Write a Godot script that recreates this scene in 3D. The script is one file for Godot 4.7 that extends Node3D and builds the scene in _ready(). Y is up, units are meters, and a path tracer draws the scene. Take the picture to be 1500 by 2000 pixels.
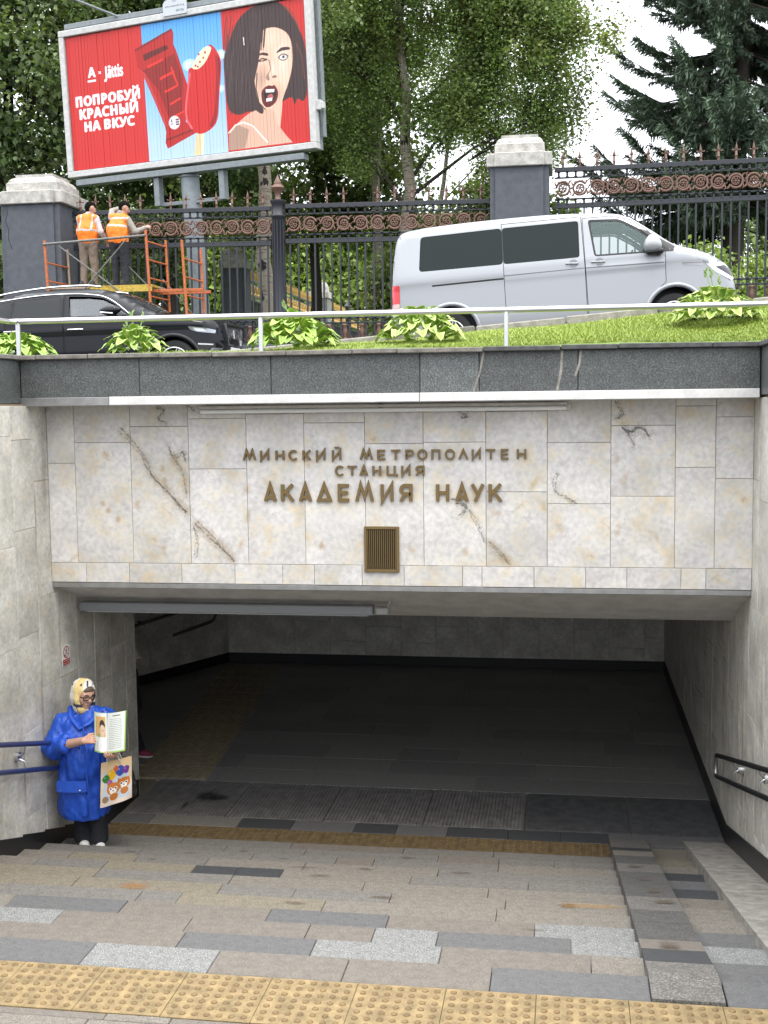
extends Node3D
# A metro underpass entrance under a street: stairs, marble portal, and the road with fence and trees above.

class MB:
	var v := PackedVector3Array()
	var n := PackedVector3Array()
	var uv := PackedVector2Array()
	var c := PackedColorArray()
	var ix := PackedInt32Array()
	var col := Color.WHITE
	var X := Transform3D()
	func p(pos: Vector3, nor: Vector3, u := Vector2.ZERO) -> int:
		v.append(X * pos)
		n.append((X.basis * nor).normalized())
		uv.append(u)
		c.append(col)
		return v.size() - 1
	func t(a: int, b: int, d: int) -> void:
		var g := (v[b] - v[a]).cross(v[d] - v[a])
		if g.dot(n[a] + n[b] + n[d]) > 0.0:
			ix.append(a); ix.append(d); ix.append(b)
		else:
			ix.append(a); ix.append(b); ix.append(d)
	func face(pts: Array, nor: Vector3, uvs = null) -> void:
		var f := v.size()
		for i in pts.size():
			p(pts[i], nor, uvs[i] if uvs != null else Vector2(pts[i].x + pts[i].z, pts[i].y))
		for i in range(1, pts.size() - 1):
			t(f, f + i, f + i + 1)
	func quad(a: Vector3, b: Vector3, d: Vector3, e: Vector3, out: Vector3) -> void:
		var nor := (b - a).cross(d - a)
		if nor.length() < 1e-12: nor = (d - a).cross(e - a)
		if nor.dot(out) < 0: nor = -nor
		face([a, b, d, e], nor.normalized())
	# a box with chamfered edges
	func box(ce: Vector3, sz: Vector3, ch := 0.0) -> void:
		var h := sz / 2
		if ch <= 0.0:
			for ax in 3:
				for s in [-1.0, 1.0]:
					var nn := Vector3.ZERO; nn[ax] = s
					var b := (ax + 1) % 3
					var d := (ax + 2) % 3
					var pts := []
					for q in [[-1, -1], [1, -1], [1, 1], [-1, 1]]:
						var w := Vector3.ZERO; w[ax] = s * h[ax]; w[b] = q[0] * h[b]; w[d] = q[1] * h[d]
						pts.append(ce + w)
					face(pts, nn)
			return
		var k := h - Vector3(ch, ch, ch)
		for ax in 3:
			var b := (ax + 1) % 3
			var d := (ax + 2) % 3
			for s in [-1.0, 1.0]:
				var nn := Vector3.ZERO; nn[ax] = s
				var pts := []
				for q in [[-1, -1], [1, -1], [1, 1], [-1, 1]]:
					var w := Vector3.ZERO; w[ax] = s * h[ax]; w[b] = q[0] * k[b]; w[d] = q[1] * k[d]
					pts.append(ce + w)
				face(pts, nn)
			for s in [-1.0, 1.0]:
				for s2 in [-1.0, 1.0]:
					var nn := Vector3.ZERO; nn[b] = s; nn[d] = s2
					var pts := []
					for q in [[-1, 0], [1, 0], [1, 1], [-1, 1]]:
						var w := Vector3.ZERO; w[ax] = q[0] * k[ax]
						w[b] = s * (h[b] if q[1] == 0 else k[b]); w[d] = s2 * (k[d] if q[1] == 0 else h[d])
						pts.append(ce + w)
					face(pts, nn.normalized())
		for sx in [-1.0, 1.0]:
			for sy in [-1.0, 1.0]:
				for sz_ in [-1.0, 1.0]:
					face([ce + Vector3(sx * h.x, sy * k.y, sz_ * k.z), ce + Vector3(sx * k.x, sy * h.y, sz_ * k.z), ce + Vector3(sx * k.x, sy * k.y, sz_ * h.z)], Vector3(sx, sy, sz_).normalized())
	func tube(pts: Array, r, sides := 8, cap := true) -> void:
		var m := pts.size()
		var dirs := []
		for i in m:
			var d: Vector3 = (pts[min(i + 1, m - 1)] - pts[max(i - 1, 0)])
			dirs.append(d.normalized() if d.length() > 1e-9 else Vector3.UP)
		var u: Vector3 = dirs[0].cross(Vector3.UP if absf(dirs[0].y) < 0.9 else Vector3.RIGHT).normalized()
		var rows := []
		for i in m:
			var d: Vector3 = dirs[i]
			u = (u - d * u.dot(d)).normalized()
			var w := d.cross(u)
			var rr: float = r[i] if r is Array else r
			var row := []
			for j in sides + 1:
				var a := TAU * j / sides
				var nn := u * cos(a) + w * sin(a)
				row.append(p(pts[i] + nn * rr, nn, Vector2(float(j) / sides, i)))
			rows.append(row)
		for i in m - 1:
			for j in sides:
				t(rows[i][j], rows[i + 1][j], rows[i + 1][j + 1])
				t(rows[i][j], rows[i + 1][j + 1], rows[i][j + 1])
		if cap:
			for e in [0, m - 1]:
				var nn: Vector3 = -dirs[0] if e == 0 else dirs[m - 1]
				var poly := []
				for j in sides: poly.append(X.affine_inverse() * v[rows[e][j]])
				face(poly, nn)
	# profile of (radius, height) turned round the y axis
	func lathe(prof: Array, sides := 16, a0 := 0.0, a1 := TAU, sharp := false) -> void:
		var m := prof.size()
		for i in m - 1:
			var d: Vector2 = prof[i + 1] - prof[i]
			if d.length() < 1e-9: continue
			var nA := Vector2(d.y, -d.x).normalized()
			var nB := nA
			if not sharp:
				if i > 0:
					var e: Vector2 = prof[i] - prof[i - 1]
					var q := Vector2(e.y, -e.x).normalized()
					if q.dot(nA) > 0.6: nA = (nA + q).normalized()
				if i < m - 2:
					var e: Vector2 = prof[i + 2] - prof[i + 1]
					var q := Vector2(e.y, -e.x).normalized()
					if q.dot(nB) > 0.6: nB = (nB + q).normalized()
			var f := v.size()
			for j in sides + 1:
				var a := a0 + (a1 - a0) * j / sides
				var cs := cos(a)
				var sn := sin(a)
				p(Vector3(prof[i].x * cs, prof[i].y, prof[i].x * sn), Vector3(nA.x * cs, nA.y, nA.x * sn), Vector2(float(j) / sides, prof[i].y))
				p(Vector3(prof[i + 1].x * cs, prof[i + 1].y, prof[i + 1].x * sn), Vector3(nB.x * cs, nB.y, nB.x * sn), Vector2(float(j) / sides, prof[i + 1].y))
			for j in sides:
				t(f + j * 2, f + j * 2 + 1, f + j * 2 + 3)
				t(f + j * 2, f + j * 2 + 3, f + j * 2 + 2)
	# polygon in the xy plane, from z0 to z1 (z1 is the front), edge chamfer ch at the front
	func prism(poly: PackedVector2Array, z0: float, z1: float, ch := 0.0, back := true) -> void:
		var pl := poly
		if Geometry2D.is_polygon_clockwise(pl):
			pl = poly.duplicate(); pl.reverse()
		var inn := pl
		if ch > 0.0:
			var o := Geometry2D.offset_polygon(pl, -ch)
			if o.size() == 1 and o[0].size() == pl.size(): inn = o[0]
		var tri := Geometry2D.triangulate_polygon(inn)
		var f := v.size()
		for q in inn: p(Vector3(q.x, q.y, z1), Vector3.BACK, q)
		for i in range(0, tri.size(), 3): t(f + tri[i], f + tri[i + 1], f + tri[i + 2])
		if back:
			tri = Geometry2D.triangulate_polygon(pl)
			f = v.size()
			for q in pl: p(Vector3(q.x, q.y, z0), Vector3.FORWARD, q)
			for i in range(0, tri.size(), 3): t(f + tri[i], f + tri[i + 1], f + tri[i + 2])
		var m := pl.size()
		# match the inset polygon to the outer one
		var sh := 0
		if inn != pl:
			var best := 1e9
			for s in m:
				var dd: float = inn[s].distance_to(pl[0])
				if dd < best: best = dd; sh = s
		for i in m:
			var a := pl[i]
			var b := pl[(i + 1) % m]
			var nn := Vector3(b.y - a.y, a.x - b.x, 0).normalized()
			var zc := z1 - (ch if inn != pl else 0.0)
			face([Vector3(a.x, a.y, z0), Vector3(b.x, b.y, z0), Vector3(b.x, b.y, zc), Vector3(a.x, a.y, zc)], nn)
			if inn != pl:
				var a2 := inn[(i + sh) % m]
				var b2 := inn[(i + 1 + sh) % m]
				face([Vector3(a.x, a.y, zc), Vector3(b.x, b.y, zc), Vector3(b2.x, b2.y, z1), Vector3(a2.x, a2.y, z1)], (nn + Vector3.BACK).normalized())
	# a flat bar that follows a polyline in the xy plane
	func ribbon(pts: Array, w: float, z0: float, z1: float, closed := false) -> void:
		var m := pts.size()
		var L := []
		var R := []
		for i in m:
			var a: Vector2 = pts[i - 1] if i > 0 else (pts[m - 1] if closed else pts[i])
			var b: Vector2 = pts[(i + 1) % m] if i < m - 1 or closed else pts[i]
			var d1: Vector2 = (pts[i] - a).normalized()
			var d2: Vector2 = (b - pts[i]).normalized()
			if d1 == Vector2.ZERO: d1 = d2
			if d2 == Vector2.ZERO: d2 = d1
			var nn := Vector2(-d1.y - d2.y, d1.x + d2.x).normalized()
			var k := w / 2 / maxf(0.35, nn.dot(Vector2(-d1.y, d1.x)))
			L.append(pts[i] + nn * k)
			R.append(pts[i] - nn * k)
		var q := func(z, a): return Vector3(a.x, a.y, z)
		for i in (m if closed else m - 1):
			var j := (i + 1) % m
			face([q.call(z1, L[i]), q.call(z1, L[j]), q.call(z1, R[j]), q.call(z1, R[i])], Vector3.BACK)
			face([q.call(z0, L[i]), q.call(z0, L[j]), q.call(z0, R[j]), q.call(z0, R[i])], Vector3.FORWARD)
			var d: Vector2 = L[j] - L[i]
			face([q.call(z0, L[i]), q.call(z0, L[j]), q.call(z1, L[j]), q.call(z1, L[i])], Vector3(-d.y, d.x, 0).normalized())
			d = R[j] - R[i]
			face([q.call(z0, R[i]), q.call(z0, R[j]), q.call(z1, R[j]), q.call(z1, R[i])], Vector3(d.y, -d.x, 0).normalized())
		if not closed:
			for e in [0, m - 1]:
				var d: Vector2 = (pts[0] - pts[1]) if e == 0 else (pts[m - 1] - pts[m - 2])
				face([q.call(z0, L[e]), q.call(z1, L[e]), q.call(z1, R[e]), q.call(z0, R[e])], Vector3(d.x, d.y, 0).normalized())
	# grid of points f(u, v) with smooth normals that look along hint
	func grid(nu: int, nv: int, f: Callable, hint: Vector3, flip := false) -> void:
		var P := []
		for j in nv + 1:
			for i in nu + 1: P.append(f.call(float(i) / nu, float(j) / nv))
		var g := v.size()
		for j in nv + 1:
			for i in nu + 1:
				var du: Vector3 = P[j * (nu + 1) + min(i + 1, nu)] - P[j * (nu + 1) + max(i - 1, 0)]
				var dv: Vector3 = P[min(j + 1, nv) * (nu + 1) + i] - P[max(j - 1, 0) * (nu + 1) + i]
				var nn := du.cross(dv)
				if hint != Vector3.ZERO and nn.dot(hint) < 0: nn = -nn
				if flip: nn = -nn
				p(P[j * (nu + 1) + i], nn.normalized(), Vector2(float(i) / nu, float(j) / nv))
		for j in nv:
			for i in nu:
				var a := g + j * (nu + 1) + i
				t(a, a + 1, a + nu + 2)
				t(a, a + nu + 2, a + nu + 1)
	func mesh() -> ArrayMesh:
		var A := []
		A.resize(Mesh.ARRAY_MAX)
		A[Mesh.ARRAY_VERTEX] = v
		A[Mesh.ARRAY_NORMAL] = n
		A[Mesh.ARRAY_TEX_UV] = uv
		A[Mesh.ARRAY_COLOR] = c
		A[Mesh.ARRAY_INDEX] = ix
		var m := ArrayMesh.new()
		m.add_surface_from_arrays(Mesh.PRIMITIVE_TRIANGLES, A)
		return m

var used := {}
var rng := RandomNumberGenerator.new()
var M := {}

func rf(a: float, b: float) -> float: return rng.randf_range(a, b)

func numbered(called: String) -> String:
	var k: int = used.get(called, -1) + 1
	used[called] = k
	return called if k == 0 else "%s_%03d" % [called, k]

func part(called: String, mesh, mat: Material, parent: Node, kind := "", label := "") -> MeshInstance3D:
	var o := MeshInstance3D.new()
	o.name = called if parent != self else numbered(called)
	o.mesh = mesh.mesh() if mesh is MB else mesh
	o.material_override = mat
	parent.add_child(o, true)
	if kind: o.set_meta("kind", kind)
	if label: o.set_meta("label", label)
	return o

func thing(called: String, label: String, category: String, at := Vector3.ZERO, group := "") -> Node3D:
	var o := Node3D.new()
	o.name = numbered(called)
	add_child(o, true)
	o.position = at
	o.set_meta("label", label)
	o.set_meta("category", category)
	if group: o.set_meta("group", group)
	return o

func struct(called: String, label := "") -> Node3D:
	var o := Node3D.new()
	o.name = numbered(called)
	add_child(o, true)
	o.set_meta("kind", "structure")
	if label: o.set_meta("label", label)
	return o

func tag(o: Node, label: String, category: String, group := "") -> void:
	o.set_meta("label", label)
	o.set_meta("category", category)
	if group: o.set_meta("group", group)

func copies(called: String, mesh: Mesh, mat: Material, xf: Array, cols: Array, parent: Node) -> MultiMeshInstance3D:
	var mm := MultiMesh.new()
	mm.transform_format = MultiMesh.TRANSFORM_3D
	mm.use_colors = cols.size() > 0
	mm.mesh = mesh
	mm.instance_count = xf.size()
	for i in xf.size():
		mm.set_instance_transform(i, xf[i])
		if cols.size(): mm.set_instance_color(i, cols[i])
	var o := MultiMeshInstance3D.new()
	o.name = called if parent != self else numbered(called)
	o.multimesh = mm
	o.material_override = mat
	o.set_meta("kind", "stuff")
	parent.add_child(o, true)
	return o

# "12,34 56,78" in hundredths or thousandths
func poly(s: String, k := 0.01, off := Vector2.ZERO) -> PackedVector2Array:
	var out := PackedVector2Array()
	for w in s.split(" ", false):
		var q := w.split(",")
		out.append(Vector2(q[0].to_float(), q[1].to_float()) * k + off)
	return out

func lin(r: float, g: float, b: float) -> Color: return Color(r, g, b).linear_to_srgb()

func mat(col: Color, rough := 0.7, metal := 0.0) -> StandardMaterial3D:
	var m := StandardMaterial3D.new()
	m.albedo_color = col.linear_to_srgb()
	m.roughness = rough
	m.metallic = metal
	return m

# colour times a tiling grey or coloured texture laid in world space, with relief
func tmat(col: Color, tex: Texture2D, size: float, rough := 0.7, bump: Texture2D = null, relief := 0.3, world := true) -> StandardMaterial3D:
	var m := mat(col, rough)
	m.albedo_texture = tex
	m.uv1_triplanar = true
	m.uv1_world_triplanar = world
	m.uv1_scale = Vector3.ONE / size
	m.uv1_triplanar_sharpness = 8.0
	if bump:
		m.heightmap_enabled = true
		m.heightmap_texture = bump
		m.heightmap_scale = relief
	return m

# ---------- textures ----------
func noise_bytes(side: int, freq: float, seed_: int, kind := FastNoiseLite.TYPE_SIMPLEX_SMOOTH, oct := 4, warp := 0.0, seamless := true, h := 0) -> PackedByteArray:
	var f := FastNoiseLite.new()
	f.noise_type = kind
	f.seed = seed_
	f.frequency = freq
	f.fractal_octaves = oct
	f.fractal_type = FastNoiseLite.FRACTAL_FBM if oct > 1 else FastNoiseLite.FRACTAL_NONE
	if kind == FastNoiseLite.TYPE_CELLULAR:
		f.cellular_return_type = FastNoiseLite.RETURN_CELL_VALUE
	if warp > 0.0:
		f.domain_warp_enabled = true
		f.domain_warp_amplitude = warp
		f.domain_warp_frequency = freq * 2.0
	var im := f.get_seamless_image(side, h if h else side) if seamless else f.get_image(side, h if h else side, false, false, true)
	return im.get_data()

func tex_from(w: int, h: int, rgb: PackedByteArray) -> ImageTexture:
	return ImageTexture.create_from_image(Image.create_from_data(w, h, false, Image.FORMAT_RGB8, rgb))

func grey_tex(side: int, f: Callable) -> ImageTexture:
	var d := PackedByteArray()
	d.resize(side * side * 3)
	for i in side * side:
		var g := int(clampf(f.call(i), 0.0, 1.0) * 255.0)
		d[i * 3] = g; d[i * 3 + 1] = g; d[i * 3 + 2] = g
	return tex_from(side, side, d)

func fill_poly(im: Image, pts: PackedVector2Array, col: Color) -> void:
	var y0 := 1e9
	var y1 := -1e9
	for q in pts: y0 = minf(y0, q.y); y1 = maxf(y1, q.y)
	var m := pts.size()
	for y in range(maxi(0, int(floor(y0))), mini(im.get_height() - 1, int(ceil(y1))) + 1):
		var yc := y + 0.5
		var xs := []
		for i in m:
			var a := pts[i]
			var b := pts[(i + 1) % m]
			if (a.y <= yc) != (b.y <= yc): xs.append(a.x + (yc - a.y) / (b.y - a.y) * (b.x - a.x))
		xs.sort()
		for i in range(0, xs.size() - 1, 2):
			var xa := int(round(xs[i]))
			var xb := int(round(xs[i + 1]))
			if xb > xa: im.fill_rect(Rect2i(xa, y, xb - xa, 1), col)

func smooth_poly(pts: PackedVector2Array, closed := true, k := 4) -> PackedVector2Array:
	var out := PackedVector2Array()
	var m := pts.size()
	for i in (m if closed else m - 1):
		var a := pts[(i - 1 + m) % m] if closed or i > 0 else pts[i]
		var b := pts[i]
		var c := pts[(i + 1) % m]
		var d := pts[(i + 2) % m] if closed or i < m - 2 else c
		for j in k: out.append(b.cubic_interpolate(c, a, d, float(j) / k))
	if not closed: out.append(pts[m - 1])
	return out

func stroke_poly(pts: PackedVector2Array, w: float) -> PackedVector2Array:
	var out := PackedVector2Array()
	var back := []
	var m := pts.size()
	for i in m:
		var d := (pts[mini(i + 1, m - 1)] - pts[maxi(i - 1, 0)]).normalized()
		var nn := Vector2(-d.y, d.x) * w / 2
		out.append(pts[i] + nn)
		back.push_front(pts[i] - nn)
	for q in back: out.append(q)
	return out

# prints text into an image by filling the outlines of the font's letters
func print_text(im: Image, s: String, rect: Rect2, col: Color, bold := 0.0, font := "Droid Sans", weight := 700) -> void:
	var f := SystemFont.new()
	f.font_names = PackedStringArray([font])
	f.font_weight = weight
	var tm := TextMesh.new()
	tm.text = s
	tm.font = f
	tm.font_size = 48
	tm.pixel_size = 0.02
	tm.depth = 0.0
	var A := tm.get_mesh_arrays()
	var V: PackedVector3Array = A[Mesh.ARRAY_VERTEX]
	var I = A[Mesh.ARRAY_INDEX]
	var idx: PackedInt32Array = I if I != null else PackedInt32Array(range(V.size()))
	if V.size() == 0: return
	var lo := Vector2(1e9, 1e9)
	var hi := -lo
	for q in V:
		lo = lo.min(Vector2(q.x, q.y)); hi = hi.max(Vector2(q.x, q.y))
	var sc := rect.size / (hi - lo)
	var offs := [Vector2.ZERO]
	if bold > 0.0: offs = [Vector2(-bold, 0), Vector2(bold, 0), Vector2(0, bold), Vector2(0, -bold)]
	for o in offs:
		for i in range(0, idx.size(), 3):
			var tri := PackedVector2Array()
			for j in 3:
				var q := V[idx[i + j]]
				tri.append(Vector2(rect.position.x + (q.x - lo.x) * sc.x, rect.position.y + (hi.y - q.y) * sc.y) + o)
			fill_poly(im, tri, col)

const R := 0.1195      # riser
const D := 0.4606      # tread
const D0 := 6.333      # where the landing ends
const XL := -5.0       # faces of the two side walls
const XR := 1.65
const ZP := -10.85     # face of the portal
const FL := -1.434     # floor of the passage

func road_y(x: float) -> float:
	if x < -5.5: return 3.49 + 0.02 * maxf(x + 5.5, -8.0)
	return 3.49 + 0.078 * (minf(x, 10.0) + 5.5)

func _ready() -> void:
	rng.seed = 4711
	var cam := Camera3D.new()
	cam.name = "camera"
	cam.fov = 47.007
	cam.near = 0.1
	cam.far = 900.0
	cam.transform = Transform3D(Basis(Vector3(0.988254, -0.011583, -0.152378), Vector3(-0.002409, 0.995819, -0.091321), Vector3(0.152799, 0.090615, 0.984094)), Vector3(0, 3.1308, 0))
	add_child(cam, true)
	cam.make_current()
	var env := Environment.new()
	env.background_mode = Environment.BG_SKY
	var sm := ProceduralSkyMaterial.new()
	sm.sky_top_color = lin(0.96, 0.98, 1.0)
	sm.sky_horizon_color = lin(0.255, 0.268, 0.295)
	sm.sky_curve = 0.8
	sm.ground_horizon_color = lin(0.25, 0.25, 0.24)
	sm.ground_bottom_color = lin(0.2, 0.2, 0.19)
	sm.sky_energy_multiplier = 2.0
	sm.sky_cover = cloud_cover()
	sm.sky_cover_modulate = Color(1, 1, 1, 0.09)
	var sky := Sky.new()
	sky.sky_material = sm
	env.sky = sky
	env.tonemap_mode = Environment.TONE_MAPPER_LINEAR
	env.tonemap_exposure = 1.2
	env.sdfgi_enabled = true
	env.ssao_enabled = true
	env.ssil_enabled = true
	var we := WorldEnvironment.new()
	we.name = "environment"
	we.environment = env
	add_child(we, true)
	var sun := DirectionalLight3D.new()
	sun.name = "sun"
	sun.light_energy = 0.4
	sun.light_color = Color(1.0, 0.97, 0.92)
	sun.light_angular_distance = 14.0
	sun.shadow_enabled = true
	sun.rotation_degrees = Vector3(-58, 28, 0)
	add_child(sun, true)
	make_textures()
	make_ground()
	make_stairs()
	make_passage()
	make_walls()
	make_portal()
	make_lettering()
	make_fascia()
	make_rails()
	make_terrace_plants()
	make_fence()
	make_trees()
	make_billboard()
	make_van()
	make_suv()
	make_scaffold()
	make_people()

func cloud_cover() -> ImageTexture:
	var a := noise_bytes(512, 0.012, 3, FastNoiseLite.TYPE_SIMPLEX_SMOOTH, 5, 0.0, true, 256)
	var d := PackedByteArray()
	d.resize(512 * 256 * 3)
	for i in 512 * 256:
		d[i * 3] = a[i]; d[i * 3 + 1] = a[i]; d[i * 3 + 2] = a[i]
	return tex_from(512, 256, d)

var T := {}
var marble: PackedByteArray

func make_textures() -> void:
	# granite: fine and coarse speckle
	var a := noise_bytes(512, 0.22, 11, FastNoiseLite.TYPE_CELLULAR, 1)
	var b := noise_bytes(512, 0.07, 12)
	var e := noise_bytes(512, 0.012, 13)
	T.speck = grey_tex(512, func(i): return 0.72 + 0.26 * (a[i] / 255.0 - 0.5) + 0.20 * (b[i] / 255.0 - 0.5) + 0.12 * (e[i] / 255.0 - 0.5) + (0.25 if a[i] > 248 else 0.0))
	T.coarse = grey_tex(512, func(i): return clampf(0.74 + 0.42 * (b[i] / 255.0 - 0.5) + 0.34 * (a[i] / 255.0 - 0.5) + 0.12 * (e[i] / 255.0 - 0.5), 0.2, 1.0))
	T.fine = grey_tex(512, func(i): return 0.74 + 0.16 * (a[i] / 255.0 - 0.5) + 0.10 * (e[i] / 255.0 - 0.5) + (0.28 if a[i] > 251 else 0.0))
	T.soft = grey_tex(512, func(i): return 0.9 + 0.13 * (e[i] / 255.0 - 0.5) + 0.06 * (b[i] / 255.0 - 0.5))
	T.dirt = grey_tex(512, func(i): return 0.84 + 0.30 * (e[i] / 255.0 - 0.5) + 0.14 * (b[i] / 255.0 - 0.5) + 0.06 * (a[i] / 255.0 - 0.5))
	T.bump = grey_tex(512, func(i): return 0.5 + 0.4 * (b[i] / 255.0 - 0.5) + 0.25 * (a[i] / 255.0 - 0.5))
	# marble: cool white with ochre clouds and grey streaks
	var s := 1024
	var n1 := noise_bytes(s, 0.006, 21, FastNoiseLite.TYPE_SIMPLEX_SMOOTH, 5, 20.0)
	var n2 := noise_bytes(s, 0.009, 22, FastNoiseLite.TYPE_SIMPLEX_SMOOTH, 6, 30.0)
	var n3 := noise_bytes(s, 0.004, 23, FastNoiseLite.TYPE_SIMPLEX_SMOOTH, 5, 40.0)
	var n4 := noise_bytes(s, 0.06, 24, FastNoiseLite.TYPE_SIMPLEX_SMOOTH, 4)
	var n5 := noise_bytes(s, 0.028, 25, FastNoiseLite.TYPE_SIMPLEX_SMOOTH, 5, 14.0)
	marble = PackedByteArray()
	marble.resize(s * s * 3)
	var plain := PackedByteArray()
	plain.resize(s * s * 3)
	for i in s * s:
		var base := 214.0 + (n1[i] - 128) * 0.11 + (n4[i] - 128) * 0.13 + (n5[i] - 128) * 0.08
		var o := smoothstep(115.0, 235.0, n2[i] * 0.62 + n5[i] * 0.38 + (n4[i] - 128) * 0.25) * 0.60
		var w := absf(n3[i] - 128.0)
		var vein := smoothstep(4.0, 0.0, w) * smoothstep(120.0, 190.0, n1[i]) * 0.30
		var spot := smoothstep(208.0, 235.0, n5[i]) * smoothstep(120.0, 190.0, n2[i]) * 0.35
		var cool := smoothstep(150.0, 90.0, n2[i]) * 6.0
		marble[i * 3] = int(clampf(base - 16.0 * o - 70.0 * vein - cool * 0.5 - 60.0 * spot + 1.0, 0, 255))
		marble[i * 3 + 1] = int(clampf(base - 2.0 - 40.0 * o - 70.0 * vein - cool * 0.6 - 72.0 * spot, 0, 255))
		marble[i * 3 + 2] = int(clampf(base - 7.0 - 76.0 * o - 66.0 * vein - 86.0 * spot, 0, 255))
		var g := 220.0 + (n1[i] - 128) * 0.20 + (n4[i] - 128) * 0.14 + (n5[i] - 128) * 0.14 - 95.0 * vein - 40.0 * spot
		plain[i * 3] = int(clampf(g - 4.0 * o, 0, 255))
		plain[i * 3 + 1] = int(clampf(g - 3.0 - 16.0 * o, 0, 255))
		plain[i * 3 + 2] = int(clampf(g - 11.0 - 36.0 * o, 0, 255))
	T.plain = tex_from(s, s, plain)
	T.marble = tex_from(s, s, marble)
	M.marble = mat(Color.WHITE, 0.45)
	M.marble.albedo_texture = T.marble
	M.marble.albedo_color = Color(0.93, 0.93, 0.93)
	M.marble.vertex_color_use_as_albedo = true
	M.marble_grey = M.marble.duplicate()
	M.marble_grey.albedo_texture = T.plain
	M.marble_grey.albedo_color = Color(0.90, 0.90, 0.90)
	M.grout = mat(Color(0.24, 0.18, 0.12), 0.9)
	M.mortar = mat(Color(0.16, 0.14, 0.11), 0.9)
	var st := func(c, tx, sz, ro): return tmat(c, tx, sz, ro, T.bump, 0.12)
	M.b = st.call(Color(0.33, 0.295, 0.25), T.speck, 0.4, 0.75)
	M.p = st.call(Color(0.275, 0.24, 0.205), T.fine, 0.5, 0.75)
	M.d = st.call(Color(0.19, 0.187, 0.188), T.fine, 0.45, 0.7)
	M.k = st.call(Color(0.085, 0.088, 0.095), T.fine, 0.45, 0.6)
	M.w = st.call(Color(0.345, 0.345, 0.335), T.coarse, 0.45, 0.7)
	M.y = st.call(Color(0.34, 0.295, 0.22), T.speck, 0.4, 0.75)
	M.g = st.call(Color(0.29, 0.27, 0.245), T.speck, 0.4, 0.75)
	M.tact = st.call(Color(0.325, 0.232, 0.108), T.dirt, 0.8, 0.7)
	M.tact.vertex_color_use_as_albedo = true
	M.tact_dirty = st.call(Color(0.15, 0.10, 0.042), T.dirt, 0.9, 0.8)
	M.black = tmat(Color(0.018, 0.019, 0.022), T.fine, 0.5, 0.35)
	M.fascia = tmat(Color(0.15, 0.165, 0.16), T.coarse, 0.75, 0.45)
	M.cope = st.call(Color(0.24, 0.22, 0.195), T.dirt, 0.8, 0.85)
	M.cope2 = st.call(Color(0.10, 0.10, 0.10), T.dirt, 0.7, 0.85)
	M.concrete = st.call(Color(0.36, 0.335, 0.30), T.dirt, 1.1, 0.85)
	M.asphalt = st.call(Color(0.055, 0.055, 0.057), T.speck, 0.5, 0.9)
	M.soil = st.call(Color(0.05, 0.04, 0.03), T.dirt, 0.6, 0.95)
	M.steel = mat(Color(0.62, 0.62, 0.63), 0.28, 1.0)
	M.steel_dull = tmat(Color(0.5, 0.5, 0.5), T.soft, 0.9, 0.42)
	M.steel_dull.metallic = 1.0
	M.iron = mat(Color(0.020, 0.023, 0.030), 0.42)
	M.white_paint = tmat(Color(0.66, 0.64, 0.60), T.soft, 0.8, 0.6)
	M.rubber = mat(Color(0.018, 0.018, 0.018), 0.8)

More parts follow.
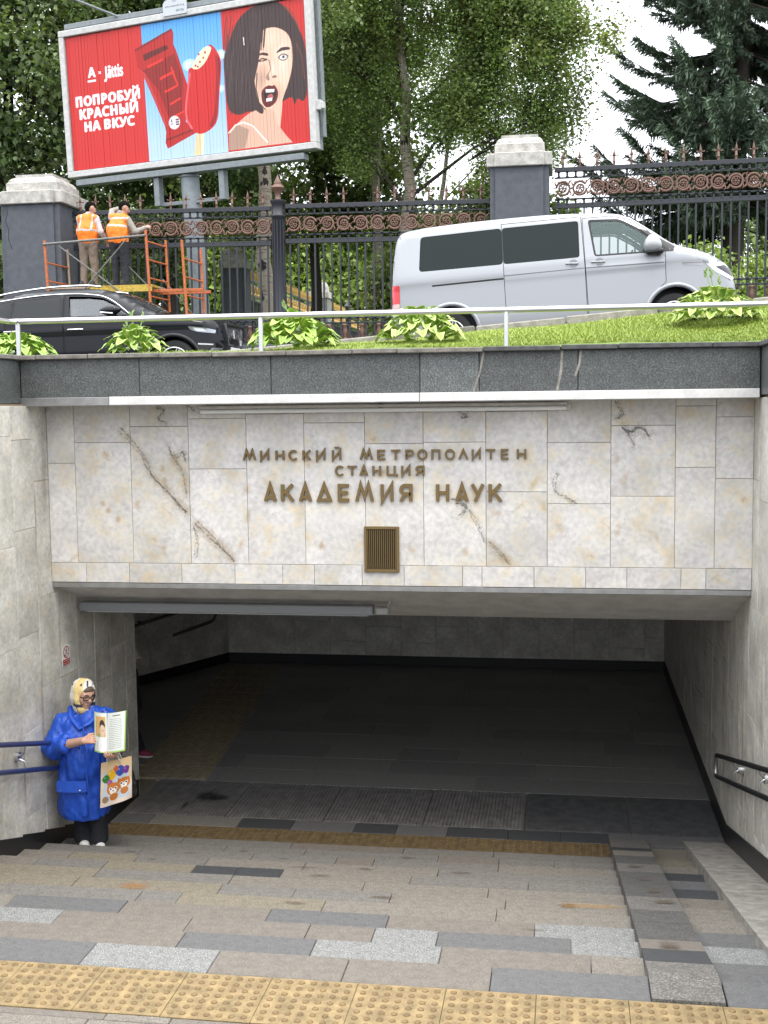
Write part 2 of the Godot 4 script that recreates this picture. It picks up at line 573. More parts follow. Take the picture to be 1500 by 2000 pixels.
# ---------- ground ----------
func make_ground() -> void:
	var far := struct("ground")
	var g := MB.new()
	g.grid(40, 40, func(u, w):
		var z := lerpf(-25.0, -460.0, w * w)
		var x := lerpf(-260.0, 260.0, u)
		return Vector3(x, lerpf(road_y(clampf(x, -12, 8)) + 0.35, 4.0, minf(1.0, w * 3.0)), z), Vector3.UP)
	part("lawn", g, tmat(Color(0.12, 0.17, 0.05), T.dirt, 2.5, 0.95), far, "structure")
	var road := struct("road")
	g = MB.new()
	g.grid(60, 2, func(u, w):
		var x := lerpf(-60.0, 60.0, u)
		return Vector3(x, road_y(x), lerpf(-13.45, -22.2, w)), Vector3.UP)
	part("roadway", g, M.asphalt, road, "structure")
	var pave := struct("pavement")
	g = MB.new()
	g.grid(60, 1, func(u, w):
		var x := lerpf(-60.0, 60.0, u)
		return Vector3(x, road_y(x) + 0.13, lerpf(-22.2, -25.4, w)), Vector3.UP)
	g.grid(60, 1, func(u, w):
		var x := lerpf(-60.0, 60.0, u)
		return Vector3(x, road_y(x) + lerpf(-0.2, 0.13, w), -22.2), Vector3.BACK)
	part("footpath", g, st_m(Color(0.30, 0.29, 0.28)), pave, "structure")
	# near kerb, stone by stone
	var kerb := thing("kerb", "grey granite kerb between the sloping lawn and the road", "kerb")
	for i in 22:
		var x := -11.0 + i * 1.0
		var k := MB.new()
		var y0 := road_y(x)
		var y1 := road_y(x + 1.0)
		k.X = Transform3D(Basis(Vector3(0, 0, 1), atan2(y1 - y0, 1.0)), Vector3(x + 0.5, (y0 + y1) / 2 + 0.03 + rf(-0.006, 0.006), -13.4 + rf(-0.006, 0.006)))
		k.box(Vector3.ZERO, Vector3(0.985, 0.26, 0.16), 0.012)
		part("kerbstone", k, M.concrete if i % 3 else M.g, kerb)
	# the sloping lawn behind the coping
	var lawn := struct("lawn_bank")
	g = MB.new()
	g.grid(48, 10, func(u, w):
		var x := lerpf(-12.0, 12.0, u)
		return Vector3(x, bank_y(x, w), lerpf(-10.62, -13.32, w)), Vector3.UP)
	part("turf", g, tmat(Color(0.16, 0.24, 0.035), T.dirt, 1.2, 0.95), lawn, "structure")
	# side terraces above the stair walls
	for s in [-1.0, 1.0]:
		g = MB.new()
		var xa := XL - 0.34 if s < 0 else XR + 0.34
		g.box(Vector3(xa + s * 10.0, 1.8, -5.3), Vector3(20.0, 3.64, 10.6))
		part("terrace_ground", g, M.soil, lawn, "structure")
	var bl := MB.new()
	for k in 3:
		var h := rf(0.018, 0.034)
		var a := rf(0, TAU)
		var b := Vector3(cos(a), 0, sin(a)) * rf(0.0, 0.02)
		var q := Vector3(cos(a * 3), 0, sin(a * 3))
		var side := q.cross(Vector3.UP) * 0.0019
		bl.face([b - side, b + side, b + q * 0.015 + Vector3(0, h * 0.6, 0) + side * 0.7, b + q * 0.015 + Vector3(0, h * 0.6, 0) - side * 0.7], (Vector3.UP + q.cross(side).normalized() * 0.3).normalized())
		bl.face([b + q * 0.015 + Vector3(0, h * 0.6, 0) - side * 0.7, b + q * 0.015 + Vector3(0, h * 0.6, 0) + side * 0.7, b + q * 0.04 + Vector3(0, h, 0)], Vector3.UP)
	var xf := []
	var cs := []
	var nz := FastNoiseLite.new()
	nz.frequency = 0.8
	for i in 150000:
		var x := rf(-5.6, 3.2)
		var w := rf(0.06, 0.985)
		if w < 0.30 and x < -1.5 and rf(0, 1) < 0.7: continue
		var s := rf(0.55, 1.15)
		xf.append(Transform3D(Basis(Vector3.UP, rf(0, TAU)).scaled(Vector3(s, s * rf(0.7, 1.2), s)), Vector3(x, bank_y(x, w) - 0.004, lerpf(-10.62, -13.32, w))))
		var t := nz.get_noise_2d(x * 2.0, w * 6.0) * 0.5 + rf(-0.25, 0.25)
		cs.append(Color(0.30 + 0.09 * t, 0.375 + 0.08 * t, 0.07 + 0.015 * t))
	var gm := mat(Color.WHITE, 0.7)
	gm.vertex_color_use_as_albedo = true
	gm.backlight_enabled = true
	gm.backlight = Color(0.4, 0.4, 0.4)
	copies("grass", bl.mesh(), gm, xf, cs, self)

func st_m(c: Color) -> StandardMaterial3D: return tmat(c, T.speck, 0.8, 0.85, T.bump, 0.1)

func bank_y(x: float, w: float) -> float:
	var a := 3.625
	var b := road_y(x) + 0.075
	return lerpf(a, b, w) + 0.03 * sin(PI * w) * clampf((x + 5.0) / 6.0, 0.0, 1.0) + 0.012 * sin(x * 3.1 + w * 5.0)

# ---------- stairs ----------
var dome_tile: ArrayMesh

func tactile_tile(ribs := false) -> ArrayMesh:
	var m := MB.new()
	m.box(Vector3(0, -0.015, 0), Vector3(0.4775, 0.03, 0.4775), 0.002)
	if ribs:
		for i in 6: m.box(Vector3(-0.2 + i * 0.08, 0.001, 0), Vector3(0.03, 0.008, 0.44), 0.003)
	else:
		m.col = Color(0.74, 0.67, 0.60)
		for i in 7:
			for j in 7:
				m.X = Transform3D(Basis(), Vector3((i - 3) * 0.0655, 0, (j - 3) * 0.0655))
				m.lathe([Vector2(0.0185, -0.001), Vector2(0.0165, 0.0045), Vector2(0.0115, 0.0072), Vector2(0.0, 0.0076)], 12)
	return m.mesh()

func stain(parent: Node, at: Vector3, sx: float, sz: float, col: Color, seed_: int, alpha := 0.8) -> MeshInstance3D:
	var m := MB.new()
	var r2 := RandomNumberGenerator.new()
	r2.seed = seed_
	var k := 22
	var cen := -1
	var rings := [0.0, 0.45, 0.75, 1.0]
	var rad := []
	for j in k: rad.append(r2.randf_range(0.62, 1.1))
	var rows := []
	for ri in rings.size():
		var row := []
		m.col = Color(col.r, col.g, col.b, alpha * [1.0, 0.75, 0.32, 0.0][ri])
		for j in k + 1:
			var a := TAU * j / k
			var q: float = rad[j % k] * 0.5 + rad[(j + 1) % k] * 0.5
			row.append(m.p(Vector3(cos(a) * sx * rings[ri] * q, 0, sin(a) * sz * rings[ri] * q), Vector3.UP))
		rows.append(row)
	for ri in rings.size() - 1:
		for j in k:
			m.t(rows[ri][j], rows[ri + 1][j], rows[ri + 1][j + 1])
			if ri: m.t(rows[ri][j], rows[ri + 1][j + 1], rows[ri][j + 1])
	if not M.has("stain"):
		M.stain = mat(Color.WHITE, 0.85)
		M.stain.vertex_color_use_as_albedo = true
		M.stain.transparency = BaseMaterial3D.TRANSPARENCY_ALPHA
	var o := part("stain", m, M.stain, parent)
	o.position = at
	return o

func slab_row(parent: Node, y: float, z0: float, z1: float, spec: Array, thick := 0.1, gap := 0.004) -> void:
	# spec: [right edge, material letter], the row starts at XL
	var x0 := XL + 0.012
	for q in spec:
		var m := MB.new()
		var w: float = q[0] - x0
		m.X = Transform3D(Basis(Vector3(rf(-1, 1), 0, rf(-1, 1)).normalized(), rf(0, 0.0025)), Vector3(x0 + w / 2, y - thick / 2 + rf(-0.0025, 0.0015), (z0 + z1) / 2))
		m.box(Vector3.ZERO, Vector3(w - gap, thick, z0 - z1 - gap), 0.004)
		part("stone_slab", m, M[q[1]], parent)
		x0 = q[0]

func spec_of(s: String) -> Array:
	var out := []
	for w in s.split(" ", false):
		var k := w.substr(w.length() - 1)
		out.append([w.substr(0, w.length() - 1).to_float(), k])
	return out

func make_stairs() -> void:
	var st := struct("stairs", "wide granite stairs going down to the underpass")
	# core under the slabs
	var core := MB.new()
	for k in range(1, 12):
		core.box(Vector3(-1.7, -R * k - 0.35, -(D0 + (k - 0.5) * D) + 0.02), Vector3(6.75, 0.5, D + 0.03))
	part("stair_core", core, M.mortar, st, "structure")
	var rows := ["", "-4.1p -2.33p -1.50d -0.73w 0.15p 0.458b", "-3.34w -2.44p -1.64p -1.21p -0.80w 0.04d 0.458w", "-3.91b -3.07d -2.02p -1.19d -0.20p 0.458w", "-4.2b -3.13g -2.82g -1.73y -0.48b 0.458b",
		"-3.83y -2.65y -2.06g -1.31g -0.44b 0.458b", "-4.51y -3.85y -2.70g -1.60b -0.6b 0.458b", "-4.61b -3.97g -3.17y -2.79k -2.39k -1.28b -0.3g 0.458g",
		"-4.5b -3.86y -3.2g -2.3b -1.1b 0.458g", "-4.0g -2.9g -2.1g -1.75p -0.6g 0.458b", "-4.4g -3.3g -2.5g -1.2g -0.62p -0.1g 0.458g", "-3.9g -2.75g -1.6p -0.7g 0.458g"]
	var mids := ["", "d", "w", "d", "b", "b", "p", "k", "d", "k", "b", "y"]
	for k in range(1, 12):
		var z0 := -(D0 + (k - 1) * D)
		var spec := spec_of(rows[k])
		slab_row(st, -R * k, z0, z0 - D, spec)
		# short treads between the two ramps
		var m := MB.new()
		m.box(Vector3(1.025, -R * k - 0.05, z0 - D / 2), Vector3(0.40, 0.1, D - 0.004), 0.004)
		part("stone_slab", m, M[mids[k]], st)
		m = MB.new()
		m.box(Vector3(0.64, -R * k - 0.055, z0 - D / 2), Vector3(0.36, 0.1, D - 0.004), 0.003)
		part("stone_slab", m, M.concrete, st)
	# rust and dirt
	stain(st, Vector3(-3.33, -R * 5 + 0.003, -8.50), 0.17, 0.085, Color(0.34, 0.16, 0.05), 1, 0.5)
	stain(st, Vector3(-3.30, -R * 6 + 0.003, -8.86), 0.10, 0.06, Color(0.34, 0.15, 0.04), 2, 0.6)
	stain(st, Vector3(0.03, -R * 5 + 0.003, -8.56), 0.10, 0.06, Color(0.16, 0.09, 0.04), 3, 0.75)
	stain(st, Vector3(0.2, -R * 5 + 0.004, -8.57), 0.30, 0.07, Color(0.40, 0.24, 0.08), 4, 0.35)
	for q in [[-1.37, 5, -8.53, 5], [-1.95, 4, -8.08, 6], [-1.75, 8, -9.93, 7], [-3.7, 8, -9.92, 8], [-2.6, 9, -10.37, 9], [-2.3, 8, -9.9, 10], [-3.5, 9, -10.4, 11], [-0.2, 3, -7.6, 12], [-3.1, 10, -10.8, 13], [-2.05, 7, -9.45, 14], [-4.1, 9, -10.36, 15], [-1.5, 10, -10.83, 16], [-0.9, 8, -9.95, 17]]:
		stain(st, Vector3(q[0], -R * q[1] + 0.003, q[2]), rf(0.07, 0.17), rf(0.025, 0.05), Color(0.12, 0.09, 0.06), q[3], rf(0.3, 0.6))
	stain(st, Vector3(-4.72, -R * 5 + 0.003, -8.47), 0.03, 0.03, Color(0.4, 0.12, 0.05), 31, 0.9)
	# top landing
	var land := struct("landing", "paved landing at the head of the stairs")
	var base := MB.new()
	base.box(Vector3(-1.7, -0.18, -1.6), Vector3(6.75, 0.2, 9.4))
	part("landing_bed", base, M.mortar, land, "structure")
	slab_row(land, 0.0, -6.052, -D0, spec_of("-4.0p -2.72d -1.97w -1.21p -0.40p 0.45d"), 0.06)
	var m := MB.new()
	m.box(Vector3(1.24, -0.03, -6.19), Vector3(0.80, 0.06, 0.278), 0.004)
	part("stone_slab", m, M.d, land)
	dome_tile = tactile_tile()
	for i in 14:
		var x := -3.03 + 0.48 * (i - 4) + 0.24
		if x > XR - 0.1: break
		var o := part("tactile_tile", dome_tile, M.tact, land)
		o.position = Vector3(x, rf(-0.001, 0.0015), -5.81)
	slab_row(land, 0.0, -5.50, -5.565, spec_of("-3.1p -2.35p -2.0b -1.5p -0.8b -0.1p 0.6p 1.64b"), 0.06)
	var lets := ["d", "g", "d", "p", "w", "d", "b"]
	for j in 9:
		var sp := []
		var x := XL
		while x < XR - 0.1:
			x = minf(x + rf(0.6, 1.3), XR - 0.01)
			sp.append([x, lets[rng.randi() % 7]])
		slab_row(land, 0.0, -5.498 + (j + 1) * 0.5, -5.498 + j * 0.5, sp, 0.06)
	# push-chair ramps: two sloping strips of slabs
	var ramp := thing("stair_ramp", "stone ramp strip for wheels running down the middle right of the stairs", "ramp")
	var ys := func(d): return 0.014 if d < 6.36 else 0.014 - 0.2462 * (d - 6.36)
	var cuts := [6.056, 6.62, 6.94, 7.22, 7.75, 8.2, 8.75, 9.35, 9.95, 10.45, 10.95, 11.3, 11.52, 12.16]
	M.ramp_dark = st_m(Color(0.155, 0.148, 0.14))
	M.ramp_mid = st_m(Color(0.25, 0.235, 0.215))
	var cm := ["ramp_mid", "k", "p", "ramp_dark", "ramp_dark", "ramp_mid", "ramp_dark", "ramp_dark", "ramp_mid", "ramp_dark", "b", "k", "ramp_mid"]
	for i in cuts.size() - 1:
		var a: float = cuts[i] + 0.003
		var b: float = cuts[i + 1] - 0.003
		var pts := [a, 6.36, b] if a < 6.36 and b > 6.36 else [a, b]
		for j in pts.size() - 1:
			var q := MB.new()
			ramp_piece(q, 0.452, 0.828, pts[j], pts[j + 1], ys)
			part("ramp_slab", q, ramp_mat(cm[i]), ramp)
	for q in [[0.68, 8.95, 0.10, 0.05], [0.63, 9.5, 0.08, 0.04], [0.72, 8.5, 0.14, 0.07], [0.6, 10.2, 0.1, 0.05], [0.62, 7.0, 0.09, 0.1]]:
		stain(ramp, Vector3(q[0], ys.call(q[1]) + 0.012, -q[1]), q[2], q[3], Color(0.07, 0.05, 0.035), int(q[1] * 10), 0.75)
	var ramp2 := thing("stair_ramp", "pale concrete ramp strip for wheels along the right wall", "ramp")
	cuts = [6.056, 6.9, 7.6, 8.3, 9.0, 9.7, 10.4, 11.1, 11.7, 12.28]
	for i in cuts.size() - 1:
		var pts := [cuts[i] + 0.003, 6.36, cuts[i + 1] - 0.003] if i == 0 else [cuts[i] + 0.003, cuts[i + 1] - 0.003]
		for j in pts.size() - 1:
			var q := MB.new()
			ramp_piece(q, 1.215, XR - 0.012, pts[j], pts[j + 1], ys)
			part("ramp_slab", q, M.concrete, ramp2)

func ramp_mat(k: String) -> Material: return M[k]

func ramp_piece(q: MB, x0: float, x1: float, a: float, b: float, ys: Callable) -> void:
	# sides go down a little below the treads' edges
	var ya: float = ys.call(a)
	var yb: float = ys.call(b)
	var h := 0.15
	var A := [Vector3(x0, ya - h, -a), Vector3(x1, ya - h, -a), Vector3(x1, ya, -a), Vector3(x0, ya, -a)]
	var B := [Vector3(x0, yb - h, -b), Vector3(x1, yb - h, -b), Vector3(x1, yb, -b), Vector3(x0, yb, -b)]
	var up := Vector3(0, b - a, -(ya - yb)).normalized()
	q.face([A[3], A[2], B[2], B[3]], up)
	q.face([A[0], A[3], B[3], B[0]], Vector3.LEFT)
	q.face([A[1], A[2], B[2], B[1]], Vector3.RIGHT)
	q.face(A, Vector3.BACK)
	q.face(B, Vector3.FORWARD)

# ---------- passage ----------
func make_passage() -> void:
	var fl := struct("passage_floor", "dark stone floor of the underpass")
	var m := MB.new()
	m.box(Vector3(-4.0, FL - 0.13, -16.3), Vector3(13.0, 0.2, 10.2))
	part("floor_bed", m, M.mortar, fl, "structure")
	slab_row(fl, FL, -11.405, -11.578, spec_of("-4.1g -3.0g -2.1p -1.0g 0.3g 1.64g"), 0.05)
	for i in range(-3, 9):
		var x := -3.03 + 0.48 * (i - 1) + 0.24
		if x > 1.3: break
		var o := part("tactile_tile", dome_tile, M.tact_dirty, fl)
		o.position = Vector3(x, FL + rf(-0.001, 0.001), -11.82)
	slab_row(fl, FL, -12.062, -12.36, spec_of("-4.55d -3.55g -2.95k -2.26d -1.8k -1.25d -0.6k -0.05k 0.45k 1.64d"), 0.05)
	# ribbed entrance mats
	var xs := [-4.93, -3.77, -2.65, -1.54, -0.44, 0.69, 1.64]
	M.mat_grey = tmat(Color(0.18, 0.17, 0.165), T.dirt, 1.3, 0.9)
	M.mat_dark = tmat(Color(0.10, 0.10, 0.105), T.dirt, 1.3, 0.9)
	for i in 6:
		m = MB.new()
		var w: float = xs[i + 1] - xs[i]
		var cx: float = (xs[i + 1] + xs[i]) / 2
		m.box(Vector3(cx, FL - 0.012, -12.97), Vector3(w - 0.012, 0.02, 1.19), 0.003)
		var nr := int(w / (0.042 if i < 4 else 0.026))
		for j in nr: m.box(Vector3(xs[i] + 0.02 + (w - 0.04) * (j + 0.5) / nr, FL + 0.001, -12.97), Vector3((w - 0.04) / nr * 0.6, 0.012, 1.17))
		part("entrance_mat", m, M.mat_grey if i < 4 else M.mat_dark, fl)
	stain(fl, Vector3(-4.15, FL + 0.012, -13.0), 0.20, 0.20, Color(0.02, 0.02, 0.02), 60, 1.0)
	stain(fl, Vector3(-4.0, FL + 0.0125, -12.95), 0.16, 0.12, Color(0.02, 0.02, 0.02), 61, 1.0)
	stain(fl, Vector3(-4.32, FL + 0.0128, -12.66), 0.035, 0.20, Color(0.02, 0.02, 0.02), 62, 0.9)
	# paving further in
	var floors := [tmat(Color(0.38, 0.37, 0.36), T.fine, 0.45, 0.5), tmat(Color(0.32, 0.315, 0.31), T.fine, 0.45, 0.5)]
	var z := -13.585
	var row := 0
	while z > -20.4:
		var dz := 0.55
		var x := -10.4 if z < -13.6 else XL
		while x < 1.64:
			var w := rf(0.7, 1.2)
			var x1 := minf(x + w, 1.68)
			var guide := x > -5.6 and x < -4.6
			m = MB.new()
			m.box(Vector3((x + x1) / 2, FL - 0.025 + rf(-0.002, 0.001), z - dz / 2), Vector3(x1 - x - 0.003, 0.05, dz - 0.003), 0.0015)
			var pick := rng.randi() % 5
			part("stone_slab", m, floors[0] if pick < 3 else floors[1], fl)
			x = x1
		z -= dz
		row += 1
	M.guide = tmat(Color(0.36, 0.30, 0.20), T.dirt, 0.9, 0.8)
	M.floor_a = tmat(Color(0.055, 0.056, 0.060), T.fine, 0.45, 0.55)
	M.floor_b = tmat(Color(0.042, 0.043, 0.047), T.fine, 0.45, 0.55)
	var rib := tactile_tile(true)
	for i in 13:
		for j in 2:
			var o := part("guide_tile", rib, M.guide, fl)
			o.position = Vector3(-4.62 - 0.48 * j - 0.045 * i, FL + 0.004, -13.86 - 0.48 * i)
	var pw := thing("underpass_far_wall", "grey marble clad wall at the far side of the dark underpass", "wall")
	var lay := []
	var back := Transform3D(Basis(), Vector3(-6.0, FL, -20.2))
	panel_wall(pw, back, 7.9, 2.75, 0.6, 1.2, 5)
	m = MB.new()
	m.box(Vector3(-2.2, FL + 0.085, -20.17), Vector3(8.2, 0.17, 0.03), 0.004)
	part("skirting", m, M.black, pw)
	m = MB.new()
	m.box(Vector3(-3.0, FL + 1.4, -20.38), Vector3(12.0, 2.9, 0.3))
	part("backing", m, M.mortar, pw)
	var dv := thing("underpass_side_wall", "dark slanting marble wall where the underpass turns left", "wall")
	var dirv := Vector3(-6.0, 0, -20.2) - Vector3(-8.7, 0, -14.6)
	var dl := dirv.length()
	var bs := Basis(dirv.normalized(), Vector3.UP, dirv.normalized().cross(Vector3.UP))
	panel_wall(dv, Transform3D(bs, Vector3(-8.7, FL, -14.6)), dl, 2.75, 0.6, 1.2, 6)
	m = MB.new()
	m.X = Transform3D(bs, Vector3(-8.7, FL, -14.6))
	m.box(Vector3(dl / 2, 0.085, 0.03), Vector3(dl, 0.17, 0.03), 0.004)
	part("skirting", m, M.black, dv)
	m = MB.new()
	m.X = Transform3D(bs, Vector3(-8.7, FL, -14.6))
	m.box(Vector3(dl / 2, 1.4, -0.19), Vector3(dl + 0.6, 2.9, 0.3))
	part("backing", m, M.mortar, dv)
	m = MB.new()
	m.box(Vector3(-8.95, FL + 1.4, -13.9), Vector3(0.3, 2.9, 2.0))
	part("backing", m, M.mortar, dv)
	# its own looped hand rail
	var hr := thing("passage_handrail", "dark looped handrail on the slanting wall deep in the underpass", "handrail")
	var q := MB.new()
	q.X = Transform3D(bs, Vector3(-8.7, FL, -14.6) + bs.z * 0.14)
	var pts := []
	pts.append(Vector3(dl - 4.4, 0.90, 0))
	pts.append(Vector3(dl - 0.7, 1.16, 0))
	for i in 9:
		var a := PI / 2 - PI * i / 8.0
		pts.append(Vector3(dl - 0.62 + cos(a) * 0.17, 0.99 + sin(a) * 0.17, 0))
	pts.append(Vector3(dl - 1.5, 0.74, 0))
	q.tube(pts, 0.026, 10)
	var rail_grey := mat(Color(0.10, 0.10, 0.10), 0.6)
	part("rail", q, rail_grey, hr)
	for u in [dl - 0.9, dl - 2.2, dl - 3.5]:
		q = MB.new()
		q.X = Transform3D(bs, Vector3(-8.7, FL, -14.6))
		q.tube([Vector3(u, 1.08, 0.0), Vector3(u, 1.06, 0.14)], 0.02, 8)
		part("bracket", q, rail_grey, hr)
	var ce := thing("underpass_ceiling", "plain grey ceiling of the underpass", "ceiling")
	m = MB.new()
	m.box(Vector3(-4.0, 1.22, -16.3), Vector3(13.0, 0.2, 8.6))
	part("slab", m, tmat(Color(0.42, 0.41, 0.39), T.soft, 1.5, 0.9), ce)

# a wall of thin stone panels in the plane of xf (x along, y up, z out): columns of width cw with staggered joints
func panel_wall(parent: Node, xf: Transform3D, width: float, height: float, cw: float, ph: float, seed_: int, tone := 1.0) -> void:
	var r2 := RandomNumberGenerator.new()
	r2.seed = seed_
	var x := 0.0
	while x < width - 0.02:
		var x1 := minf(x + cw * r2.randf_range(0.92, 1.08), width)
		if width - x1 < 0.15: x1 = width
		var y := 0.0
		var first := r2.randf_range(0.3, 1.0) * ph
		while y < height - 0.02:
			var y1 := minf(y + (first if y == 0.0 else ph * r2.randf_range(0.8, 1.1)), height)
			if height - y1 < 0.12: y1 = height
			stone_panel(parent, xf, x, y, x1, y1, r2, tone)
			y = y1
		x = x1

func stone_panel(parent: Node, xf: Transform3D, x0: float, y0: float, x1: float, y1: float, r2: RandomNumberGenerator, tone := 1.0, material: Material = null, uvr = null) -> void:
	var m := MB.new()
	m.X = xf
	var g := 0.0016
	var zf := 0.03 + r2.randf_range(-0.0015, 0.0015)
	var c := 0.003
	var t := tone * r2.randf_range(0.93, 1.03)
	m.col = Color(t, t, t * r2.randf_range(0.985, 1.0))
	var o := Vector2(r2.randf(), r2.randf())
	var ua := func(a, b): return o + Vector2(a, b) / 3.2
	if uvr != null: ua = func(a, b): return Vector2((a - uvr.position.x) / uvr.size.x, 1.0 - (b - uvr.position.y) / uvr.size.y)
	var P := []
	for q in [[x0 + g, y0 + g, 0.0, 0], [x1 - g, y0 + g, 0.0, 0], [x1 - g, y1 - g, 0.0, 0], [x0 + g, y1 - g, 0.0, 0]]:
		P.append(Vector3(q[0], q[1], 0.0))
	var mid := []
	var top := []
	var sx := [1, -1, -1, 1]
	var sy := [1, 1, -1, -1]
	for i in 4:
		mid.append(P[i] + Vector3(0, 0, zf - c))
		top.append(P[i] + Vector3(sx[i] * c, sy[i] * c, zf))
	var uvs := func(a): return a.map(func(w): return ua.call(w.x, w.y))
	m.face(top, Vector3.BACK, uvs.call(top))
	var ns := [Vector3.DOWN, Vector3.RIGHT, Vector3.UP, Vector3.LEFT]
	for i in 4:
		var j := (i + 1) % 4
		var s1 := [P[i], P[j], mid[j], mid[i]]
		m.face(s1, ns[i], uvs.call(s1))
		var s2 := [mid[i], mid[j], top[j], top[i]]
		m.face(s2, (ns[i] + Vector3.BACK).normalized(), uvs.call(s2))
	part("marble_panel", m, material if material else M.marble_grey, parent)

# ---------- side walls ----------
func tread_y(d: float) -> float:
	if d < D0: return 0.0
	return maxf(-R * (floor((d - D0) / D) + 1.0), FL)

func make_walls() -> void:
	for s in [-1, 1]:
		var left: bool = s < 0
		var w := thing("stair_wall", "pale marble clad wall on the left of the stairs, behind the woman in blue" if left else "pale marble clad wall on the right of the stairs", "wall")
		var bs := Basis(Vector3(0, 0, -1), Vector3.UP, Vector3.RIGHT) if left else Basis(Vector3(0, 0, 1), Vector3.UP, Vector3.LEFT)
		var z_end := -13.0 if left else -20.2
		var o := Vector3(XL - 0.03, 0, -4.0) if left else Vector3(XR + 0.03, 0, -20.2)
		var xf := Transform3D(bs, o)
		var r2 := RandomNumberGenerator.new()
		r2.seed = 90 + s
		var L := 9.0 if left else 16.2
		var cw := 0.4357 if left else 0.44
		var x := 0.0
		while x < L - 0.02:
			var x1 := minf(x + cw, L)
			if L - x1 < 0.12: x1 = L
			var d0 := 4.0 + x if left else 20.2 - x1
			var d1 := d0 + (x1 - x)
			var top := 3.16 if d0 < 10.85 else 1.46
			if d0 > 12.0: top = 1.12
			var y := tread_y(d1) - 0.06
			var first := true
			while y < top - 0.03:
				var y1 := y + (r2.randf_range(0.45, 1.05) if first else r2.randf_range(0.8, 1.15))
				first = false
				if top - y1 < 0.18: y1 = top
				stone_panel(w, xf, x, y, x1, y1, r2, 0.97)
				y = y1
			x = x1
		# concrete behind
		var m := MB.new()
		if left: m.box(Vector3(XL - 0.03 - 0.16, 0.8, -8.4), Vector3(0.32, 4.75, 9.2))
		else: m.box(Vector3(XR + 0.03 + 0.16, 0.8, -12.2), Vector3(0.32, 4.75, 16.9))
		part("backing", m, M.grout, w)
		if left:
			# end face of the wall where the passage opens
			m = MB.new()
			m.box(Vector3(XL - 0.175, -0.15, -13.015), Vector3(0.35, 2.6, 0.03), 0.003)
			part("end_panel", m, M.marble_grey, w)
		# black stone skirting that follows the treads
		if left:
			for k in 12:
				m = MB.new()
				var za := -(D0 + (k - 1) * D) if k else -4.0
				var zb := -(D0 + k * D)
				if k == 0:
					m.box(Vector3(XL + 0.006, 0.08, (za + zb) / 2), Vector3(0.012, 0.18, za - zb - 0.004))
				else:
					var pl := PackedVector2Array([Vector2(za, -R * k - 0.02), Vector2(zb, -R * k - 0.02), Vector2(zb, -R * k + 0.115), Vector2(za, -R * k + 0.135 + R)])
					m.X = Transform3D(Basis(Vector3(0, 0, 1), Vector3.UP, Vector3.LEFT), Vector3(XL, 0, 0))
					m.prism(pl, 0.0, -0.012)
				part("skirting", m, M.black, w)
			m = MB.new()
			m.box(Vector3(XL + 0.006, FL + 0.09, -12.2), Vector3(0.012, 0.2, 1.56))
			part("skirting", m, M.black, w)
		else:
			m = MB.new()
			var pl := PackedVector2Array([Vector2(-6.36, -0.03), Vector2(-12.28, -1.47), Vector2(-12.28, -1.24), Vector2(-6.36, 0.2)])
			m.X = Transform3D(Basis(Vector3(0, 0, 1), Vector3.UP, Vector3.LEFT), Vector3(XR, 0, 0))
			m.prism(pl, 0.0, 0.012)
			part("skirting", m, M.black, w)
			m = MB.new()
			m.box(Vector3(XR - 0.006, FL + 0.1, -16.2), Vector3(0.012, 0.2, 7.8))
			part("skirting", m, M.black, w)
		# drips and rust that ran down the stone
		var drips := [[-10.53, 0.2, 0.035, 0.9, 0.35], [-10.10, -0.3, 0.03, 0.5, 0.4], [-10.53, 2.1, 0.03, 0.6, 0.3], [-10.97, 0.9, 0.03, 0.5, 0.3], [-10.75, 2.55, 0.07, 0.5, 0.22], [-11.9, 0.1, 0.10, 0.6, 0.16]] if left else [[-11.22, -0.1, 0.08, 0.95, 0.34], [-11.34, 0.3, 0.04, 0.7, 0.3], [-11.0, -0.5, 0.05, 0.5, 0.22], [-11.6, 0.2, 0.12, 0.7, 0.14], [-10.86, 2.0, 0.03, 0.9, 0.35], [-12.6, -0.2, 0.14, 0.7, 0.14], [-10.2, 0.6, 0.05, 0.6, 0.16]]
		for i in drips.size():
			var q: Array = drips[i]
			var so := stain(w, Vector3(XL + 0.004 if left else XR - 0.004, q[1], q[0]), q[3], q[2], Color(0.26, 0.17, 0.085), 300 + i + (50 if left else 0), q[4])
			so.rotation.z = -PI / 2 if left else PI / 2
		if not left:
			var so := stain(w, Vector3(XR - 0.016, -0.78, -10.9), 0.16, 0.02, Color(0.6, 0.6, 0.58), 399, 1.0)
			so.rotation.z = PI / 2
	# sign on the left wall
	var sg := thing("warning_sign", "small white prohibition sign with red ring and red text plate on the left wall", "sign", Vector3(XL + 0.012, 0.647, -11.09))
	var im := Image.create(192, 256, false, Image.FORMAT_RGB8)
	im.fill(Color(0.86, 0.86, 0.84))
	var circ := func(c, r, k): 
		var p := PackedVector2Array()
		for i in k: p.append(c + Vector2(cos(TAU * i / k), sin(TAU * i / k)) * r)
		return p
	fill_poly(im, circ.call(Vector2(96, 84), 78.0, 40), Color(0.62, 0.08, 0.08))
	fill_poly(im, circ.call(Vector2(96, 84), 63.0, 40), Color(0.86, 0.86, 0.84))
	# a figure running down steps, struck through
	var bk := Color(0.06, 0.06, 0.06)
	fill_poly(im, circ.call(Vector2(108, 46), 11.0, 16), bk)
	fill_poly(im, stroke_poly(PackedVector2Array([Vector2(102, 58), Vector2(92, 86)]), 17.0), bk)
	fill_poly(im, stroke_poly(PackedVector2Array([Vector2(92, 84), Vector2(112, 98), Vector2(106, 122)]), 10.0), bk)
	fill_poly(im, stroke_poly(PackedVector2Array([Vector2(90, 84), Vector2(76, 104), Vector2(60, 108)]), 10.0), bk)
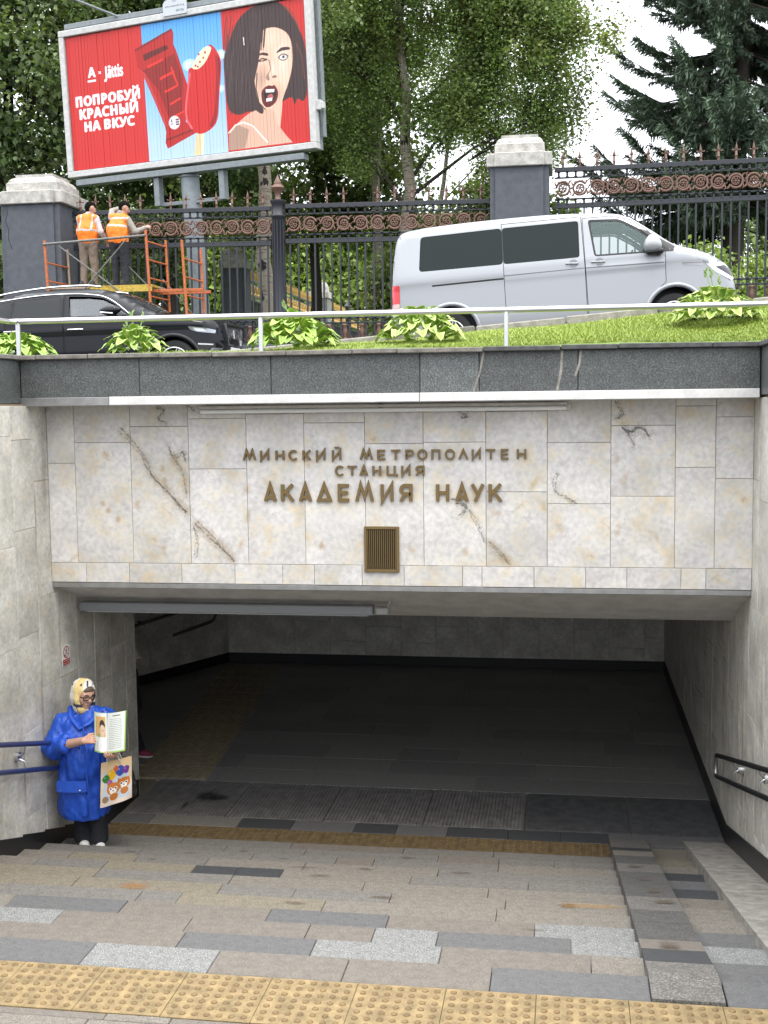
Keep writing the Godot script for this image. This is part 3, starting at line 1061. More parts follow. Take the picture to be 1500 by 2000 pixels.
	fill_poly(im, stroke_poly(PackedVector2Array([Vector2(102, 62), Vector2(122, 76), Vector2(134, 68)]), 7.0), bk)
	fill_poly(im, PackedVector2Array([Vector2(44, 106), Vector2(66, 112), Vector2(66, 124), Vector2(90, 124), Vector2(90, 137), Vector2(52, 134)]), bk)
	fill_poly(im, stroke_poly(PackedVector2Array([Vector2(52, 38), Vector2(142, 128)]), 11.0), Color(0.62, 0.08, 0.08))
	im.fill_rect(Rect2i(6, 172, 180, 78), Color(0.60, 0.07, 0.08))
	print_text(im, "НЕ БЕГАТЬ", Rect2(30, 182, 132, 20), Color(0.85, 0.8, 0.78))
	print_text(im, "ПО ЛЕСТНИЦЕ", Rect2(20, 218, 152, 20), Color(0.85, 0.8, 0.78))
	var sm := mat(Color.WHITE, 0.5)
	sm.albedo_texture = ImageTexture.create_from_image(im)
	var m := MB.new()
	m.face([Vector3(0, -0.1, 0.085), Vector3(0, -0.1, -0.085), Vector3(0, 0.1, -0.085), Vector3(0, 0.1, 0.085)], Vector3.RIGHT, [Vector2(0, 1), Vector2(1, 1), Vector2(1, 0), Vector2(0, 0)])
	part("face", m, sm, sg)
	m = MB.new()
	m.box(Vector3(-0.005, 0, 0), Vector3(0.008, 0.205, 0.175), 0.001)
	part("plate", m, M.white_paint, sg)

# ---------- portal ----------
func make_portal() -> void:
	var w := thing("portal_wall", "wide marble clad lintel wall over the underpass entrance", "wall")
	var X0 := XL
	var W := XR - XL
	var Y0 := 1.433
	var H := 1.73
	# one picture of the stone for the whole face, cut up by the panels
	var tw := 1664
	var th := 432
	var cols := [-5.0, -4.72, -4.15, -3.57, -3.0, -2.44, -1.86, -1.31, -0.73, -0.17, 0.40, 0.97, 1.32, 1.65]
	var hs := [[2.60], [2.80], [2.95], [3.02, 2.54], [3.06], [2.97], [2.77], [2.78], [2.82], [3.06, 2.32], [2.77, 2.21], [2.92, 2.28], [3.09, 2.54], [2.99, 2.44]]
	var bj := [-5.0, -4.64, -4.2, -3.67, -3.14, -2.67, -2.36, -1.90, -1.50, -0.95, -0.77, -0.29, 0.18, 0.55, 1.03, 1.25, 1.65]
	var rects := []
	for i in 13:
		var ys := [3.163]
		ys.append_array(hs[i if i < 12 else 12])
		if i == 12: ys = [3.163, 2.99, 2.44]
		if i == 11: ys = [3.163, 3.09, 2.54]
		if i == 10: ys = [3.163, 2.92, 2.28]
		if i == 9: ys = [3.163, 2.77, 2.21]
		if i == 8: ys = [3.163, 3.06, 2.32]
		ys.append(1.627)
		for j in ys.size() - 1: rects.append(Rect2(cols[i], ys[j + 1], cols[i + 1] - cols[i], ys[j] - ys[j + 1]))
	for i in bj.size() - 1: rects.append(Rect2(bj[i], Y0, bj[i + 1] - bj[i], 1.627 - Y0))
	var d := PackedByteArray()
	d.resize(tw * th * 3)
	var k := tw / W
	var tone := {4: 0.8, 5: 0.4}
	for r in rects:
		var ox := rng.randi() % 1024
		var oy := rng.randi() % 1024
		var lift := rf(-5, 5)
		var x0 := clampi(int((r.position.x - X0) * k), 0, tw)
		var x1 := clampi(int((r.end.x - X0) * k), 0, tw)
		var y0 := clampi(int((Y0 + H - r.end.y) / H * th), 0, th)
		var y1 := clampi(int((Y0 + H - r.position.y) / H * th), 0, th)
		for y in range(y0, y1):
			var sy := ((y + oy) & 1023) * 1024
			for x in range(x0, x1):
				var si := (sy + ((x + ox) & 1023)) * 3
				var di := (y * tw + x) * 3
				d[di] = clampi(marble[si] + lift, 0, 255)
				d[di + 1] = clampi(marble[si + 1] + lift, 0, 255)
				d[di + 2] = clampi(marble[si + 2] + lift, 0, 255)
	var im: Image = Image.create_from_data(tw, th, false, Image.FORMAT_RGB8, d)
	var px := func(x, y): return Vector2((x - X0) * k, (Y0 + H - y) / H * th)
	# the dark cracks that run across several panels
	var veins := [
		[[-4.25, 2.93], [-4.05, 2.70], [-3.95, 2.50], [-3.82, 2.36], [-3.70, 2.23], [-3.60, 2.13]],
		[[-3.52, 2.02], [-3.40, 1.91], [-3.28, 1.80], [-3.15, 1.66]],
		[[-3.76, 2.76], [-3.72, 2.66], [-3.62, 2.70], [-3.60, 2.62]],
		[[-3.72, 2.66], [-3.64, 2.52], [-3.60, 2.30]],
		[[-3.54, 1.98], [-3.50, 1.84], [-3.52, 1.70]],
		[[-3.88, 3.14], [-3.80, 3.10], [-3.86, 3.02], [-3.78, 2.98]],
		[[-3.58, 3.16], [-3.48, 3.08]],
		[[0.50, 2.90], [0.58, 2.86], [0.66, 2.90], [0.74, 2.82]],
		[[0.54, 2.86], [0.60, 2.72]],
		[[0.44, 3.14], [0.50, 3.04], [0.44, 2.98]],
		[[-1.05, 2.26], [-0.95, 2.22], [-0.86, 2.12], [-0.78, 1.98], [-0.74, 1.85]],
		[[-1.02, 2.22], [-0.92, 2.16], [-0.98, 2.10]],
		[[-0.98, 3.08], [-0.90, 3.02], [-0.96, 3.0]],
		[[-0.08, 2.50], [-0.10, 2.34], [0.0, 2.26], [0.08, 2.22]],
		[[-0.70, 1.86], [-0.60, 1.74], [-0.52, 1.66]]]
	var thick := [2.6, 2.6, 1.8, 1.4, 1.0, 1.4, 1.4, 2.6, 1.0, 1.4, 1.0, 1.6, 1.4, 1.3, 1.2]
	var ochre := [3, 1, 14]
	var dot := func(c: Vector2, r: float, col: Color, al: float):
		for y in range(int(c.y - r), int(c.y + r) + 1):
			for x in range(int(c.x - r), int(c.x + r) + 1):
				if x < 0 or y < 0 or x >= tw or y >= th: continue
				var q := al * clampf(1.2 - Vector2(x - c.x, y - c.y).length() / maxf(r, 0.5), 0.0, 1.0)
				if q > 0.01: im.set_pixel(x, y, im.get_pixel(x, y).lerp(col, q))
	for vi in veins.size():
		var pl := PackedVector2Array()
		for q in veins[vi]: pl.append(px.call(q[0], q[1]))
		pl = smooth_poly(pl, false, 12)
		var big: float = thick[vi]
		for i in pl.size():
			# brown and grey halo
			if vi in ochre or vi == 0: dot.call(pl[i] + Vector2(rf(-6, 6), rf(-6, 6)), rf(8, 18), Color(0.62, 0.50, 0.33), 0.07)
			for kk in int(7 * big):
				var o := Vector2(rng.randfn(0, 3.4 * big), rng.randfn(0, 3.4 * big))
				dot.call(pl[i] + o, rf(0.8, 2.6), Color(0.36, 0.35, 0.34).lerp(Color(0.52, 0.46, 0.38), rf(0, 1)), rf(0.04, 0.18))
		# broken dark strands that wander along the band
		for kk in int(1 + big):
			var off := Vector2(rf(-2, 2), rf(-2, 2)) * big
			for i in pl.size() - 1:
				off += Vector2(rf(-1.6, 1.6), rf(-1.6, 1.6))
				off *= 0.93
				if rf(0, 1) < 0.22: continue
				var n := 5
				for j in n: dot.call(pl[i].lerp(pl[i + 1], float(j) / n) + off + Vector2(rf(-0.7, 0.7), rf(-0.7, 0.7)), rf(0.6, 1.0 + 0.45 * big), Color(0.33, 0.32, 0.31), rf(0.12, 0.5))
	# loose brown flecks and soft rusty drips
	for i in 900:
		var c := Vector2(rf(0, tw), rf(0, th))
		dot.call(c, rf(0.7, 2.2), Color(0.50, 0.40, 0.28), rf(0.08, 0.3))
	for i in 26:
		var c := Vector2(rf(0, tw), rf(0.25, 0.82) * th)
		var dv := Vector2(rf(-0.5, 0.5), rf(0.2, 0.8))
		for j in 26: dot.call(c + dv * j * 1.4 + Vector2(rf(-5, 5), rf(-5, 5)), rf(2, 9), Color(0.64, 0.49, 0.29), 0.05)
	var mm := mat(Color.WHITE, 0.4)
	mm.albedo_color = Color(0.95, 0.95, 0.95)
	mm.albedo_texture = ImageTexture.create_from_image(im)
	mm.vertex_color_use_as_albedo = true
	var r2 := RandomNumberGenerator.new()
	r2.seed = 8
	for r in rects:
		stone_panel(w, Transform3D(Basis(), Vector3(0, 0, ZP - 0.03)), r.position.x, r.position.y, r.end.x, r.end.y, r2, 1.0, mm, Rect2(X0, Y0, W, H))
	var m := MB.new()
	m.box(Vector3(-1.675, 2.34, ZP - 0.14), Vector3(6.66, 1.74, 0.21))
	part("backing", m, M.grout, w)
	# polished strip under the lower edge, then the sloping soffit
	m = MB.new()
	m.box(Vector3(-1.675, 1.405, ZP - 0.02), Vector3(6.64, 0.05, 0.035), 0.004)
	part("metal_strip", m, M.steel_dull, w)
	var sf := thing("soffit", "pale sloping soffit under the lintel of the entrance", "ceiling")
	m = MB.new()
	var a := Vector2(-ZP + 0.04, 1.40)
	var b := Vector2(12.08, 0.93)
	for q in [[a, b, Vector3(0, -0.93, 0.37)]]:
		m.quad(Vector3(XL, a.y, -a.x), Vector3(XR, a.y, -a.x), Vector3(XR, b.y, -b.x), Vector3(XL, b.y, -b.x), Vector3(0, -1, 0.3))
	m.quad(Vector3(XL, b.y, -b.x), Vector3(XR, b.y, -b.x), Vector3(XR, 1.9, -b.x), Vector3(XL, 1.9, -b.x), Vector3.FORWARD)
	m.quad(Vector3(XL, 1.9, -a.x), Vector3(XR, 1.9, -a.x), Vector3(XR, 1.9, -b.x), Vector3(XL, 1.9, -b.x), Vector3.UP)
	m.quad(Vector3(XL, a.y, -a.x), Vector3(XR, a.y, -a.x), Vector3(XR, 1.9, -a.x), Vector3(XL, 1.9, -a.x), Vector3.BACK)
	part("panel", m, tmat(Color(0.78, 0.76, 0.72), T.soft, 2.2, 0.55), sf)
	# fill between soffit and street, so that no sky comes in
	m = MB.new()
	m.box(Vector3(-1.675, 2.5, -11.95), Vector3(6.9, 1.3, 1.6))
	part("slab", m, M.mortar, sf)
	# batten lamp under the soffit
	var lp := thing("batten_lamp", "long grey unlit lamp trunking along the soffit under the lintel", "lamp")
	m = MB.new()
	m.box(Vector3(-3.42, 1.10, -11.42), Vector3(3.06, 0.09, 0.13), 0.008)
	part("housing", m, mat(Color(0.20, 0.21, 0.22), 0.5), lp)
	m = MB.new()
	m.box(Vector3(-1.80, 1.095, -11.42), Vector3(0.13, 0.075, 0.10), 0.012)
	m.tube([Vector3(-1.75, 1.12, -11.42), Vector3(-1.72, 1.2, -11.42)], 0.012, 8)
	part("end_cap", m, mat(Color(0.30, 0.30, 0.29), 0.5), lp)
	m = MB.new()
	m.box(Vector3(-3.42, 1.048, -11.42), Vector3(2.96, 0.014, 0.07), 0.003)
	part("diffuser", m, mat(Color(0.45, 0.46, 0.47), 0.35), lp)
	# tube lamp high on the marble
	lp = thing("tube_lamp", "slim white unlit tube lamp fixed high on the marble under the steel drip edge", "lamp")
	m = MB.new()
	m.box(Vector3(-1.71, 3.125, ZP + 0.06), Vector3(3.44, 0.03, 0.05), 0.006)
	part("rail", m, M.white_paint, lp)
	m = MB.new()
	m.tube([Vector3(-3.42, 3.085, ZP + 0.065), Vector3(0.0, 3.085, ZP + 0.065)], 0.02, 12)
	part("tube", m, mat(Color(0.82, 0.83, 0.82), 0.25), lp)
	for x in [-3.44, 0.02]:
		m = MB.new()
		m.box(Vector3(x, 3.095, ZP + 0.062), Vector3(0.04, 0.06, 0.055), 0.008)
		part("end_cap", m, M.white_paint, lp)
	for x in [-2.9, -1.7, -0.6]:
		m = MB.new()
		m.box(Vector3(x, 3.12, ZP + 0.03), Vector3(0.035, 0.05, 0.055), 0.004)
		part("clip", m, M.rubber, lp)
	# bronze air grille
	var gr := thing("vent_grille", "bronze vent grille with upright slats in the middle of the marble lintel", "grille", Vector3(-1.708, 1.781, ZP))
	var br := mat(Color(0.17, 0.115, 0.045), 0.5, 0.35)
	M.bronze = br
	for q in [[Vector3(-0.152, 0, 0.016), Vector3(0.026, 0.43, 0.03)], [Vector3(0.152, 0, 0.016), Vector3(0.026, 0.43, 0.03)], [Vector3(0, 0.203, 0.016), Vector3(0.278, 0.026, 0.03)], [Vector3(0, -0.203, 0.016), Vector3(0.278, 0.026, 0.03)]]:
		m = MB.new()
		m.box(q[0], q[1], 0.003)
		part("frame_bar", m, br, gr)
	m = MB.new()
	m.box(Vector3(0, 0, 0.003), Vector3(0.29, 0.40, 0.003))
	part("backing", m, M.rubber, gr)
	for i in 15:
		m = MB.new()
		m.box(Vector3(-0.131 + i * 0.0187, 0, 0.014), Vector3(0.007, 0.38, 0.02))
		part("slat", m, br, gr)

# letters built from bars, each with its own strokes in a box one wide and one high
func glyph(ch: String) -> Array:
	var arc := func(cx, cy, rx, ry, a0, a1, k = 14):
		var p := []
		for i in k + 1:
			var a: float = deg_to_rad(lerpf(a0, a1, float(i) / k))
			p.append(Vector2(cx + cos(a) * rx, cy + sin(a) * ry))
		return p
	match ch:
		"М": return [[Vector2(0.06, 0), Vector2(0.28, 1), Vector2(0.5, 0.22), Vector2(0.72, 1), Vector2(0.94, 0)]]
		"И": return [[Vector2(0.08, 1), Vector2(0.08, 0), Vector2(0.92, 1), Vector2(0.92, 0)]]
		"Й": return [[Vector2(0.08, 1), Vector2(0.08, 0), Vector2(0.92, 1), Vector2(0.92, 0)], [Vector2(0.28, 1.26), Vector2(0.78, 1.26)]]
		"Н": return [[Vector2(0.08, 0), Vector2(0.08, 1)], [Vector2(0.92, 0), Vector2(0.92, 1)], [Vector2(0.08, 0.5), Vector2(0.92, 0.5)]]
		"С": return [arc.call(0.54, 0.5, 0.46, 0.46, 42, 318)]
		"К": return [[Vector2(0.08, 0), Vector2(0.08, 1)], [Vector2(0.9, 1), Vector2(0.2, 0.45)], [Vector2(0.36, 0.56), Vector2(0.92, 0)]]
		"Е": return [[Vector2(0.92, 0.93), Vector2(0.1, 0.93), Vector2(0.1, 0.07), Vector2(0.92, 0.07)], [Vector2(0.1, 0.5), Vector2(0.84, 0.5)]]
		"Т": return [[Vector2(0.0, 0.93), Vector2(1.0, 0.93)], [Vector2(0.5, 0.93), Vector2(0.5, 0)]]
		"Р": return [[Vector2(0.1, 0), Vector2(0.1, 0.93), Vector2(0.6, 0.93)] + arc.call(0.62, 0.68, 0.32, 0.25, 80, -90, 9) + [Vector2(0.1, 0.43)]]
		"О": return [arc.call(0.5, 0.5, 0.45, 0.46, 0, 340, 17), "closed"]
		"П": return [[Vector2(0.08, 0), Vector2(0.08, 0.93), Vector2(0.92, 0.93), Vector2(0.92, 0)]]
		"Л": return [[Vector2(0.04, 0), Vector2(0.5, 0.95), Vector2(0.96, 0)]]
		"А": return [[Vector2(0.05, 0), Vector2(0.5, 0.95), Vector2(0.95, 0)], [Vector2(0.2, 0.24), Vector2(0.8, 0.24)]]
		"Д": return [[Vector2(0.08, 0.07), Vector2(0.5, 0.95), Vector2(0.92, 0.07)], "closed"]
		"Ц": return [[Vector2(0.06, 1), Vector2(0.06, 0.08), Vector2(0.98, 0.08), Vector2(0.98, -0.12)], [Vector2(0.76, 1), Vector2(0.76, 0.08)]]
		"Я": return [[Vector2(0.92, 0), Vector2(0.92, 0.93), Vector2(0.42, 0.93)] + arc.call(0.40, 0.68, 0.30, 0.25, 100, 270, 9) + [Vector2(0.92, 0.43)], [Vector2(0.42, 0.43), Vector2(0.08, 0)]]
		"У": return [[Vector2(0.04, 1), Vector2(0.5, 0.42)], [Vector2(0.96, 1), Vector2(0.3, 0)]]
	return []

func make_lettering() -> void:
	var lines := [["МИНСКИЙ МЕТРОПОЛИТЕН", 2.622, 0.092, 0.018, "raised bronze letters of the station sign, upper line on the marble lintel",
		"-3.037,-2.896 -2.866,-2.771 -2.717,-2.624 -2.592,-2.495 -2.454,-2.365 -2.326,-2.229 -2.174,-2.077 -1.911,-1.775 -1.746,-1.653 -1.615,-1.518 -1.48,-1.394 -1.367,-1.269 -1.237,-1.147 -1.109,-1.012 -0.984,-0.889 -0.863,-0.772 -0.731,-0.637 -0.598,-0.51 -0.45,-0.357"],
		["СТАНЦИЯ", 2.474, 0.091, 0.018, "raised bronze letters of the station sign, short middle line on the marble lintel",
		"-2.147,-2.053 -2.03,-1.929 -1.913,-1.826 -1.791,-1.703 -1.657,-1.549 -1.52,-1.426 -1.387,-1.295"],
		["АКАДЕМИЯ НАУК", 2.234, 0.159, 0.031, "large raised bronze letters of the station name above the vent grille",
		"-2.834,-2.708 -2.671,-2.531 -2.496,-2.367 -2.324,-2.174 -2.125,-1.994 -1.959,-1.77 -1.717,-1.586 -1.541,-1.408 -1.196,-1.064 -1.016,-0.887 -0.872,-0.742 -0.711,-0.572"]]
	for ln in lines:
		var s: String = ln[0].replace(" ", "")
		var xs := poly(ln[5], 1.0)
		var t := thing("wall_lettering", ln[4], "lettering", Vector3(0, ln[1], ZP))
		for i in s.length():
			var g := glyph(s[i])
			var m := MB.new()
			var closed: bool = g[g.size() - 1] is String
			var w: float = xs[i].y - xs[i].x
			var st: float = ln[3]
			for j in g.size():
				if g[j] is String: continue
				var pts: Array = g[j].map(func(q): return Vector2(xs[i].x + st * 0.35 + q.x * (w - st * 0.7), q.y * ln[2]))
				m.ribbon(pts, st, 0.004 + j * 0.001, 0.03 - j * 0.0012, closed)
			part("letter", m, M.bronze, t)

# ---------- granite fascia ----------
func make_fascia() -> void:
	var zf := -10.45
	var f := thing("granite_fascia", "dark grey granite parapet band over the marble lintel", "parapet")
	var xs := [-5.055, -3.89, -2.645, -1.286, -0.76, 0.10, 1.632]
	var tones := [1.0, 1.0, 0.96, 1.35, 0.92, 0.95]
	for i in 6:
		var m := MB.new()
		m.box(Vector3((xs[i] + xs[i + 1]) / 2, 3.41, zf - 0.03 + rf(-0.001, 0.001)), Vector3(xs[i + 1] - xs[i] - 0.005, 0.355, 0.06), 0.004)
		var mm: StandardMaterial3D = M.fascia.duplicate()
		mm.albedo_color = (Color(0.15, 0.163, 0.16) * tones[i]).linear_to_srgb()
		part("granite_slab", m, mm, f)
	# filled cracks
	for q in [[-0.718, 3.585, -0.81, 3.24, 0.018], [-0.036, 3.585, -0.08, 3.24, 0.022], [0.126, 3.585, 0.075, 3.36, 0.02]]:
		var m := MB.new()
		m.ribbon([Vector2(q[0], q[1]), Vector2((q[0] + q[2]) / 2 + 0.012, (q[1] + q[3]) / 2), Vector2(q[2], q[3])], q[4], zf + 0.001, zf + 0.0035)
		part("mortar_seam", m, M.concrete, f)
	var m := MB.new()
	m.box(Vector3(-1.71, 3.38, zf - 0.29), Vector3(6.7, 0.45, 0.45))
	part("backing", m, M.mortar, f)
	# thin broken coping stones
	var x := -5.30
	while x < 1.9:
		var x1 := minf(x + rf(0.35, 0.8), 1.95)
		m = MB.new()
		m.X = Transform3D(Basis(Vector3(0, 0, 1), rf(-0.006, 0.006)), Vector3((x + x1) / 2, 3.608 + rf(-0.004, 0.004), zf - 0.06 + rf(-0.012, 0.012)))
		m.box(Vector3.ZERO, Vector3(x1 - x - 0.008, 0.042, 0.25), 0.006)
		part("coping_stone", m, M.cope if x < -1.2 else M.cope2, f)
		x = x1
	# stainless drip edge
	var dr := thing("drip_edge", "bright stainless steel drip edge between granite band and marble", "trim")
	m = MB.new()
	m.box(Vector3(-4.62, 3.194, zf + 0.012), Vector3(0.87, 0.078, 0.03), 0.004)
	part("dull_length", m, M.steel_dull, dr)
	m = MB.new()
	m.box(Vector3(-2.735, 3.196, zf + 0.015), Vector3(2.89, 0.078, 0.03), 0.004)
	part("bright_length", m, tmat(Color(0.74, 0.73, 0.71), T.soft, 2.0, 0.45), dr)
	m = MB.new()
	m.box(Vector3(0.17, 3.196, zf + 0.015), Vector3(2.91, 0.078, 0.03), 0.004)
	part("bright_length", m, tmat(Color(0.76, 0.75, 0.73), T.soft, 2.0, 0.45), dr)
	m = MB.new()
	m.box(Vector3(-1.71, 3.158, -10.64), Vector3(6.66, 0.012, 0.40))
	part("underside", m, M.steel_dull, dr)
	# granite bands on the two side walls
	for s in [-1, 1]:
		var b := thing("granite_band", "dark granite band topping the left stair wall" if s < 0 else "dark granite band topping the right stair wall", "parapet")
		var xw := XL - 0.055 if s < 0 else XR - 0.012
		for i in 5:
			m = MB.new()
			m.box(Vector3(xw + s * 0.03, 3.385, -9.80 + i * 1.3), Vector3(0.06, 0.41, 1.292), 0.004)
			part("granite_slab", m, M.fascia, b)
			m = MB.new()
			m.box(Vector3(xw + s * 0.09, 3.608, -9.80 + i * 1.3), Vector3(0.25, 0.042, 1.29), 0.006)
			part("coping_stone", m, M.cope if s < 0 else M.cope2, b)
		m = MB.new()
		m.box(Vector3(xw + s * 0.21, 3.38, -7.3), Vector3(0.28, 0.45, 6.6))
		part("backing", m, M.mortar, b)

# ---------- rails ----------
func make_rails() -> void:
	var r := thing("guard_rail", "polished stainless steel guard rail on posts along the top of the parapet", "railing")
	var z := -10.72
	var m := MB.new()
	var pl := [Vector3(-5.18, 3.965, z), Vector3(1.62, 3.965, z)]
	m.tube(pl, 0.026, 14)
	part("top_rail", m, M.steel, r)
	m = MB.new()
	m.tube([Vector3(-5.2, 3.962, z + 0.03), Vector3(-5.24, 3.96, z + 0.10), Vector3(-5.26, 3.958, -4.5)], 0.024, 12)
	part("side_rail", m, M.steel, r)
	m = MB.new()
	m.tube([Vector3(1.62, 3.965, z), Vector3(1.76, 3.965, z + 0.05), Vector3(1.86, 3.96, z + 0.3), Vector3(1.92, 3.95, -4.5)], 0.024, 12)
	part("side_rail", m, M.steel, r)
	for x in [-5.19, -2.80, -0.535]:
		m = MB.new()
		m.tube([Vector3(x, 3.60, z), Vector3(x, 3.95, z)], 0.022, 12)
		part("post", m, M.steel, r)
		m = MB.new()
		m.X = Transform3D(Basis(), Vector3(x, 3.63, z))
		m.lathe([Vector2(0.045, 0.0), Vector2(0.045, 0.006), Vector2(0.024, 0.012)], 14)
		part("base_plate", m, M.steel, r)
	# left wall hand rails, blue
	var blue := mat(Color(0.012, 0.02, 0.085), 0.22)
	blue.clearcoat_enabled = true
	blue.clearcoat = 1.0
	var h := thing("handrail", "dark blue glossy double handrail on the left wall behind the woman", "handrail")
	var ln := func(y0, d0): return [Vector3(XL + 0.1, y0 + 0.27 * (d0 - 6.0), -6.0), Vector3(XL + 0.1, y0, -d0), Vector3(XL + 0.1, y0 - 0.27 * 0.9, -d0 - 0.9)]
	for q in [-0.055, -0.305]:
		m = MB.new()
		m.tube(ln.call(q, 10.40), 0.025, 12)
		part("rail", m, blue, h)
	for zz in [-9.93, -8.6]:
		m = MB.new()
		var y: float = -0.055 + 0.27 * (10.40 + zz) - 0.14
		m.tube([Vector3(XL, y + 0.02, zz), Vector3(XL + 0.045, y + 0.02, zz)], 0.042, 14)
		part("bracket_boss", m, M.steel, h)
		m = MB.new()
		m.tube([Vector3(XL + 0.03, y, zz), Vector3(XL + 0.09, y - 0.03, zz - 0.01), Vector3(XL + 0.1, y - 0.105, zz - 0.02)], 0.012, 8)
		m.tube([Vector3(XL + 0.03, y + 0.02, zz), Vector3(XL + 0.085, y + 0.05, zz), Vector3(XL + 0.1, y + 0.12, zz)], 0.012, 8)
		part("bracket_arm", m, M.steel, h)
	# right wall hand rails, black, joined by a loop at the lower end
	h = thing("handrail", "black double handrail with a closed lower end on the right wall", "handrail")
	var yy := func(d, o): return -0.548 + o + 0.262 * (12.38 - d)
	var X := XR - 0.09
	m = MB.new()
	m.tube([Vector3(X, yy.call(12.34, 0.0), -12.34), Vector3(X, yy.call(5.5, 0.0), -5.5)], 0.024, 12)
	part("rail", m, M.black, h)
	m = MB.new()
	m.tube([Vector3(X, yy.call(12.34, -0.225), -12.34), Vector3(X, yy.call(5.5, -0.225), -5.5)], 0.024, 12)
	part("rail", m, M.black, h)
	m = MB.new()
	var lo := []
	lo.append(Vector3(X, yy.call(12.34, 0.0), -12.34))
	for i in 7:
		var a := PI / 2 + PI * i / 6.0
		lo.append(Vector3(X, yy.call(12.40, -0.1125) + sin(a) * 0.1125, -12.40 + cos(a) * 0.05))
	lo.append(Vector3(X, yy.call(12.34, -0.225), -12.34))
	m.tube(lo, 0.022, 12)
	part("end_loop", m, M.steel_dull, h)
	for d in [11.15, 9.7, 8.2]:
		m = MB.new()
		var y: float = yy.call(d, -0.09)
		m.tube([Vector3(XR, y, -d), Vector3(XR - 0.05, y, -d)], 0.04, 14)
		part("bracket_boss", m, M.steel, h)
		m = MB.new()
		m.tube([Vector3(XR - 0.04, y, -d), Vector3(X + 0.01, y - 0.03, -d), Vector3(X, y - 0.12, -d)], 0.011, 8)
		m.tube([Vector3(XR - 0.04, y, -d), Vector3(X + 0.01, y + 0.04, -d), Vector3(X, y + 0.085, -d)], 0.011, 8)
		part("bracket_arm", m, M.steel, h)

# ---------- hostas on the bank ----------
func hosta_leaf(len_: float, wid: float, droop: float, margin: Color, heart: Color) -> ArrayMesh:
	# a leaf that rises, arches over and hangs its tip; pale margin round a green heart
	var m := MB.new()
	var nu := 9
	var nv := 4
	var P := []
	for i in nu + 1:
		var t := float(i) / nu
		var w := wid * pow(sin(PI * pow(t, 0.72)), 0.8) * (1.0 if t < 0.97 else 0.4)
		for j in nv * 2 + 1:
			var s := float(j - nv) / nv
			var up := len_ * (0.42 * sin(t * 2.0) - droop * t * t)
			P.append(Vector3(s * w, up + 0.22 * w * absf(s) + 0.012 * sin(t * 14.0) * absf(s), len_ * (0.95 * t - 0.12 * droop * t * t)))
	var g := m.v.size()
	var W := nv * 2 + 1
	for i in nu + 1:
		for j in W:
			var du: Vector3 = P[min(i + 1, nu) * W + j] - P[max(i - 1, 0) * W + j]
			var dv: Vector3 = P[i * W + min(j + 1, W - 1)] - P[i * W + max(j - 1, 0)]
			var nn := du.cross(dv)
			if nn.y < 0: nn = -nn
			var s := absf(float(j - nv) / nv)
			var e := smoothstep(0.55, 0.85, s + 0.12 * sin(i * 2.3 + j) + (0.35 if i >= nu - 1 else 0.0))
			m.col = heart.lerp(margin, e)
			m.p(P[i * W + j], nn.normalized())
	for i in nu:
		for j in W - 1:
			var a := g + i * W + j
			m.t(a, a + 1, a + W + 1)
			m.t(a, a + W + 1, a + W)
	return m.mesh()

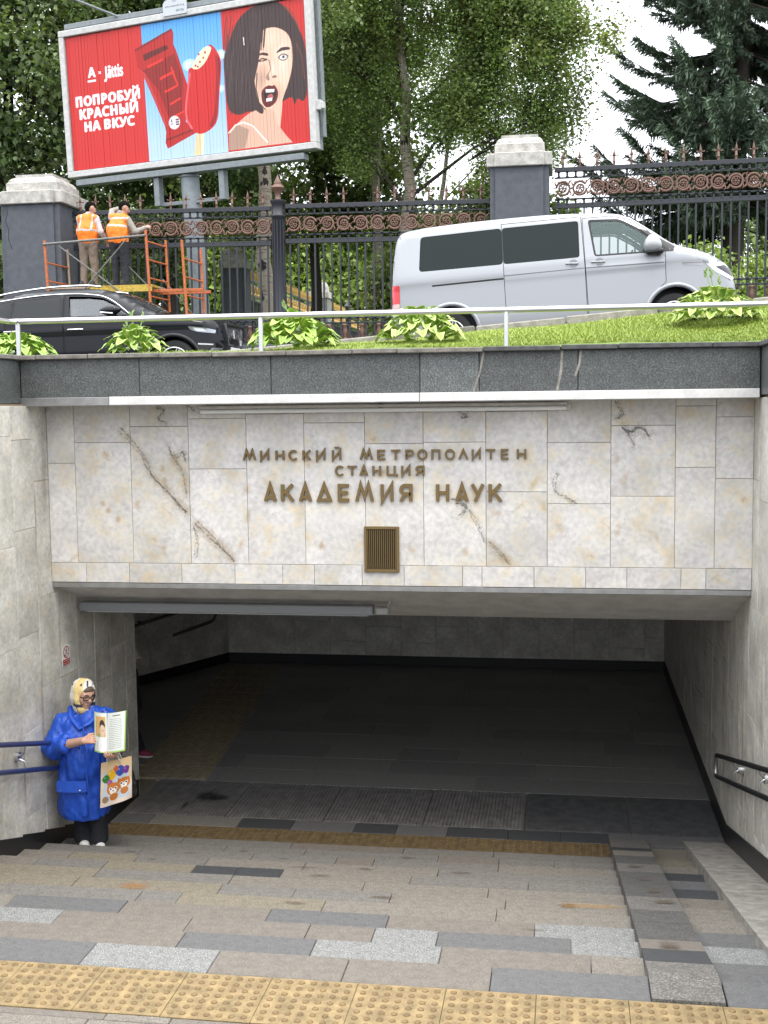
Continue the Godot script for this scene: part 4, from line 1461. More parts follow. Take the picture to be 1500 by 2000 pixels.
func make_terrace_plants() -> void:
	var lm := mat(Color.WHITE, 0.5)
	lm.vertex_color_use_as_albedo = true
	lm.backlight_enabled = true
	lm.backlight = Color(0.5, 0.5, 0.5)
	# x, z, radius, leaves, height, yellowness, flower stalks, label
	var spots := [
		[-5.55, -11.35, 0.50, 90, 0.20, 0.35, 0, "wide bright green hosta by the left rail post"],
		[-4.25, -11.35, 0.27, 50, 0.20, 0.7, 3, "small yellow green hosta with a tall bud stalk in front of the black car's wheel"],
		[-2.66, -11.45, 0.50, 120, 0.30, 0.3, 1, "big fresh green hosta in front of the second rail post"],
		[-1.42, -11.6, 0.46, 105, 0.27, 0.9, 0, "pale variegated hosta in front of the van's rear wheel"],
		[1.42, -11.9, 0.48, 105, 0.27, 0.95, 3, "variegated hosta with cream leaf edges below the van's nose"]]
	for s in spots:
		var w := clampf((-10.62 - s[1]) / 2.7, 0, 1)
		var h := thing("hosta_plant", s[7], "hosta", Vector3(s[0], bank_y(s[0], w), s[1]), "hostas along the parapet")
		var meshes := []
		for i in 6:
			var yel: float = s[5]
			var heart := Color(0.17, 0.31, 0.045).lerp(Color(0.25, 0.39, 0.06), rf(0, 1))
			var marg := heart.lerp(Color(0.62, 0.66, 0.24), clampf(yel * rf(0.75, 1.05), 0, 1)) if yel > 0.5 else heart.lerp(Color(0.42, 0.55, 0.09), rf(0.4, 1.0))
			meshes.append(hosta_leaf(rf(0.18, 0.24), rf(0.050, 0.066), rf(0.35, 0.65), marg, heart))
		for i in s[3]:
			var t = float(i) / s[3]
			var r: float = s[2] * sqrt(t) * 0.62
			var a = i * 2.39996 + rf(-0.3, 0.3)
			var o := part("leaf", meshes[rng.randi() % 6], lm, h)
			var tilt := lerpf(-0.75, 0.15, t) + rf(-0.15, 0.15)
			var k := rf(0.8, 1.15) * lerpf(0.78, 1.0, t)
			var b := Basis(Vector3.UP, a) * Basis(Vector3.RIGHT, tilt) * Basis(Vector3.BACK, rf(-0.25, 0.25))
			o.transform = Transform3D(b.scaled(Vector3(k, k, k)), Vector3(sin(a) * r, s[4] * (1.0 - 0.95 * t) * 0.85 + 0.02, cos(a) * r))
		for i in s[6]:
			var a := rf(0, TAU)
			var m := MB.new()
			var hh: float = s[4] + rf(0.10, 0.24)
			var tip := Vector3(cos(a) * 0.09, hh, sin(a) * 0.09)
			m.tube([Vector3(0, 0.1, 0), Vector3(cos(a) * 0.03, hh * 0.6, sin(a) * 0.03), tip], [0.007, 0.006, 0.004], 6)
			m.col = Color(0.2, 0.3, 0.12)
			for j in 4:
				m.X = Transform3D(Basis(Vector3(rf(-1, 1), 0.4, rf(-1, 1)).normalized(), rf(0.2, 0.9)), tip + Vector3(0, -0.02 * j, 0))
				m.lathe([Vector2(0, 0), Vector2(0.010, 0.015), Vector2(0.008, 0.04), Vector2(0, 0.06)], 6)
			part("flower_stalk", m, mat(Color(0.2, 0.3, 0.1), 0.6), h)

# ---------- fence ----------
var FZ := -24.0

func rosette_mesh(gold := false) -> ArrayMesh:
	var m := MB.new()
	var ring := func(r, tr, a0, a1, k, cx = 0.0, cy = 0.0, grow = 0.0):
		var p := []
		for i in k + 1:
			var a: float = lerpf(a0, a1, float(i) / k)
			var rr: float = r * (1.0 - grow * float(i) / k)
			p.append(Vector3(cx + cos(a) * rr, cy + sin(a) * rr, 0.0))
		m.tube(p, tr, 6)
	ring.call(0.130, 0.026, -2.6, 3.0, 16)
	ring.call(0.092, 0.020, 0.4, 6.6, 14, 0.0, 0.0, 0.35)
	for i in 6:
		var a := TAU * i / 6
		m.X = Transform3D(Basis(Vector3.BACK, a), Vector3(cos(a) * 0.045, sin(a) * 0.045, 0.012)) * Transform3D(Basis.from_scale(Vector3(1.25, 0.75, 0.6)), Vector3.ZERO)
		m.lathe([Vector2(0, -0.024), Vector2(0.022, -0.01), Vector2(0.022, 0.01), Vector2(0, 0.024)], 8)
	m.X = Transform3D(Basis(), Vector3(0, 0, 0.02)) * Transform3D(Basis(Vector3.RIGHT, PI / 2), Vector3.ZERO)
	m.lathe([Vector2(0, -0.02), Vector2(0.02, -0.01), Vector2(0.022, 0.004), Vector2(0, 0.018)], 10)
	# leafy tendrils to the neighbours
	m.X = Transform3D()
	for s in [-1.0, 1.0]:
		m.tube([Vector3(s * 0.115, s * 0.06, 0), Vector3(s * 0.14, s * 0.125, 0.01), Vector3(s * 0.19, s * 0.135, 0)], [0.02, 0.016, 0.010], 6)
		m.tube([Vector3(s * 0.12, -s * 0.05, 0), Vector3(s * 0.15, -s * 0.12, 0.01), Vector3(s * 0.115, -s * 0.15, 0)], [0.018, 0.016, 0.008], 6)
		for q in [[0.15, 0.11, 0.6], [0.06, 0.135, 0.0], [-0.08, 0.13, -0.4], [0.16, -0.02, 1.4]]:
			m.X = Transform3D(Basis(Vector3.BACK, q[2] * s), Vector3(q[0] * s, q[1] * s, 0.01)) * Transform3D(Basis.from_scale(Vector3(1.5, 0.7, 0.6)), Vector3.ZERO)
			m.lathe([Vector2(0, -0.02), Vector2(0.02, 0.0), Vector2(0, 0.02)], 7)
		m.X = Transform3D()
	return m.mesh()

func spike_mesh() -> ArrayMesh:
	var m := MB.new()
	m.lathe([Vector2(0.020, 0), Vector2(0.018, 0.06), Vector2(0.026, 0.075), Vector2(0.018, 0.09), Vector2(0.020, 0.15), Vector2(0.012, 0.165), Vector2(0.026, 0.19), Vector2(0.012, 0.25), Vector2(0.0, 0.335)], 8)
	m.box(Vector3(0, 0.175, 0), Vector3(0.115, 0.016, 0.016), 0.004)
	for s in [-1, 1]:
		m.X = Transform3D(Basis(), Vector3(s * 0.055, 0.18, 0))
		m.lathe([Vector2(0, -0.02), Vector2(0.013, 0), Vector2(0, 0.02)], 6)
	return m.mesh()

func spool_mesh() -> ArrayMesh:
	var m := MB.new()
	m.lathe([Vector2(0.05, -0.055), Vector2(0.034, -0.045), Vector2(0.018, -0.02), Vector2(0.026, 0.0), Vector2(0.018, 0.02), Vector2(0.034, 0.045), Vector2(0.05, 0.055)], 8)
	return m.mesh()

func vase_mesh() -> ArrayMesh:
	var m := MB.new()
	m.lathe([Vector2(0.075, 0), Vector2(0.07, 0.025), Vector2(0.03, 0.05), Vector2(0.045, 0.12), Vector2(0.055, 0.19), Vector2(0.035, 0.26), Vector2(0.06, 0.30), Vector2(0.05, 0.32)], 10)
	for s in [-1.0, 1.0]:
		m.tube([Vector3(s * 0.04, 0.28, 0), Vector3(s * 0.10, 0.30, 0), Vector3(s * 0.105, 0.24, 0), Vector3(s * 0.06, 0.14, 0), Vector3(s * 0.05, 0.07, 0), Vector3(s * 0.09, 0.02, 0), Vector3(s * 0.13, 0.05, 0), Vector3(s * 0.115, 0.08, 0)], 0.012, 6)
	return m.mesh()

func fence_section(t: Node3D, x0: float, x1: float, top: float, base: float, Mx: Dictionary, meshes: Dictionary, slope := 0.0) -> void:
	var L := x1 - x0
	var mk := func(called, y, h, dz):
		var m := MB.new()
		m.X = Transform3D(Basis(Vector3.BACK, atan(slope)), Vector3((x0 + x1) / 2, y, FZ))
		m.box(Vector3.ZERO, Vector3(L, h, dz), 0.004)
		part(called, m, Mx.iron, t)
	var cy := func(x): return slope * (x - (x0 + x1) / 2)
	mk.call("top_rail", top - 0.045, 0.09, 0.07)
	mk.call("thin_rail", top - 0.20, 0.03, 0.045)
	mk.call("thin_rail", top - 0.615, 0.03, 0.045)
	mk.call("middle_rail", top - 0.745, 0.095, 0.07)
	mk.call("lower_rail", base + 0.44, 0.035, 0.05)
	mk.call("lower_rail", base + 0.335, 0.035, 0.05)
	mk.call("base_rail", base - 0.03, 0.05, 0.07)
	var n := int(round(L / 0.34))
	var st := L / n
	for i in n:
		var x := x0 + st * (i + 0.5)
		var o := part("rosette", meshes.rosette, Mx.copper, t)
		o.transform = Transform3D(Basis(Vector3.BACK, rf(-0.15, 0.15) + (PI if i % 2 else 0.0)), Vector3(x, top - 0.41 + cy.call(x), FZ + 0.02))
		if Mx.get("missing", -1) != i:
			o = part("spike", meshes.spike, Mx.spike, t)
			o.transform = Transform3D(Basis(Vector3.BACK, rf(-0.03, 0.03)).scaled(Vector3(1.25, 1.02, 1.25)), Vector3(x, top + cy.call(x), FZ))
		o = part("vase", meshes.vase, Mx.copper, t)
		o.position = Vector3(x, base, FZ)
	var xf := []
	for i in n * 2:
		var x := x0 + st * (i + 0.5) / 2
		var bm := MB.new()
		bm.box(Vector3(x, (top - 0.79 + base + 0.0) / 2 + cy.call(x) / 2, FZ), Vector3(0.034, top - 0.79 - base, 0.034))
		part("bar", bm, Mx.iron, t)
		for y in [top - 0.135, top - 0.665, base + 0.39]:
			xf.append(Transform3D(Basis(), Vector3(x, y + cy.call(x), FZ)))
	copies("spool_row", meshes.spool, Mx.iron, xf, [], t)

func pillar(t: Node3D, x: float, z: float, y0: float, ytop: float, w: float, taper: float, body: Material, cap: Material, capw := 1.0) -> void:
	var m := MB.new()
	var h := ytop - 0.66 - y0
	# body: a tapering shaft with a slightly raised face
	for q in [[w, 0.0, h], [w * 0.82, 0.05, h]]:
		var a: float = q[0] / 2
		var zf: float = w / 2 + q[1]
		var b := a * (1.0 - taper)
		var zb := zf if q[1] > 0.0 else w / 2
		var A := [Vector3(-a, 0, zb), Vector3(a, 0, zb), Vector3(a, 0, -w / 2), Vector3(-a, 0, -w / 2)]
		var B := [Vector3(-b, h, zb), Vector3(b, h, zb), Vector3(b, h, -w / 2), Vector3(-b, h, -w / 2)]
		m.X = Transform3D(Basis(), Vector3(x, y0, z))
		for i in 4:
			var j := (i + 1) % 4
			var mid: Vector3 = (A[i] + A[j]) / 2
			m.quad(A[i], A[j], B[j], B[i], Vector3(mid.x, 0, mid.z))
		m.face(B, Vector3.UP)
	part("shaft", m, body, t)
	m = MB.new()
	m.X = Transform3D(Basis(), Vector3(x, ytop - 0.66, z))
	var cw := w * 1.04 * capw
	m.box(Vector3(0, 0.125, 0), Vector3(cw + 0.06, 0.25, cw + 0.06), 0.012)
	m.box(Vector3(0, 0.12, 0.05), Vector3(cw * 0.80, 0.262, cw + 0.10), 0.012)
	part("cap_slab", m, cap, t)
	m = MB.new()
	m.X = Transform3D(Basis(), Vector3(x, ytop - 0.41, z))
	# stepped and hollowed block on top
	var prof := [Vector2(0.5, 0.0), Vector2(0.5, 0.20), Vector2(0.475, 0.215), Vector2(0.455, 0.27), Vector2(0.41, 0.315), Vector2(0.37, 0.33), Vector2(0.37, 0.39), Vector2(0.0, 0.41)]
	for i in prof.size() - 1:
		var a: float = prof[i].x * cw * 0.80
		var b: float = prof[i + 1].x * cw * 0.80
		for k in 4:
			var r := Basis(Vector3.UP, k * PI / 2)
			m.quad(r * Vector3(-a, prof[i].y, a), r * Vector3(a, prof[i].y, a), r * Vector3(b, prof[i + 1].y, b), r * Vector3(-b, prof[i + 1].y, b), r * Vector3(0, 0.3, 1))
	part("cap_block", m, cap, t)

func make_fence() -> void:
	var body := tmat(Color(0.098, 0.108, 0.128), T.soft, 1.4, 0.8, T.bump, 0.15)
	var cap := tmat(Color(0.58, 0.56, 0.52), T.dirt, 1.6, 0.85, T.bump, 0.2)
	var cop := tmat(Color(0.225, 0.125, 0.093), T.dirt, 0.3, 0.5)
	cop.metallic = 0.15
	var gold := mat(Color(0.50, 0.32, 0.09), 0.45, 0.4)
	var Mx := {"iron": M.iron, "copper": cop, "spike": cop}
	var meshes := {"rosette": rosette_mesh(), "spike": spike_mesh(), "spool": spool_mesh(), "vase": vase_mesh()}
	var p1 := thing("gate_pillar", "big dark grey cracked pillar with pale stepped cap beside the scaffold", "pillar", Vector3.ZERO, "stone fence pillars")
	pillar(p1, -10.93, FZ, 3.4, 8.0, 1.34, 0.05, body, cap)
	var m := MB.new()
	m.ribbon([Vector2(-11.43, 7.36), Vector2(-11.40, 7.16), Vector2(-11.45, 7.0), Vector2(-11.39, 6.82), Vector2(-11.40, 6.62), Vector2(-11.33, 6.42)], 0.014, FZ + 0.69, FZ + 0.722)
	part("crack", m, M.rubber, p1)
	var p2 := thing("gate_pillar", "big dark grey pillar with clean pale stepped cap behind the silver van's roof", "pillar", Vector3.ZERO, "stone fence pillars")
	pillar(p2, -0.91, FZ, 3.4, 8.36, 1.15, 0.02, body, cap)
	var plinth := thing("fence_plinth", "low dark stone plinth under the iron fence", "wall")
	for i in 6:
		m = MB.new()
		var x := -10.2 + i * 2.4
		var yt := 4.40 if x < -1.2 else 4.97
		m.box(Vector3(x + 1.2, yt / 2 + 1.3, FZ), Vector3(2.39, yt - 2.6, 0.4), 0.01)
		part("plinth_block", m, body, plinth)
	var sections := [[-10.28, -6.0, 7.24, 4.47, "iron fence panel with copper scroll frieze behind the two workers", -0.012, 5], [-5.70, -1.52, 7.22, 4.47, "iron fence panel with copper scroll frieze behind the van's rear", -0.012, 4], [-0.24, 4.05, 7.76, 5.04, "higher iron fence panel with copper scroll frieze right of the clean pillar", 0.006, -1]]
	for s in sections:
		var t := thing("iron_fence", s[4], "fence", Vector3.ZERO, "iron fence panels along the pavement")
		var q := Mx.duplicate()
		q.missing = s[6]
		fence_section(t, s[0], s[1], s[2], s[3], q, meshes, s[5])
	var t4 := thing("iron_fence", "iron fence panel with copper scroll frieze at the far right edge", "fence", Vector3.ZERO, "iron fence panels along the pavement")
	fence_section(t4, 4.35, 8.6, 7.79, 5.04, Mx, meshes, 0.006)
	# fluted iron post with a copper urn
	for q in [[-5.85, 7.33, "fluted black iron fence post topped by a copper urn"], [4.2, 7.86, "black iron fence post at the far right"]]:
		var t := thing("fence_post", q[2], "post", Vector3(q[0], 0, FZ))
		m = MB.new()
		var y1: float = q[1]
		m.lathe([Vector2(0.17, 4.2), Vector2(0.17, 4.6), Vector2(0.14, 4.65), Vector2(0.125, y1 - 0.36), Vector2(0.15, y1 - 0.34), Vector2(0.15, y1 - 0.30), Vector2(0.128, y1 - 0.28), Vector2(0.135, y1 - 0.08), Vector2(0.16, y1 - 0.05), Vector2(0.16, y1), Vector2(0, y1 + 0.01)], 20)
		part("shaft", m, M.iron, t)
		for k in 12:
			m = MB.new()
			var a := TAU * k / 12
			m.tube([Vector3(cos(a) * 0.134, 4.7, sin(a) * 0.134), Vector3(cos(a) * 0.124, y1 - 0.40, sin(a) * 0.124)], 0.013, 6)
			part("flute", m, M.iron, t)
		m = MB.new()
		m.lathe([Vector2(0.08, y1), Vector2(0.055, y1 + 0.04), Vector2(0.06, y1 + 0.14), Vector2(0.11, y1 + 0.20), Vector2(0.14, y1 + 0.25), Vector2(0.12, y1 + 0.29), Vector2(0.075, y1 + 0.32), Vector2(0.08, y1 + 0.36), Vector2(0.035, y1 + 0.44), Vector2(0.0, y1 + 0.52)], 16)
		part("urn", m, cop, t)
	# the gilded fence that runs away from the street
	var sm := mat(Color(0.19, 0.20, 0.20), 0.8)
	var zs := [-34.0, -39.6, -45.2, -50.8, -56.4, -62.0]
	var names := ["nearest dark pillar of the gilded side fence, seen through the bars", "second pale capped pillar of the gilded side fence", "third small pillar of the gilded side fence"]
	for i in 3:
		var p := thing("side_pillar", names[i], "pillar", Vector3.ZERO, "pillars of the gilded side fence")
		pillar(p, -9.6 + 0.09 * (i * 2), zs[i * 2], 3.6, 7.8 + 0.1 * i, 0.72, 0.02, body if i == 0 else sm, cap)
	var lab := ["nearest stretch of the gilded side fence leading into the park", "second stretch of the gilded side fence", "third stretch of the gilded side fence", "fourth stretch of the gilded side fence", "last distant stretch of the gilded side fence"]
	for i in 5:
		var t := thing("side_fence", lab[i], "fence", Vector3.ZERO, "stretches of the gilded side fence")
		var xa := -9.6 + 0.09 * i
		m = MB.new()
		for y in [7.0, 6.86, 6.52, 6.40]: m.box(Vector3(xa, y, (zs[i] + zs[i + 1]) / 2), Vector3(0.06, 0.05, absf(zs[i + 1] - zs[i]) - 0.4), 0.0)
		part("rails", m, M.iron, t)
		var n := 26
		var ba := MB.new()
		var sp := MB.new()
		var ro := []
		for k in n:
			var z := lerpf(zs[i] - 0.45, zs[i + 1] + 0.45, float(k) / (n - 1))
			ba.box(Vector3(xa, 5.2, z), Vector3(0.034, 2.4, 0.034))
			if k % 1 == 0:
				sp.X = Transform3D(Basis(), Vector3(xa, 7.02, z))
				sp.lathe([Vector2(0.022, 0), Vector2(0.018, 0.1), Vector2(0.03, 0.14), Vector2(0, 0.32)], 6)
			if k % 2 == 0: ro.append(Transform3D(Basis(Vector3.UP, PI / 2), Vector3(xa + 0.02, 6.69, z)))
		part("bars", ba, M.iron, t, "stuff")
		part("gilded_spikes", sp, gold, t, "stuff")
		copies("gilded_rosettes", meshes.rosette, gold, ro, [], t)
		if i % 2 == 0:
			m = MB.new()
			m.X = Transform3D(Basis(), Vector3(xa + 0.05, 0, zs[i + 1] if i < 4 else -61.0))
			m.lathe([Vector2(0.16, 3.6), Vector2(0.14, 7.1), Vector2(0.17, 7.15), Vector2(0.06, 7.2), Vector2(0.15, 7.4), Vector2(0.05, 7.55), Vector2(0, 7.7)], 12)
			part("post", m, M.iron, t)

# ---------- trees ----------
func leaf_clump(n: int, spread: float, size: float, seed_: int, hang := 0.0) -> ArrayMesh:
	var r2 := RandomNumberGenerator.new()
	r2.seed = seed_
	var m := MB.new()
	for i in n:
		var c := Vector3(r2.randfn(0, 0.5), r2.randfn(0, 0.42), r2.randfn(0, 0.5)) * spread
		if hang > 0.0: c = Vector3(r2.randfn(0, 0.16), -r2.randf() * 1.6, r2.randfn(0, 0.16)) * spread
		var ax := Vector3(r2.randf_range(-1, 1), r2.randf_range(-0.9, 0.35), r2.randf_range(-1, 1)).normalized()
		var sd := ax.cross(Vector3(r2.randf_range(-0.6, 0.6), 1, r2.randf_range(-0.6, 0.6))).normalized()
		var nn := sd.cross(ax).normalized()
		if nn.y < 0: nn = -nn
		var s := size * r2.randf_range(0.5, 1.45)
		var t := r2.randf_range(0.75, 1.25)
		m.col = Color(t, t * r2.randf_range(0.95, 1.05), t * r2.randf_range(0.8, 1.1))
		# heart shaped leaf, folded a little along its middle
		var f := nn * s * 0.12
		var a := c
		var b := c + ax * s * 0.42 + sd * s * 0.42 + f
		var d := c + ax * s * 1.05
		var e := c + ax * s * 0.42 - sd * s * 0.42 + f
		m.face([a, b, d], (nn - sd * 0.25).normalized())
		m.face([a, d, e], (nn + sd * 0.25).normalized())
	return m.mesh()

func bark_birch() -> StandardMaterial3D:
	var w := 256
	var h := 1024
	var im := Image.create(w, h, false, Image.FORMAT_RGB8)
	im.fill(Color(0.52, 0.49, 0.44))
	var r2 := RandomNumberGenerator.new()
	r2.seed = 77
	for i in 60: im.fill_rect(Rect2i(r2.randi() % w, r2.randi() % h, r2.randi_range(30, 120), r2.randi_range(4, 16)), Color(0.42, 0.38, 0.33).lerp(Color(0.63, 0.60, 0.56), r2.randf()))
	for i in 240:
		var c := Vector2(r2.randf() * w, r2.randf() * h)
		var l := r2.randf_range(4, 26)
		fill_poly(im, stroke_poly(PackedVector2Array([c - Vector2(l, r2.randf_range(-2, 2)), c, c + Vector2(l, r2.randf_range(-2, 2))]), r2.randf_range(1.5, 4.0)), Color(0.24, 0.22, 0.2))
	for i in 26:
		var c := Vector2(r2.randf() * w, r2.randf() * h)
		var p := PackedVector2Array()
		var rr := r2.randf_range(8, 30)
		for j in 14: p.append(c + Vector2(cos(TAU * j / 14), sin(TAU * j / 14) * r2.randf_range(0.7, 1.9)) * rr * r2.randf_range(0.55, 1.1))
		fill_poly(im, p, Color(0.10, 0.09, 0.085))
	var m := mat(Color.WHITE, 0.85)
	m.albedo_texture = ImageTexture.create_from_image(im)
	m.uv1_scale = Vector3(1, 0.22, 1)
	return m

var leafM := {}

func leaf_mat() -> StandardMaterial3D:
	if not leafM.has("m"):
		var m := mat(Color.WHITE, 0.55)
		m.vertex_color_use_as_albedo = true
		m.backlight_enabled = true
		m.backlight = Color(0.85, 0.9, 0.6)
		leafM.m = m
	return leafM.m

# crown: a list of [centre, radii]; limbs reach into every one of them
func broad_tree(called: String, label: String, cat: String, base: Vector3, top: Vector3, r0: float, bark: Material, blobs: Array, count: int, clump: ArrayMesh, col: Color, vary: float, holes: float, seed_: int, group := "", scale_ := 1.0) -> Node3D:
	var r2 := RandomNumberGenerator.new()
	r2.seed = seed_
	var t := thing(called, label, cat, Vector3.ZERO, group)
	var m := MB.new()
	var pts := []
	var rad := []
	for i in 13:
		var k := i / 12.0
		pts.append(base.lerp(top, k) + Vector3(r2.randfn(0, 0.06), 0, r2.randfn(0, 0.06)) * (1.0 if i > 0 else 0.0))
		rad.append(r0 * (1.25 if i == 0 else 1.0) * (1.0 - 0.8 * k))
	m.tube(pts, rad, 12)
	part("trunk", m, bark, t)
	var nz := FastNoiseLite.new()
	nz.seed = seed_
	nz.frequency = 0.55
	nz.fractal_octaves = 2
	var xf := []
	var cs := []
	var vol := 0.0
	for b in blobs: vol += b[1].x * b[1].y * b[1].z
	var limb := MB.new()
	for b in blobs:
		var n := int(count * b[1].x * b[1].y * b[1].z / vol)
		var made := 0
		var tries := 0
		var k0 := clampf((b[0].y - base.y) / maxf(0.1, top.y - base.y) * 0.8 - 0.05, 0.15, 0.95)
		var from: Vector3 = base.lerp(top, k0)
		var c: Vector3 = b[0]
		var lr := r0 * 0.34 * (1.0 - 0.6 * k0)
		limb.tube([from, from.lerp(c, 0.5) + Vector3(0, 0.25, 0), c], [lr, lr * 0.6, lr * 0.28], 7)
		while made < n and tries < n * 6:
			tries += 1
			var d := Vector3(r2.randfn(), r2.randfn(), r2.randfn()).normalized()
			var rr := pow(r2.randf(), 0.42)
			var p: Vector3 = b[0] + d * rr * b[1]
			if nz.get_noise_3dv(p) < holes + r2.randfn(0, 0.06): continue
			made += 1
			if made % 34 == 0:
				limb.tube([from.lerp(c, 0.45), c.lerp(p, 0.4) + Vector3(0, 0.15, 0), p], [lr * 0.35, lr * 0.22, 0.012], 5, false)
			var s := scale_ * r2.randf_range(0.75, 1.3)
			var bs := Basis(Vector3.UP, r2.randf() * TAU) * Basis(Vector3(1, 0, 0), r2.randf_range(-0.5, 0.5))
			xf.append(Transform3D(bs.scaled(Vector3(s, s, s)), p))
			var v := 1.0 + vary * (nz.get_noise_3dv(p * 1.7 + Vector3(50, 0, 0)) * 1.3 + r2.randf_range(-0.35, 0.35))
			var y := clampf(nz.get_noise_3dv(p * 0.8 + Vector3(0, 90, 0)) + r2.randf_range(-0.2, 0.3), 0, 1)
			cs.append(Color(col.r * v * (1.0 + 0.5 * y), col.g * v * (1.0 + 0.2 * y), col.b * v))
	part("limbs", limb, M.dark_bark, t)
	copies("crown", clump, leaf_mat(), xf, cs, t)
	return t

func make_trees() -> void:
	var birch := bark_birch()
	var dark := tmat(Color(0.055, 0.045, 0.035), T.dirt, 0.5, 0.95)
	M.dark_bark = dark
	var big := leaf_clump(15, 0.36, 0.15, 1)
	var small := leaf_clump(26, 0.36, 0.075, 2)
	var hang := leaf_clump(26, 0.62, 0.07, 3, 1.0)
	var C1 := Color(0.155, 0.215, 0.100)
	var C2 := Color(0.20, 0.262, 0.112)
	var C3 := Color(0.27, 0.37, 0.10)
	# dark trees on the left, behind the pillar and the billboard
	broad_tree("linden_tree", "tall dark leaved tree at the far left behind the cracked pillar", "tree", Vector3(-15.2, 3.8, -30.5), Vector3(-14.8, 15.5, -30.5), 0.28, dark,
		[[Vector3(-15.5, 13.5, -30), Vector3(2.8, 3.6, 2.2)], [Vector3(-13.2, 11.8, -29.6), Vector3(2.0, 2.4, 1.8)], [Vector3(-16.0, 9.4, -29.6), Vector3(2.2, 2.2, 1.8)], [Vector3(-13.6, 8.6, -30.2), Vector3(1.8, 1.7, 1.7)], [Vector3(-14.5, 6.6, -29.4), Vector3(2.4, 1.4, 1.6)]], 3000, big, C1, 0.6, -0.06, 101)
	broad_tree("linden_tree", "dark leaved tree rising behind the left half of the billboard", "tree", Vector3(-10.6, 3.8, -31.5), Vector3(-10.9, 16, -31.5), 0.26, dark,
		[[Vector3(-11.2, 14.2, -31.4), Vector3(2.8, 2.9, 2.0)], [Vector3(-9.0, 13.4, -31.0), Vector3(2.0, 2.4, 1.8)], [Vector3(-11.6, 10.4, -30.8), Vector3(2.0, 2.2, 1.7)], [Vector3(-9.6, 9.4, -31.2), Vector3(2.0, 1.9, 1.6)], [Vector3(-11.6, 7.4, -31.6), Vector3(1.6, 1.3, 1.4)]], 2900, big, C1, 0.6, -0.05, 102)
	broad_tree("maple_tree", "broad leaved tree filling the gap under the billboard's right half", "tree", Vector3(-7.5, 3.8, -35.0), Vector3(-7.2, 13, -35.0), 0.22, dark,
		[[Vector3(-7.0, 12.6, -35), Vector3(2.6, 2.6, 1.8)], [Vector3(-8.6, 9.2, -34.6), Vector3(1.9, 1.8, 1.5)], [Vector3(-5.6, 9.4, -34.8), Vector3(1.8, 1.9, 1.5)]], 2500, big, C2, 0.6, -0.04, 103)
	# birches
	broad_tree("birch_tree", "double white trunk birch under the right end of the billboard", "tree", Vector3(-6.92, 3.9, -27.5), Vector3(-7.35, 14.5, -27.8), 0.235, birch,
		[[Vector3(-7.4, 14.6, -27.8), Vector3(1.8, 1.6, 1.4)], [Vector3(-5.6, 12.6, -27.6), Vector3(0.8, 1.3, 0.9)]], 520, small, C2, 0.45, -0.05, 104, "birches behind the fence")
	broad_tree("birch_tree", "tallest white birch trunk in the middle with a wide drooping crown", "tree", Vector3(-3.92, 4.0, -30), Vector3(-4.12, 17.5, -30), 0.205, birch,
		[[Vector3(-3.0, 14.6, -30.0), Vector3(3.0, 2.6, 2.2)], [Vector3(-0.9, 12.6, -30.0), Vector3(1.9, 2.6, 1.8)], [Vector3(0.55, 12.35, -29.8), Vector3(0.85, 0.9, 0.8)], [Vector3(-5.6, 12.4, -30.0), Vector3(1.7, 2.4, 1.6)], [Vector3(-2.2, 10.6, -29.8), Vector3(1.7, 1.3, 1.4)], [Vector3(-0.55, 10.2, -30.0), Vector3(1.15, 1.3, 1.1)], [Vector3(-5.4, 9.8, -30.4), Vector3(0.9, 0.9, 0.9)]], 3900, small, C2, 0.6, -0.04, 105, "birches behind the fence")
	broad_tree("birch_tree", "slender birch trunk just left of the tallest birch", "tree", Vector3(-5.3, 4.0, -33), Vector3(-5.0, 14.5, -33), 0.18, birch,
		[[Vector3(-4.9, 13.6, -33), Vector3(1.7, 2.2, 1.5)], [Vector3(-5.9, 11.0, -33), Vector3(1.2, 1.4, 1.0)]], 900, small, C1, 0.45, -0.05, 106, "birches behind the fence")
	broad_tree("birch_tree", "thin leaning birch right of the tallest birch", "tree", Vector3(-4.9, 4.0, -38), Vector3(-3.2, 14.5, -38), 0.13, birch,
		[[Vector3(-3.0, 13.6, -38), Vector3(2.0, 2.0, 1.5)], [Vector3(-1.6, 11.4, -38.2), Vector3(1.6, 1.5, 1.2)], [Vector3(-2.4, 9.3, -38.2), Vector3(1.9, 1.1, 1.2)]], 1500, small, C2, 0.45, -0.08, 107, "birches behind the fence")
	# hanging birch twigs
	var hx := []
	var hc := []
	for i in 420:
		var p := Vector3(rf(-5.6, 0.7), rf(9.4, 14.2), rf(-29.4, -28.2))
		if p.x > -0.2 and (p.y < 10.6 or p.y > 13): continue
		var s := rf(0.6, 1.1)
		hx.append(Transform3D(Basis(Vector3.UP, rf(0, TAU)).scaled(Vector3(s, s * rf(0.9, 1.5), s)), p))
		var v := rf(0.8, 1.5)
		hc.append(Color(0.13 * v, 0.20 * v, 0.055 * v))
	copies("hanging_twigs", hang, leaf_mat(), hx, hc, get_node("birch_tree_001"))
	# understorey and far greenery
	broad_tree("maple_tree", "low dark tree behind the clean pillar's left side", "tree", Vector3(-2.6, 3.9, -37), Vector3(-2.6, 9, -37), 0.16, dark,
		[[Vector3(-2.8, 8.4, -37), Vector3(1.9, 1.5, 1.4)], [Vector3(-1.0, 8.4, -37.4), Vector3(1.3, 1.3, 1.2)], [Vector3(-4.4, 7.6, -36.6), Vector3(1.6, 1.3, 1.2)]], 1500, big, C1, 0.5, -0.12, 108)
